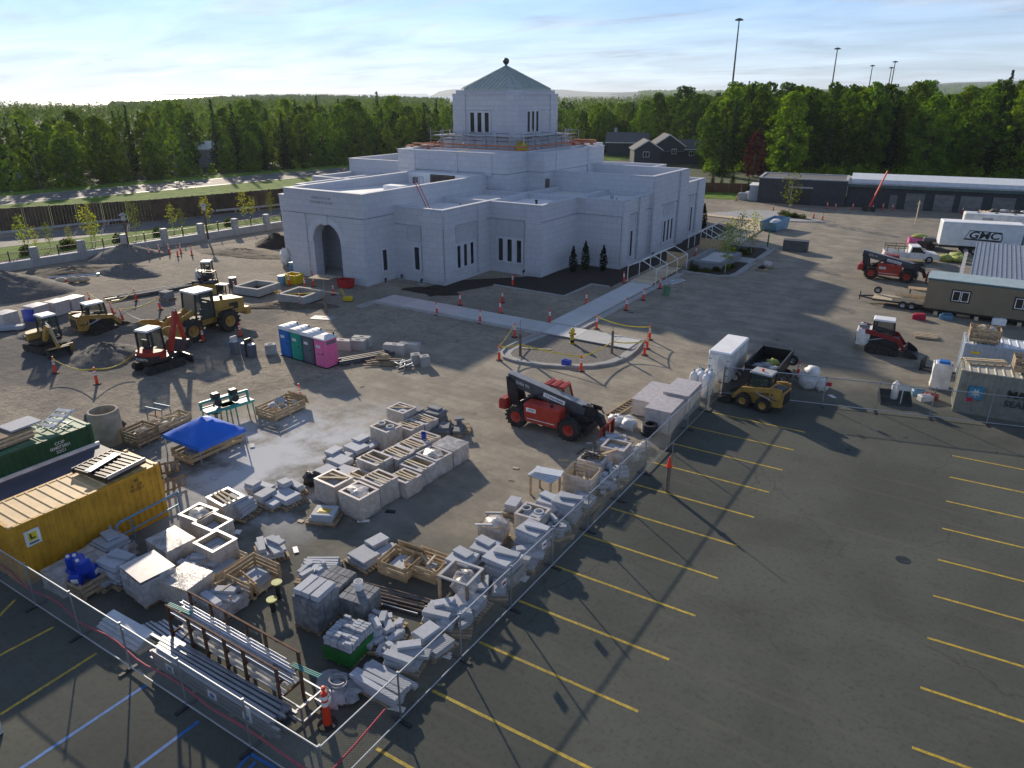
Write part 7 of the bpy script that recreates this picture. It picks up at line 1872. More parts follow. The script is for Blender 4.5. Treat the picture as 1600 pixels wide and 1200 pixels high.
    for y in (-0.55,0.55): MB().box(cx+0.062,cx+0.12,y-0.06,y+0.06,0.08,1.05).box(cx+0.121,cx+1.1,y-0.06,y+0.06,0.08,0.12).build('fork','dark_steel',t)
    return t
telehandler('red and dark grey telehandler with its boom lowered among the crates', Z0(-18.05,32.7), R(0)).scale = (1.03,1.03,1.0)
telehandler('red and dark grey telehandler parked beside the white pickup', Z0(-6.4,81.9), R(0))
def bucket_mesh(w, s_=1.0):
    pr = [(0,0.55*s_),(-0.10*s_,0.45*s_),(-0.12*s_,0.2*s_),(0,0.05*s_),(0.25*s_,0),(0.75*s_,0),(0.75*s_,0.03*s_),(0.26*s_,0.05*s_),(0.05*s_,0.10*s_),(-0.05*s_,0.22*s_),(-0.03*s_,0.42*s_),(0.05*s_,0.52*s_)]
    mb = MB().ext(pr,-w/2,w/2)
    side = [(0.0,0.55*s_),(-0.10*s_,0.45*s_),(-0.12*s_,0.2*s_),(0,0.05*s_),(0.25*s_,0.0),(0.75*s_,0.0),(0.62*s_,0.2*s_),(0.2*s_,0.5*s_)]
    mb.ext(side,-w/2-0.03,-w/2-0.001); mb.ext(side,w/2+0.001,w/2+0.03)
    return mb
# wheel loader
t = thing('wheel_loader','large yellow wheel loader with its bucket raised in front','wheel loader',Z0(-49.6,32.8),R(-90)); t.scale = (1.17,1.17,1.17)
for x in (-1.4,1.4):
    MB().cyl((x,-0.8,0.72),(x,0.8,0.72),0.16,n=8).build('axle','dark_steel',t)
    for y in (-0.98,0.98): wheel(t,x,y,0.74,0.55,'cat_yellow')
MB().box(-2.4,0.2,-0.45,0.45,0.7,1.15).box(0.35,1.9,-0.40,0.40,0.6,1.3).build('frame','cat_yellow',t)
MB().add([(-3.0,-0.72,1.0),(-0.7,-0.72,1.0),(-0.7,0.72,1.0),(-3.0,0.72,1.0),(-3.05,-0.68,1.95),(-0.7,-0.66,2.2),(-0.7,0.66,2.2),(-3.05,0.68,1.95)],[(3,2,1,0),(4,5,6,7),(0,1,5,4),(1,2,6,5),(2,3,7,6),(3,0,4,7)]).build('engine_hood','cat_yellow',t)
MB().box(-2.5,-1.8,0.73,0.745,1.35,1.8).box(-2.5,-1.8,-0.745,-0.73,1.35,1.8).build('grille','black',t)
MB().cham(-3.45,-3.0,-0.85,0.85,0.75,1.25,0.08).build('counterweight','cat_yellow',t)
MB().cyl((-1.2,-0.3,2.1),(-1.2,-0.3,2.75),0.06,n=8).build('exhaust','black',t); MB().cyl((-1.6,0.25,2.1),(-1.6,0.25,2.35),0.11,n=10).build('air_intake','black',t)
cab(t,-0.65,0.75,-0.68,0.68,1.2,2.95,'dark_steel','white_roof',0.15,roof_over=0.12)
for s_ in (-1,1):
    MB().box(-1.95,-0.7,s_*0.75-0.25,s_*0.75+0.25,1.53,1.6).build('fender','cat_yellow',t)
    MB().bar((0.7,s_*0.42,1.75),(1.9,s_*0.45,1.35),0.14,0.35).bar((1.85,s_*0.45,1.4),(2.75,s_*0.5,0.75),0.14,0.32).build('lift_arm','cat_yellow',t)
    MB().cyl((0.9,s_*0.2,0.9),(2.0,s_*0.25,1.2),0.07,n=8).build('lift_cylinder','steel',t)
MB().bar((1.3,0,1.75),(2.3,0,1.6),0.12,0.2).bar((2.3,0,1.6),(2.75,0,1.2),0.1,0.14).build('tilt_link','cat_yellow',t)
bk = bucket_mesh(2.6,1.75).build('bucket','cat_yellow',t,loc=(2.75,0,0.55)); bk.rotation_euler = (0,R(-48),0)
# red mini excavator
def excavator(label, loc, rz, m_, s_, boom, blade_rot, roofm, up=0.0, brand=None, cabside=1, trackrz=0.0):
    t = thing('mini_excavator', label, 'excavator', loc, rz); t.scale = (s_,s_,s_)
    for y in (-0.62,0.62): track(t,-0.95,0.95,y,0.46,0.36)
    MB().box(-0.7,0.7,-0.43,0.43,0.2,0.5).cyl((0,0,0.5),(0,0,0.62),0.38,n=16).build('undercarriage','dark_steel',t)
    bl = MB().cb((1.55,0,0.28),(0.10,1.75,0.45)).bar((0.6,-0.3,0.25),(1.5,-0.3,0.25),0.1).bar((0.6,0.3,0.25),(1.5,0.3,0.25),0.1).build('dozer_blade','dark_steel' if m_ == 'kubota' else m_,t)
    U = Matrix.Rotation(up,4,'Z')
    h = MB(); h.M = U; pts = [(0.72,-0.72),(0.72,0.72),(-0.35,0.80),(-0.85,0.55),(-1.0,0.2),(-1.0,-0.2),(-0.85,-0.55),(-0.35,-0.80)]
    h.prism(pts,0.62,0.80); h.build('upper_deck','dark_steel',t)
    h = MB(); h.M = U; h.prism([(0.1,-0.02),(0.1,0.80),(-0.35,0.82),(-0.88,0.57),(-1.04,0.2),(-1.04,-0.2),(-0.88,-0.57),(-0.5,-0.8),(-0.2,-0.8),(-0.2,-0.02)],0.803,1.22); eh = h.build('engine_housing',m_,t)
    h = MB(); h.M = U; h.prism([(-0.45,0.80),(-0.89,0.58),(-1.05,0.2),(-1.05,-0.2),(-0.89,-0.58),(-0.6,-0.78),(-0.62,-0.82),(-0.93,-0.6),(-1.09,-0.2),(-1.09,0.2),(-0.93,0.6),(-0.47,0.84)],0.66,1.0); h.build('counterweight','black' if m_ == 'kubota' else m_,t)
    if brand:
        d = U @ Vector((-1.1,0,0.84)); x = U @ Vector((0,-1,0)); lettering(brand,0.2,'white_tape',t,d,x,(0,0,1))
    before = set(o.name for o in COL.objects)
    c = cab(t,-0.45,0.62,-0.02 if cabside > 0 else -0.78,0.78 if cabside > 0 else 0.02,0.82,2.2,'dark_steel',roofm,0.1)
    for o in [c]: o.rotation_euler = (0,0,up)
    B = MB(); B.M = U
    p0,p1,p2,p3,p4 = [Vector(v) for v in boom]
    B.bar(p0,p1,0.2,0.28); B.build('boom',m_,t); B = MB(); B.M = U; B.bar(p1,p2,0.18,0.24); B.build('boom_upper',m_,t)
    B = MB(); B.M = U; B.bar(p2,p3,0.15,0.2); B.build('stick',m_,t)
    B = MB(); B.M = U; B.cyl(p0+V(0.2,0.14,0.1),p1.lerp(p2,0.35)+V(0,0.14,0),0.05,n=6); B.cyl(p1+V(0,0,0.22),p2+V(0,0,0.2),0.045,n=6); B.cyl(p2+V(0.05,0,0.15),p3.lerp(p2,0.25)+V(0.15,0,0.05),0.04,n=6); B.build('ram','steel',t)
    B = bucket_mesh(p4.x, 0.85); Q = U @ Matrix.Translation(p3) @ Matrix.Rotation(p4.y,4,'Y') @ Matrix.Translation((-0.05,0,-0.5)); B.v = [tuple(Q @ Vector(v)) for v in B.v]; B.build('bucket','dark_steel',t)
    return t
excavator('red mini excavator with a black dozer blade beside the gravel heap', Z0(-45.5,26.4), R(86), 'kubota', 1.22, [(0.7,-0.25,0.75),(1.25,-0.25,2.0),(1.55,-0.25,2.9),(2.0,-0.25,0.95),(1.0,R(120),0)], 0, 'white_roof', R(18), 'KUBOTA', 1)
excavator('yellow mini excavator digging beside the white wrapped pallets', Z0(-56.0,24.2), R(4), 'cat_yellow', 1.15, [(0.7,-0.25,0.85),(1.35,-0.25,1.85),(1.75,-0.25,1.75),(2.35,-0.25,0.6),(1.25,R(60),0)], 0, 'white_roof', R(-5), None, 1)
excavator('white mini excavator with an open canopy frame behind the wheel loader', Z0(-63.5,43.2), R(-40), 'white_paint', 1.0, [(0.7,-0.25,0.85),(1.3,-0.25,1.6),(1.7,-0.25,1.5),(2.0,-0.25,0.7),(0.9,R(60),0)], 0, 'white_roof', R(-10), None, 1)
bd_ = thing('dozer_blade_machine','tan bulldozer blade and roll frame beside the white excavator','machine',Z0(-60.3,41.5),R(-62))
MB().add([(1.25,-1.1,0.1),(1.25,1.1,0.1),(1.12,1.1,0.55),(1.12,-1.1,0.55),(1.3,-1.1,1.05),(1.3,1.1,1.05)],[(0,1,2,3),(3,2,5,4)]).box(0.95,1.1,-1.1,1.1,0.2,0.95).build('blade','cat_yellow',bd_)
for y in (-0.6,0.6): track(bd_,-0.8,0.6,y,0.5,0.34)
MB().cham(-0.9,0.5,-0.42,0.42,0.3,1.0,0.06).build('body','dark_steel',bd_); MB().tube([(-0.6,-0.45,1.0),(-0.5,-0.45,1.9),(0.3,-0.45,1.9),(0.4,-0.45,1.0)],0.045,6).tube([(-0.6,0.45,1.0),(-0.5,0.45,1.9),(0.3,0.45,1.9),(0.4,0.45,1.0)],0.045,6).tube([(-0.5,-0.45,1.9),(-0.5,0.45,1.9)],0.045,6).tube([(0.3,-0.45,1.9),(0.3,0.45,1.9)],0.045,6).build('roll_frame','dark_steel',bd_)
# compact loaders
def loader(label, loc, rz, m_, tracked, roofm, logo, m2=None, s_=1.0, bucket=True):
    t = thing('compact_loader', label, 'loader', loc, rz); t.scale = (s_,s_,s_); m2 = m2 or m_
    if tracked:
        for y in (-0.72,0.72):
            pr = [(-0.95,0.12),(-0.75,0.0),(0.75,0.0),(0.98,0.14),(0.9,0.36),(0.3,0.5),(-0.45,0.78),(-0.75,0.72),(-1.0,0.4)]
            tr = MB().ext(pr,y-0.2,y+0.2).build('track','rubber',t)
            for i in range(4): MB().cyl((-0.6+0.4*i,y-0.215,0.18),(-0.6+0.4*i,y+0.215,0.18),0.13,n=10).build('roller','dark_steel',tr)
    else:
        for x in (-0.58,0.58):
            for y in (-0.75,0.75): wheel(t,x,y,0.42,0.32,m_)
    MB().cham(-1.0,0.9,-0.5,0.5,0.28,1.0,0.05).build('chassis',m2 if not tracked else 'dark_steel',t)
    MB().add([(-1.55,-0.62,0.45),(-0.85,-0.62,0.35),(-0.85,0.62,0.35),(-1.55,0.62,0.45),(-1.6,-0.62,1.28),(-0.75,-0.62,1.45),(-0.75,0.62,1.45),(-1.6,0.62,1.28)],[(3,2,1,0),(4,5,6,7),(0,1,5,4),(1,2,6,5),(2,3,7,6),(3,0,4,7)]).build('engine_bay',m2,t)
    MB().box(-1.62,-1.56,-0.45,0.45,0.55,1.2).build('rear_grille','black',t); MB().box(-1.5,-0.9,-0.4,0.4,1.30,1.42).build('top_grille','black',t)
    cab(t,-0.7,0.55,-0.44,0.44,0.95,2.05,'black',roofm,0.12)
    for sy in (-1,1):
        y = sy*0.68
        MB().bar((-1.35,y,1.42),(0.75,y,1.05),0.13,0.28).build('lift_arm',m_,t); MB().bar((0.7,y,1.1),(1.25,y,0.42),0.13,0.22).build('arm_drop',m_,t)
        MB().box(-1.5,-1.1,y-0.09,y+0.09,0.9,1.5).build('arm_post',m2,t); MB().cyl((-0.9,y*0.94,0.75),(0.2,y*0.94,1.1),0.05,n=6).build('lift_cylinder','steel',t)
        if logo:
            lettering(logo,0.26,'white_tape',t,(-1.18,sy*0.635,0.95),(-sy,0,0) if sy > 0 else (1,0,0),(0,0,1),sx=0.9,bold=0.006)
            MB().box(-1.42,-0.92,min(sy*0.622,sy*0.628),max(sy*0.622,sy*0.628),0.8,1.1).build('logo_patch','black',t)
    if bucket: bucket_mesh(1.75,0.95).build('bucket','dark_steel',t,loc=(1.35,0,0.06))
    return t
loader('yellow compact track loader parked behind the gravel heap', Z0(-57.2,28.9), R(84), 'cat_yellow', True, 'white_roof', 'CAT', None, 1.12, True)
loader('yellow wheeled skid steer with an orange beacon at the fence gate', Z0(-9.0,42.0-0.1), R(173), 'cat_yellow', False, 'gray_trim', 'CAT', None, 1.05, True)
tag(MB().cyl((0,0,0),(0,0,0.14),0.07,n=10).build('beacon','orange',loc=V(-8.9,41.8,2.27)),'orange beacon on the roof of the wheeled skid steer','beacon')
loader('dark red and white track loader on the open drive', Z0(-4.0,56.9), R(4), 'maroon', True, 'white_roof', None, 'white_paint', 1.15, True)
# ================================================================== TRAILERS, TRUCKS
tr = thing('enclosed_trailer','small white enclosed cargo trailer beside the white cylinders','trailer',Z0(-12.0,45.4),R(0))
MB().cham(-0.72,0.72,-2.0,2.0,0.45,2.3,0.07).build('box_body','white_paint',tr); MB().cham(-0.74,0.74,-2.02,2.02,2.302,2.40,0.08).build('roof','white_roof',tr)
for x in (-0.36,0.36):
    d = MB().box(x-0.32,x+0.32,-2.025,-2.002,0.55,2.15).build('rear_door','white_paint',tr)
    for z in (0.9,1.4,1.9): MB().box(x-0.3 if x < 0 else x+0.1,x-0.1 if x < 0 else x+0.3,-2.04,-2.026,z-0.02,z+0.02).build('hinge','dark_steel',d)
for y in (-0.4,0.4):
    for x in (-0.72,0.72): wheel(tr,x,y,0.33,0.2,'white_paint',tread=False)
MB().bar((-0.5,2.0,0.45),(0,3.2,0.45),0.08).bar((0.5,2.0,0.45),(0,3.2,0.45),0.08).build('drawbar','dark_steel',tr)
dt = thing('dump_trailer','black high-sided dump trailer holding bags of waste','trailer',Z0(-9.65,46.8),R(0))
MB().box(-1.0,1.0,-2.15,2.15,0.62,0.70).build('bed','dark_steel',dt)
for x in (-1.0,1.0): MB().box(x-0.04,x+0.04,-2.15,2.15,0.701,1.5).build('side_wall','black',dt); MB().box(x-0.06,x+0.06,-2.2,2.2,1.501,1.57).build('top_rail','dark_steel',dt)
for y in (-2.17,2.17): MB().box(-0.955,0.955,y-0.04,y+0.04,0.701,1.48).build('end_wall','black',dt)
for x in (-1.12,1.12):
    for y in (-0.45,0.45): wheel(dt,x,y,0.36,0.22,'galv',tread=False)
MB().bar((0,2.15,0.6),(0,3.4,0.5),0.1).build('drawbar','dark_steel',dt); sp_ = wheel(dt,1.25,1.5,0.36,0.22,'galv',tread=False); sp_.location = (1.15,1.6,1.0)
for i,(x,y,m_,lb) in enumerate(((-0.5,-0.9,'silver_tarp','grey rubbish bag in the front half of the dump trailer'),(-0.1,-0.5,'silver_tarp','second grey rubbish bag in the dump trailer'),(0.1,0.5,'lime_wrap','yellow-green bag in the middle of the dump trailer'),(0.55,-0.9,'white_paint','white bag in the corner of the dump trailer'))):
    tag(MB().blob((0,0,0.25),(0.42,0.38,0.28),i+2,12,7,0.2).build('rubbish_bag',m_,loc=V(-9.65+x,46.8+y,0.70),smooth=60), lb, 'bag')
bb = thing('bulk_bags','pile of white bulk bags slumped behind the fence by the dump trailer','bags',Z0(-7.0,46.4))
for i,(x,y,z,r_) in enumerate(((0,0,0.45,0.62),(0.75,0.1,0.3,0.45),(-0.2,0.7,0.5,0.6),(0.6,0.8,0.3,0.42),(0.1,0.3,1.05,0.5))): MB().blob((x,y,z),(r_,r_*0.9,r_*0.8),i+60,12,8,0.14).build('bag','white_paint',bb,smooth=60)
# pickup
pu = thing('pickup_truck','white work pickup with a pipe rack over its bed','pickup',Z0(-5.5,92.4),R(15))
sd = [(-2.75,0.45),(-2.75,1.05),(-0.45,1.08),(-0.40,1.12),(-0.2,1.78),(0.75,1.80),(1.35,1.18),(2.55,1.02),(2.75,0.85),(2.75,0.45)]
MB().ext([(-0.5,0.45),(-0.5,1.10),(-0.35,1.12),(-0.2,1.80),(0.72,1.82),(1.38,1.16),(2.55,1.02),(2.76,0.82),(2.76,0.45)],-0.92,0.92).build('cab_body','white_paint',pu,smooth=30)
for y in (-0.93,0.85): MB().box(-2.75,-0.502,y,y+0.08,0.5,1.12).build('bed_side','white_paint',pu)
MB().box(-2.75,-0.503,-0.849,0.849,0.5,0.62).build('bed_floor','dark_steel',pu); MB().box(-2.80,-2.751,-0.9,0.9,0.5,1.1).build('tailgate','white_paint',pu)
for s_ in (-1,1):
    MB().add([(-0.18,s_*0.93,1.15),(1.15,s_*0.93,1.15),(0.68,s_*0.93,1.70),(-0.1,s_*0.93,1.70)],[(0,1,2,3)]).build('side_window','glass',pu)
    MB().box(-2.83,-2.802,s_*0.8-0.08,s_*0.8+0.08,0.75,1.02).build('tail_light','red_plastic',pu); MB().box(2.755,2.78,s_*0.72-0.15,s_*0.72+0.15,0.72,0.86).build('headlight','lamp_glass',pu); MB().box(1.0,1.15,s_*0.95-0.02 if s_ > 0 else -1.12,s_*0.95+0.17 if s_ > 0 else -0.93,1.12,1.26).build('mirror','black',pu)
MB().add([(0.80,-0.78,1.775),(1.36,-0.82,1.195),(1.36,0.82,1.195),(0.80,0.78,1.775)],[(0,1,2,3)]).build('windscreen','glass',pu)
MB().box(2.74,2.86,-0.9,0.9,0.42,0.6).box(-2.9,-2.78,-0.9,0.9,0.42,0.56).build('bumper','gray_trim',pu)
rk_ = MB()
for x in (-2.6,-1.5,-0.6):
    for y in (-0.85,0.85): rk_.bar((x,y,1.12),(x,y,1.75),0.05)
for y in (-0.85,0.85): rk_.bar((-2.7,y,1.75),(-0.5,y,1.75),0.05); rk_.bar((-2.7,y,1.5),(-0.5,y,1.5),0.04)
rk_.bar((-2.6,-0.85,1.75),(-2.6,0.85,1.75),0.05); rk_.build('pipe_rack','dark_steel',pu)
for x in (-1.75,1.75):
    for y in (-0.82,0.82): wheel(pu,x,y,0.40,0.27,'galv',tread=False)
# GMC box body
gm = thing('box_truck','white box truck body with a large dark slanted three-letter emblem','truck',Z0(0.6,101.2),R(11))
MB().cham(-4.1,4.1,-1.22,1.22,1.0,3.62,0.06).build('box_body','cont_white_roof',gm); MB().cham(-4.12,4.12,-1.24,1.24,3.622,3.70,0.08).build('box_roof','white_roof',gm)
MB().box(-3.9,5.6,-0.4,0.4,0.6,0.98).build('chassis','dark_steel',gm)
for x in (-1.2,-0.3,4.9):
    for y in (-1.0,1.0): wheel(gm,x,y,0.48,0.28,'galv',tread=False)
MB().cham(4.3,5.9,-1.05,1.05,0.9,2.6,0.15).build('truck_cab','pale_roof',gm); MB().box(4.9,5.5,-1.07,-1.052,1.75,2.35).build('side_window','glass',gm)
MB().box(-4.6,-4.12,-1.0,1.0,0.9,1.0).build('lift_gate','dark_steel',gm)
em = MB().add([(-1.75,-1.228,1.75),(2.05,-1.228,1.62),(2.15,-1.228,2.05),(2.0,-1.228,2.75),(-1.25,-1.228,2.85)],[(0,1,2,3,4)]).build('emblem_border','black',gm)  # printed black border round the pale emblem field
MB().add([(-1.6,-1.232,1.92),(1.98,-1.232,1.82),(2.05,-1.232,2.05),(1.92,-1.232,2.66),(-1.2,-1.232,2.75)],[(0,1,2,3,4)]).build('emblem_field','cont_white_roof',gm)
lettering('GMC',1.1,'black',gm,(0.25,-1.236,2.28),(1,0,0),(0,0,1),shear=0.15,bold=0.03,sx=1.28)
# further vehicles behind
for i,(x,y,L,lb) in enumerate(((3.2,112.6,9.5,'long white trailer parked behind the emblem box truck'),)):
    tt = thing('white_trailer', lb, 'trailer', Z0(x,y), R(6))
    MB().cham(-L/2,L/2,-1.25,1.25,0.9,3.3,0.12).build('box_body','white_paint',tt); 
    for k in range(4): MB().lathe([(0,3.3),(0.22,3.3),(0.22,3.38),(0.1,3.45),(0,3.46)],10,(-L/2+1.5+k*2,0,0)).build('roof_vent','gray_trim',tt)
    for x_ in (-0.5,0.5):
        for y_ in (-1.0,1.0): wheel(tt,x_+1.5,y_,0.45,0.28,'galv',tread=False)
    MB().box(-L/2+2,-L/2+3.2,-1.262,-1.252,1.5,2.9).build('side_door','gray_trim',tt)
oc = container('yellowish open-top container with a red edge near the garage doors', (4.2,119.8,0), R(95), 8.2, 'cont_gray', 'cont_roof')
MB().box(-1.3,-1.22,-4.1,4.1,2.5,2.68).build('red_edge','red_plastic',oc)
for k in range(5): MB().blob((0,-2.4+1.2*k,2.75),(0.7,0.6,0.28),k+5,10,6,0.3).build('roof_load',('black_tarp','silver_tarp')[k%2],oc,smooth=60)
# yellow-green bags on the ground and pink roll
for i,(p,lb) in enumerate((((1476,408),'yellow-green wrapped bundle lying nearest the pickup'),((1494,404),'yellow-green wrapped bundle stacked at the back of the pair'),((1498,410),'yellow-green wrapped bundle next to the dark screen'))):
    tag(MB().blob((0,0,0.35),(0.85,0.7,0.42),i+9,12,7,0.2).build('wrapped_bundle','lime_wrap',loc=at(*p),smooth=60),lb,'bundle')
pr_ = thing('pink_roll','pink wrapped rolls of insulation beside the pickup','rolls',at(1432,382),R(10))
for y in (-0.45,0.45): MB().cyl((-1.0,y,0.45),(1.0,y,0.45),0.44,n=14).build('roll','toilet_pink',pr_,smooth=30)
MB().blob((0.2,0,1.0),(0.9,0.6,0.3),3,12,6,0.2).build('top_bag','lime_wrap',pr_,smooth=60)
tq = thing('equipment_trailer','dark equipment trailer loaded with gear between the pickup and the box truck','trailer',at(1453,388),R(10))
MB().box(-1.6,1.6,-0.8,0.8,0.5,0.6).box(-1.6,1.6,-0.82,-0.78,0.601,0.95).build('bed','dark_steel',tq); MB().cham(-0.9,0.4,-0.5,0.5,0.61,1.3,0.08).build('gear_box','boom_gray',tq); MB().cham(0.5,1.1,-0.4,0.4,0.61,1.1,0.06).build('gear_box','lamp_glass',tq)
for y in (-0.8,0.8): wheel(tq,0,y,0.36,0.2,'rust',tread=False)
# flatbed trailer and table
fb = thing('flatbed_trailer','tan plank flatbed trailer with its hitch towards the open drive','trailer',Z0(-4.3,71.2),R(0))
for i in range(7): MB().box(-2.2,2.2,-0.95+0.27*i,-0.70+0.27*i,0.55,0.61).build('deck_plank','pale_wood',fb)
MB().box(-2.2,2.2,-0.98,0.98,0.42,0.548).build('frame','dark_steel',fb); MB().bar((-2.2,-0.7,0.48),(-3.4,0,0.45),0.10).bar((-2.2,0.7,0.48),(-3.4,0,0.45),0.10).bar((-3.3,0,0.1),(-3.3,0,0.9),0.08).build('drawbar','dark_steel',fb)
MB().box(-0.6,2.2,-1.0,-0.96,0.62,0.95).box(-0.6,2.2,0.96,1.0,0.62,0.95).build('side_board','pale_wood',fb)
for x in (0.3,1.0):
    for y in (-1.05,1.05): wheel(fb,x,y,0.34,0.2,'galv',tread=False)
s2 = wheel(fb,-2.0,0.9,0.34,0.2,'galv',name='spare_wheel',tread=False); s2.location = (-2.0,0.8,0.98)
tb2 = thing('folding_table','tan table board on trestles behind the flatbed trailer','table',Z0(-3.0,73.4),R(5)); MB().box(-1.0,1.0,-0.55,0.55,1.2,1.26).build('top','cardboard',tb2)
for x in (-0.8,0.8): MB().box(x-.04,x+.04,-0.5,-0.42,0,1.198).build('leg','dark_steel',tb2); MB().box(x-.04,x+.04,0.42,0.5,0,1.198).build('leg','dark_steel',tb2)
# office trailers
of = thing('site_office','tan ribbed site office trailer with two white-framed windows','office trailer',Z0(-2.4,69.5),R(-1))
MB().box(0,12,0,3.0,0.55,2.95).build('wall','tan_siding',of); 
for i in range(60): MB().box(0.02+0.2*i,0.06+0.2*i,-0.025,-0.002,0.56,2.85).build('rib','tan_siding',of)
MB().box(-0.06,12.06,-0.06,3.06,2.952,3.10).build('fascia','teal_trim',of); MB().box(-0.12,12.1,-0.12,3.12,3.102,3.16).build('roof','pale_roof',of)
for x in (1.9,6.3,10):
    w_ = MB().box(x-0.05,x+1.35,-0.06,-0.027,1.35,2.4).build('window','black',of); 
    for k in (0,1): MB().box(x+0.05+k*0.63,x+0.62+k*0.63,-0.085,-0.061,1.45,2.3).build('sash','white_tape',w_); MB().box(x+0.11+k*0.63,x+0.56+k*0.63,-0.092,-0.086,1.51,2.24).build('pane','glass',w_)
MB().box(0.2,11.8,0.3,2.7,0.3,0.548).build('underframe','dark_steel',of)
for x in (1,4,7,10): MB().box(x-.15,x+.15,0.1,0.4,0.0,0.298).build('jack_stand','pale_wood',of)
of2 = thing('metal_roof_trailer','grey site trailer under a ribbed metal roof behind the tan office','office trailer',Z0(0.6,75.2),0)
MB().box(0,9,0,13.2,0.3,2.7).build('wall','door_gray',of2)
MB().add([(-0.15,-2.6,3.02),(9.2,-2.6,3.02),(9.2,13.4,3.3),(-0.15,13.4,3.3),(-0.15,-2.6,3.12),(9.2,-2.6,3.12),(9.2,13.4,3.4),(-0.15,13.4,3.4)],[(3,2,1,0),(4,5,6,7),(0,1,5,4),(1,2,6,5),(2,3,7,6),(3,0,4,7)]).build('roof','metal_roof',of2)
for i in range(26): MB().bar((-0.1+0.36*i,-2.6,3.14),(-0.1+0.36*i,13.4,3.42),0.06,0.05).build('roof_rib','metal_roof',of2)
for y in (-2.3,): 
    for x in (0.1,4.5,9.0): MB().box(x-.06,x+.06,y-.06,y+.06,0,3.02).build('post','dark_steel',of2)
dw = MB().box(-0.9,-0.75,0.2,12.4,0,2.3).build('side_screen','boom_gray',of2); MB().box(-0.98,-0.67,0.1,12.5,2.302,2.42).build('screen_cap','gray_trim',of2)
# containers at the right edge
mk = container('weathered grey-green container with a blue star logo and black lettering', (3.95,48.65,0), R(-86), 6.06, 'cont_gray', 'cont_gray_roof')
lettering('MAERSK',0.62,'black',mk,(1.235,0.55,1.55),(0,1,0),(0,0,1),bold=0.02,sx=0.98); lettering('SEALAND',0.52,'black',mk,(1.235,0.55,0.98),(0,1,0),(0,0,1),bold=0.015,sx=1.05)
MB().cham(1.215,1.228,-2.45,-1.7,0.95,1.75,0.05).build('logo_panel','logo_blue',mk)
MB().prism([( (0.30 if i%2 == 0 else 0.12)*math.cos(math.pi*i/7), (0.30 if i%2 == 0 else 0.12)*math.sin(math.pi*i/7)) for i in range(14)],0,0.006)
sr = MB(); sr.M = Matrix.Translation((1.230,-2.07,1.35)) @ Matrix.Rotation(R(90),4,'Y'); sr.prism([((0.30 if i%2 == 0 else 0.12)*math.cos(math.pi*i/7),(0.30 if i%2 == 0 else 0.12)*math.sin(math.pi*i/7)) for i in range(14)],0,0.006); sr.build('logo_star','white_tape',mk)
wc = container('pale blue-grey container behind the grey-green one', (3.9,54.4,0), R(-86), 6.06, 'cont_white', 'cont_white_roof')
MB().box(1.21,1.228,-2.6,-2.1,2.0,2.15).build('data_plate','yellow_plastic',wc)
open_crate('slatted crate with plastic strips on the pale blue-grey container roof', V(1.9,54.0,2.66), R(4), 1.6, 1.2, 0.95, None, 300, 'rubble', 'pallet_wood')
open_crate('slatted crate with grey plastic on the weathered container roof', V(4.2,48.9,2.66), R(4), 1.4, 1.2, 0.85, None, 301, 'rubble', 'pallet_wood')
pb = thing('plank_stack','stack of long pale planks lying on the weathered container roof','planks',V(2.1,49.2,2.66),R(20))
for i in range(4): MB().box(-1.1,1.1,-0.35+0.16*i,-0.2+0.16*i,0.02+0.08*(i%2),0.10+0.08*(i%2)).build('plank','pale_wood',pb)
pb = thing('loose_pallet','new timber pallet lying on the drive behind the red track loader','pallet',at(1446,527),R(8)); pallet(pb,1.3,1.3)
for i in range(3): MB().box(-0.8,0.8,-0.5+0.4*i,-0.36+0.4*i,0.15,0.2).build('plank','pale_wood',pb)
ib = thing('bagged_stack','tall white wrapped stack beside the weathered container','wrapped stack',Z0(0.05,51.0),R(5)); pallet(ib); film_skirt(0.52,0.5,1.7,0.13,5,0.04).build('film_wrap','white_paint',ib,smooth=50); MB().cham(-0.5,0.5,-0.48,0.48,0.15,1.72,0.1).build('goods','white_paint',ib); MB().cham(-0.3,0.35,-0.3,0.3,1.721,1.85,0.05).build('loose_bag','toilet_blue',ib)
bu = thing('loader_bucket','black loader bucket with a white gas bottle in it behind the fence','bucket',Z0(-2.2,47.2),R(-70)); bucket_mesh(1.7,1.3).build('shell','black',bu)
tag(MB().lathe([(0,0),(0.2,0),(0.22,0.06),(0.22,0.85),(0.16,1.02),(0.07,1.06),(0.07,1.14),(0,1.15)],14).build('gas_bottle','white_paint',loc=V(-2.15,47.2,0.12),smooth=40),'white gas bottle standing in the black loader bucket','gas bottle')
tag(MB().box(-0.35,0.35,-0.02,0.02,0.9,1.25).box(-0.03,0.03,-0.015,0.015,0,0.9).build('notice_board','white_tape',loc=V(-1.7,46.7,0),rz=R(10)),'small white notice board behind the far fence','sign')
for i,(x,y,m_,lb) in enumerate(((-0.2,48.6,'red_plastic','red tool case on the ground left of the weathered container'),(-0.9,48.9,'blue_steel','blue tool crate on a timber board by the fence'),(-0.5,48.2,'white_tape','white sheet board leaning behind the fence by the red case'))):
    tag(MB().cham(-0.4,0.4,-0.25,0.25,0,0.35,0.05).bar((-0.3,0,0.37),(0.3,0,0.40),0.05).build('tool_case',m_,loc=Z0(x,y),rz=R(20*i)),lb,'case')
fkb = thing('pallet_forks','black pair of pallet forks lying behind the red track loader','forks',Z0(-1.2,54.4),R(-10)); MB().box(0,0.1,-0.6,0.6,0,0.8).build('back_frame','black',fkb)
for y in (-0.35,0.35): MB().box(0.101,2.0,y-0.06,y+0.06,0.02,0.07).build('fork','dark_steel',fkb)
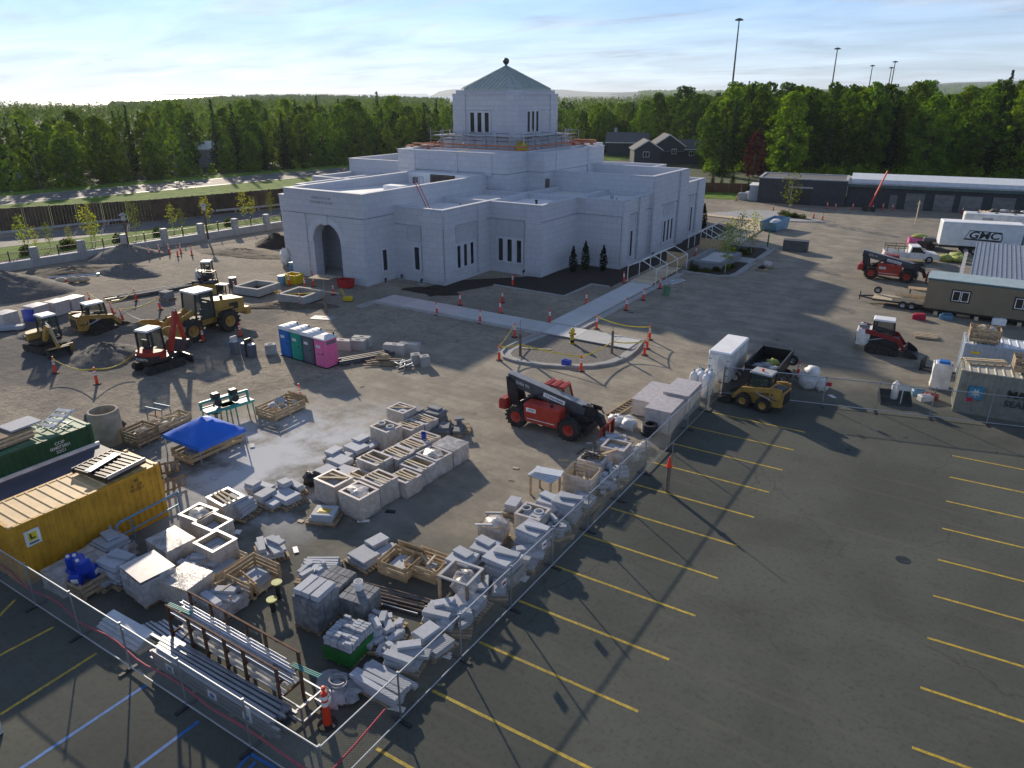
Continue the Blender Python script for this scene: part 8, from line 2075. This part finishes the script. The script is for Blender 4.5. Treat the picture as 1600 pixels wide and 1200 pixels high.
for i,(p,m_,lb) in enumerate((((1478,497),'blue_steel','blue tarp bundle under the end of the tan office'),((1505,492),'pale_wood','stack of pale boards under the tan office'),((1560,505),'white_tape','white bucket under the tan office'),((1436,497),'net_red','small red stool before the tan office end'))):
    q = at(*p); tag(MB().cham(-0.5,0.5,-0.3,0.3,0,0.4 if i != 2 else 0.5,0.06).cb((0,0,0.5),(0.7,0.3,0.05),(0,0,0.4)).build('stored_bundle',m_,loc=V(q.x,q.y-0.4,0)),lb,'bundle')
# drive-side boxes near the beds
sk_ = thing('rubbish_skip','pale blue-grey rubbish skip standing by the rear walk','skip',Z0(-23.6,105.3),R(-8))
for x in (-1.1,1.1): MB().add([(x-0.04,-2.0,0.1),(x+0.04,-2.0,0.1),(x+0.04,2.0,0.1),(x-0.04,2.0,0.1),(x-0.04,-2.6,1.3),(x+0.04,-2.6,1.3),(x+0.04,2.6,1.5),(x-0.04,2.6,1.5)],[(3,2,1,0),(4,5,6,7),(0,1,5,4),(1,2,6,5),(2,3,7,6),(3,0,4,7)]).build('side_wall','blue_steel',sk_)
MB().add([(-1.06,-2.0,0.1),(1.06,-2.0,0.1),(1.06,-2.6,1.3),(-1.06,-2.6,1.3)],[(0,1,2,3)]).add([(-1.06,2.0,0.1),(1.06,2.0,0.1),(1.06,2.6,1.5),(-1.06,2.6,1.5)],[(3,2,1,0)]).add([(-1.06,-2.0,0.12),(1.06,-2.0,0.12),(1.06,2.0,0.12),(-1.06,2.0,0.12)],[(0,1,2,3)]).build('end_wall','blue_steel',sk_)
MB().blob((0,0.3,0.9),(0.9,1.5,0.4),3,12,6,0.25).build('waste','white_paint',sk_,smooth=60)
tag(MB().cham(-1.4,1.4,-0.65,0.65,0.05,1.25,0.05).box(-1.3,1.3,-0.6,0.6,0,0.048).box(-1.42,1.42,-0.66,0.66,1.252,1.3).build('job_box','boom_gray',loc=Z0(-17.7,91.4),rz=R(5)),'dark grey steel job box standing alone on the drive','job box')
tag(MB().cyl((0,0,0),(0,0,1.5),0.09,n=8).cyl((0,0,1.5),(0,0,2.3),0.05,n=8).build('green_post','green_plastic',loc=at(1199,386)),'green pipe post at the end of the far soil bed','post')
gp_ = thing('pallet_goods','two timber pallets with wrapped goods by the bed kerb','pallets',at(1190,422),R(5)); pallet(gp_,1.1,1.0); pallet(gp_,1.1,1.0,(0.3,1.3,0)); MB().blob((0.3,1.3,0.45),(0.5,0.45,0.35),4,12,6,0.2).build('goods','film',gp_,smooth=60); MB().blob((0,0.1,0.3),(0.35,0.3,0.2),5,12,6,0.3).build('bag','black',gp_,smooth=60)
tag(MB().lathe([(0,0),(0.28,0),(0.34,0.85),(0.32,0.85),(0.27,0.05),(0,0.05)],14).build('bin','cont_green_roof',loc=at(1041,462),smooth=30),'dark green-grey bin standing on the drive by the side walk','bin')
lo2 = thing('pipe_pile','pile of white and grey pipes on the drive beside the ramp','pipes',at(1053,441),R(75)); rnd = random.Random(12)
for i in range(12): MB().cyl((-1.2+rnd.uniform(-.3,.3),-0.5+0.09*i,0.06+0.05*(i%2)),(1.2+rnd.uniform(-.3,.3),-0.5+0.09*i+rnd.uniform(-.15,.15),0.06+0.05*(i%2)),0.045,n=6).build('pipe',('white_paint','galv')[i%2],lo2)
# ================================================================== DARK GARAGE
O = Vector((-33.0,131.6,0)); 
G = thing('garage_building','long low dark masonry garage with roller doors and pale flat roof','building',O,R(8))
MB().box(0,14.0,0,9,0,4.1).build('wall','dark_block',G); MB().box(-0.1,14.1,-0.1,0.3,4.102,4.3).box(-0.1,14.1,8.7,9.1,4.102,4.3).box(-0.1,0.3,0.301,8.699,4.102,4.3).box(13.7,14.1,0.301,8.699,4.102,4.3).build('coping','gray_trim',G)
MB().box(0.3,13.7,0.3,8.7,4.103,4.15).build('roof_deck','shingle',G)
MB().box(5.2,8.6,-0.02,-0.002,0,2.7).build('bay_shade_panel','black',G); MB().box(5.0,8.8,-0.08,-0.021,2.7,2.95).build('bay_lintel','gray_trim',G)  # black panel on the solid wall stands for shade inside the open bay
MB().box(14.1,50,0.8,12,0,3.3).build('wall','dark_block',G)
MB().box(13.9,50.2,0.2,12.3,3.302,3.75).build('fascia','teal_trim',G); MB().box(13.7,50.4,0.0,12.5,3.752,3.9).build('roof_edge','gray_trim',G); MB().box(14.5,50,1.0,12,3.902,4.5).build('upper_roof','cont_white_roof',G)
for x0,x1 in ((22.9,25.6),(27.0,29.7),(30.6,33.6),(35,38)):
    d = MB().box(x0,x1,0.70,0.798,0,2.6).build('roller_door','door_gray',G)
    for k in range(6): MB().box(x0+0.05,x1-0.05,0.66,0.698,0.08+0.42*k,0.44+0.42*k).build('door_slat','door_gray',d)
MB().box(20.6,21.7,0.72,0.798,0,2.2).build('door','slab_dark',G)
for x in (2.5,11,17,22,26.3,30.2): MB().box(x-0.15,x+0.15,-0.12 if x < 14 else 0.68,-0.002 if x < 14 else 0.798,2.9,3.05).build('wall_lamp','black',G)
MB().box(-1.6,-0.12,1.5,6,0,2.6).build('annex','cont_white',G); MB().box(-1.75,-0.1,1.4,6.1,2.602,2.7).build('annex_roof','white_roof',G)
for i,(p,w,m_,lb) in enumerate((((1322,318),1.6,'silver_tarp','grey covered dumpster in front of the dark garage'),((1339,321),2.6,'white_paint','white wrapped pallet load before the dark garage'),((1160,312),1.6,'silver_tarp','grey wrapped load beside the garage annex'),((1255,318),1.2,'black_tarp','dark equipment in the open bay of the garage'),((1172,310),1.8,'white_paint','white tarp bundle beside the garage annex'))):
    tag(MB().cham(-w/2,w/2,-0.6,0.6,0,1.2,0.12).cb((0,0,1.22),(w*0.6,0.5,0.1),(0,0,0.3)).build('covered_load',m_,loc=at(*p),rz=R(10)),lb,'covered load')
lf = thing('boom_lift','orange boom of a lift leaning against the dark garage','boom lift',at(1357,330),R(20)); MB().box(-0.9,0.9,-0.5,0.5,0.3,0.7).build('base','dark_steel',lf); MB().bar((0,0,0.7),(2.0,1.0,6.2),0.16,0.22).build('boom','orange',lf)
for x in (-0.6,0.6):
    for y in (-0.5,0.5): wheel(lf,x,y,0.3,0.2,'dark_steel',tread=False)
tag(MB().box(-0.06,0.06,-0.06,0.06,0,3.3).cb((0,0,2.9),(0.7,0.06,0.06)).build('wooden_stake','pale_wood',loc=at(1430,350),rz=R(20)),'tall wooden stake standing alone on the drive near the garage','stake')
# ================================================================== ENTRANCE CLUTTER, LEFT YARD
ew = thing('blue_pallets','blue wrapped goods stacked inside the arched entrance','wrapped goods',Z0(-53.2,53.6),R(4))
for i,(x,y,z) in enumerate(((0,0,0),(0.9,0.3,0),(0.2,0.1,0.62),(-0.5,0.5,0))): MB().cham(x-0.42,x+0.42,y-0.4,y+0.4,z+0.11,z+0.70,0.08).build('bundle','toilet_blue',ew)
def skipbox(name,label,cat,q,rz,w,d,h_,m_):
    o = thing(name,label,cat,q,rz); a,b = w/2,d/2
    mb = MB(); 
    for s_ in (-1,1):
        mb.add([(s_*a*0.85,-b*0.85,0.05),(s_*a*0.85,b*0.85,0.05),(s_*a,b,h_),(s_*a,-b,h_)],[(0,1,2,3)]); mb.add([(-a*0.85,s_*b*0.85,0.05),(a*0.85,s_*b*0.85,0.05),(a,s_*b,h_),(-a,s_*b,h_)],[(0,1,2,3)])
    mb.add([(-a*0.85,-b*0.85,0.06),(a*0.85,-b*0.85,0.06),(a*0.85,b*0.85,0.06),(-a*0.85,b*0.85,0.06)],[(0,1,2,3)]); mb.build('tub',m_,o)
    MB().bar((-a,-b,h_),(a,-b,h_),0.06).bar((-a,b,h_),(a,b,h_),0.06).bar((-a,-b,h_),(-a,b,h_),0.06).bar((a,-b,h_),(a,b,h_),0.06).build('rim',m_,o)
    for x in (-a*0.7,a*0.7): MB().box(x-.08,x+.08,-b*0.8,b*0.8,0,0.048).build('skid','black',o)
skipbox('tipping_skip','dark red tipping skip at the right foot of the arched entrance','skip',at(541,449),R(10),1.4,1.1,0.8,'red_plastic')
skipbox('tipping_skip','yellow tipping skip in front of the arched entrance','skip',at(460,443),R(5),1.6,1.2,0.95,'yellow_plastic')
for i,(p,lb) in enumerate((((441,446),'grey-blue drum left of the yellow skip'),((458,424),'blue-grey drum against the entrance block'),((365,449),'grey drum standing alone behind the planter'))):
    tag(MB().lathe([(0,0),(0.36,0),(0.37,0.3),(0.38,0.32),(0.37,0.34),(0.37,0.64),(0.38,0.66),(0.37,0.68),(0.36,1.0),(0,1.0)],16).build('drum','blue_steel' if i < 2 else 'boom_gray',loc=at(*p),smooth=30),lb,'drum')
yl = thing('plate_compactor','yellow plate compactor standing before the entrance','compactor',at(544,470),R(30)); MB().cham(-0.4,0.4,-0.3,0.3,0.05,0.4,0.05).build('engine','yellow_plastic',yl); MB().tube([(-0.2,-0.2,0.4),(-0.6,-0.2,1.1),(-0.6,0.2,1.1),(-0.2,0.2,0.4)],0.03,5).build('handle','yellow_plastic',yl); MB().box(-0.45,0.45,-0.33,0.33,0,0.048).build('plate','black',yl)
sgb = thing('sign_frame','timber frame with a flat board standing by the near planter','frame',at(510,489),R(15)); MB().box(-0.08,0.08,-0.08,0.08,0,1.6).build('post','old_wood',sgb); MB().box(-0.03,0.03,-0.03,0.03,1.6,3.1).build('upper_post','galv',sgb); MB().box(-1.0,1.0,-0.7,0.7,3.1,3.16).build('board','pallet_wood',sgb); MB().bar((-1.4,0,2.0),(1.4,0,1.85),0.06).build('crossbar','pale_wood',sgb)
tag(MB().blob((0,0,0.9),(0.55,0.55,0.95),3,12,8,0.3).build('debris_heap','white_paint',loc=at(448,415),smooth=60),'tall heap of white and brown packing waste by the entrance block','debris')
wt = thing('work_table','black framed work stand behind the wheel loader','stand',at(350,460),R(20)); MB().box(-0.5,0.5,-0.35,0.35,0.95,1.02).build('top','white_roof',wt)
for x in (-0.45,0.45):
    for y in (-0.3,0.3): MB().box(x-.04,x+.04,y-.04,y+.04,0,0.948).build('leg','black',wt)
for i,(p,w,d,h_,lb,g_) in enumerate((((12,508),1.6,2.2,1.1,'white wrapped pallet at the edge near the large gravel mound',0),((60,497),1.5,1.6,1.15,'white wrapped pallet with a blue sheet at its side',0),((92,490),1.5,1.5,1.15,'white wrapped pallet with a brown side panel',0),((117,483),1.6,2.2,1.1,'white wrapped pallet standing at the trench end',0))):
    wrapped_crate(lb, at(*p), R(12), min(w,1.3), min(d,1.35), h_, None, 320+i, 'cover', 'white')
tag(MB().cham(-0.5,0.5,-0.1,0.1,0,1.0,0.03).box(-0.5,0.5,0.1,0.5,0,0.6).build('blue_sheet','blue_plastic',loc=at(47,502),rz=R(30)),'blue folded sheet leaning on a white wrapped pallet','sheet')
sl_ = thing('granite_slab','long pale slab lying in front of the white wrapped pallet','slab',at(10,517),R(50)); MB().cham(-1.3,1.3,-0.35,0.35,0.12,0.4,0.03).build('stone','slab',sl_); MB().box(-1.0,-0.8,-0.3,0.3,0,0.118).box(0.8,1.0,-0.3,0.3,0,0.118).build('bearer','pallet_wood',sl_)
pp = thing('lumber_stack','long stack of planks and pipes lying in the dirt behind the trench','lumber',Z0(-64.4,38.4),R(77)); rnd = random.Random(14)
for i in range(14): MB().cb((rnd.uniform(-.6,.6),-0.7+0.11*i,0.12+0.07*(i%3)),(7.5+rnd.uniform(-2,.6),0.14,0.09),(0,0,rnd.uniform(-.04,.04))).build('plank',('boom_gray','old_wood','slab_dark')[i%3],pp)
pq = thing('block_pallet','pallet of grey blocks at the end of the plank stack','stone blocks',at(262,468),R(10)); pallet(pq); pile(pq, stack(random.Random(4),5,1.0,0.9,0.13,0.145,0.05,cols=3),'block')
tb3 = thing('tan_tarp_bundle','tan tarp bundle tied with orange cord by the gravel mounds','bundle',at(112,442),R(50))
for x in (-0.9,0.1,1.0): MB().blob((x,0,0.3),(0.65,0.4,0.3),int(x*3)+7,12,7,0.15).build('roll','pale_wood',tb3,smooth=60)
MB().cyl((-0.4,-0.3,0.3),(-0.4,0.3,0.3),0.12,n=8).build('cord','orange',tb3)
pz = thing('pipe_stack','grey plastic pipes with a teal end lying behind the tan tarp','pipes',at(117,433),R(52)); 
for i in range(5): MB().cyl((-2.4,0.13*i,0.08),(2.2,0.13*i,0.08),0.06,n=8).build('pipe','slab',pz)
MB().box(2.0,2.3,-0.1,0.6,0,0.2).build('end_cap','teal_paint',pz); tag(MB().box(-1.0,1.0,-0.5,0.5,0,0.05).build('plywood_sheet','pale_wood',loc=at(155,430),rz=R(50)),'plywood sheet lying by the lower gravel mound','plywood')
tag(MB().box(-0.7,0.7,-0.5,0.5,0,0.05).cb((0,0,0.06),(0.5,0.1,0.02)).build('steel_plate','blue_steel',loc=at(370,536),rz=R(20)),'blue-grey road plate lying by the wheel loader','plate')
tag(MB().box(-1.0,1.0,-0.5,0.5,0,0.04).cb((0.2,0.1,0.05),(0.6,0.1,0.02)).build('plate','silver_tarp',loc=at(505,497),rz=R(20)),'pale blue sheet lying at the foot of the timber frame','sheet')
st2 = thing('notice_stand','small tipped white cabinet at the left edge of the parking lot','cabinet',at(-16,1150),R(10)); MB().cham(-0.3,0.3,-0.25,0.25,0.05,0.6,0.04).build('body','white_paint',st2); MB().box(-0.28,0.28,-0.22,0.22,0.004,0.048).build('base','black',st2)

# ================================================================== HAZE
hz_ = MB().box(-21500,21500,-21500,21500,-14,135)
ho = hz_.build('haze', None); tag(ho, 'thin bluish summer haze lying over the distance', 'haze', kind='stuff')
hm = bpy.data.materials.new('haze'); hm.use_nodes = True; ht = hm.node_tree; ht.nodes.clear()
ho_ = N(ht,'ShaderNodeOutputMaterial'); pv = N(ht,'ShaderNodeVolumePrincipled'); pv.inputs['Color'].default_value = (0.80,0.90,1.0,1); pv.inputs['Density'].default_value = 0.00008; pv.inputs['Anisotropy'].default_value = 0.35
lk(ht, pv.outputs[0], ho_.inputs['Volume']); ho.data.materials.append(hm)
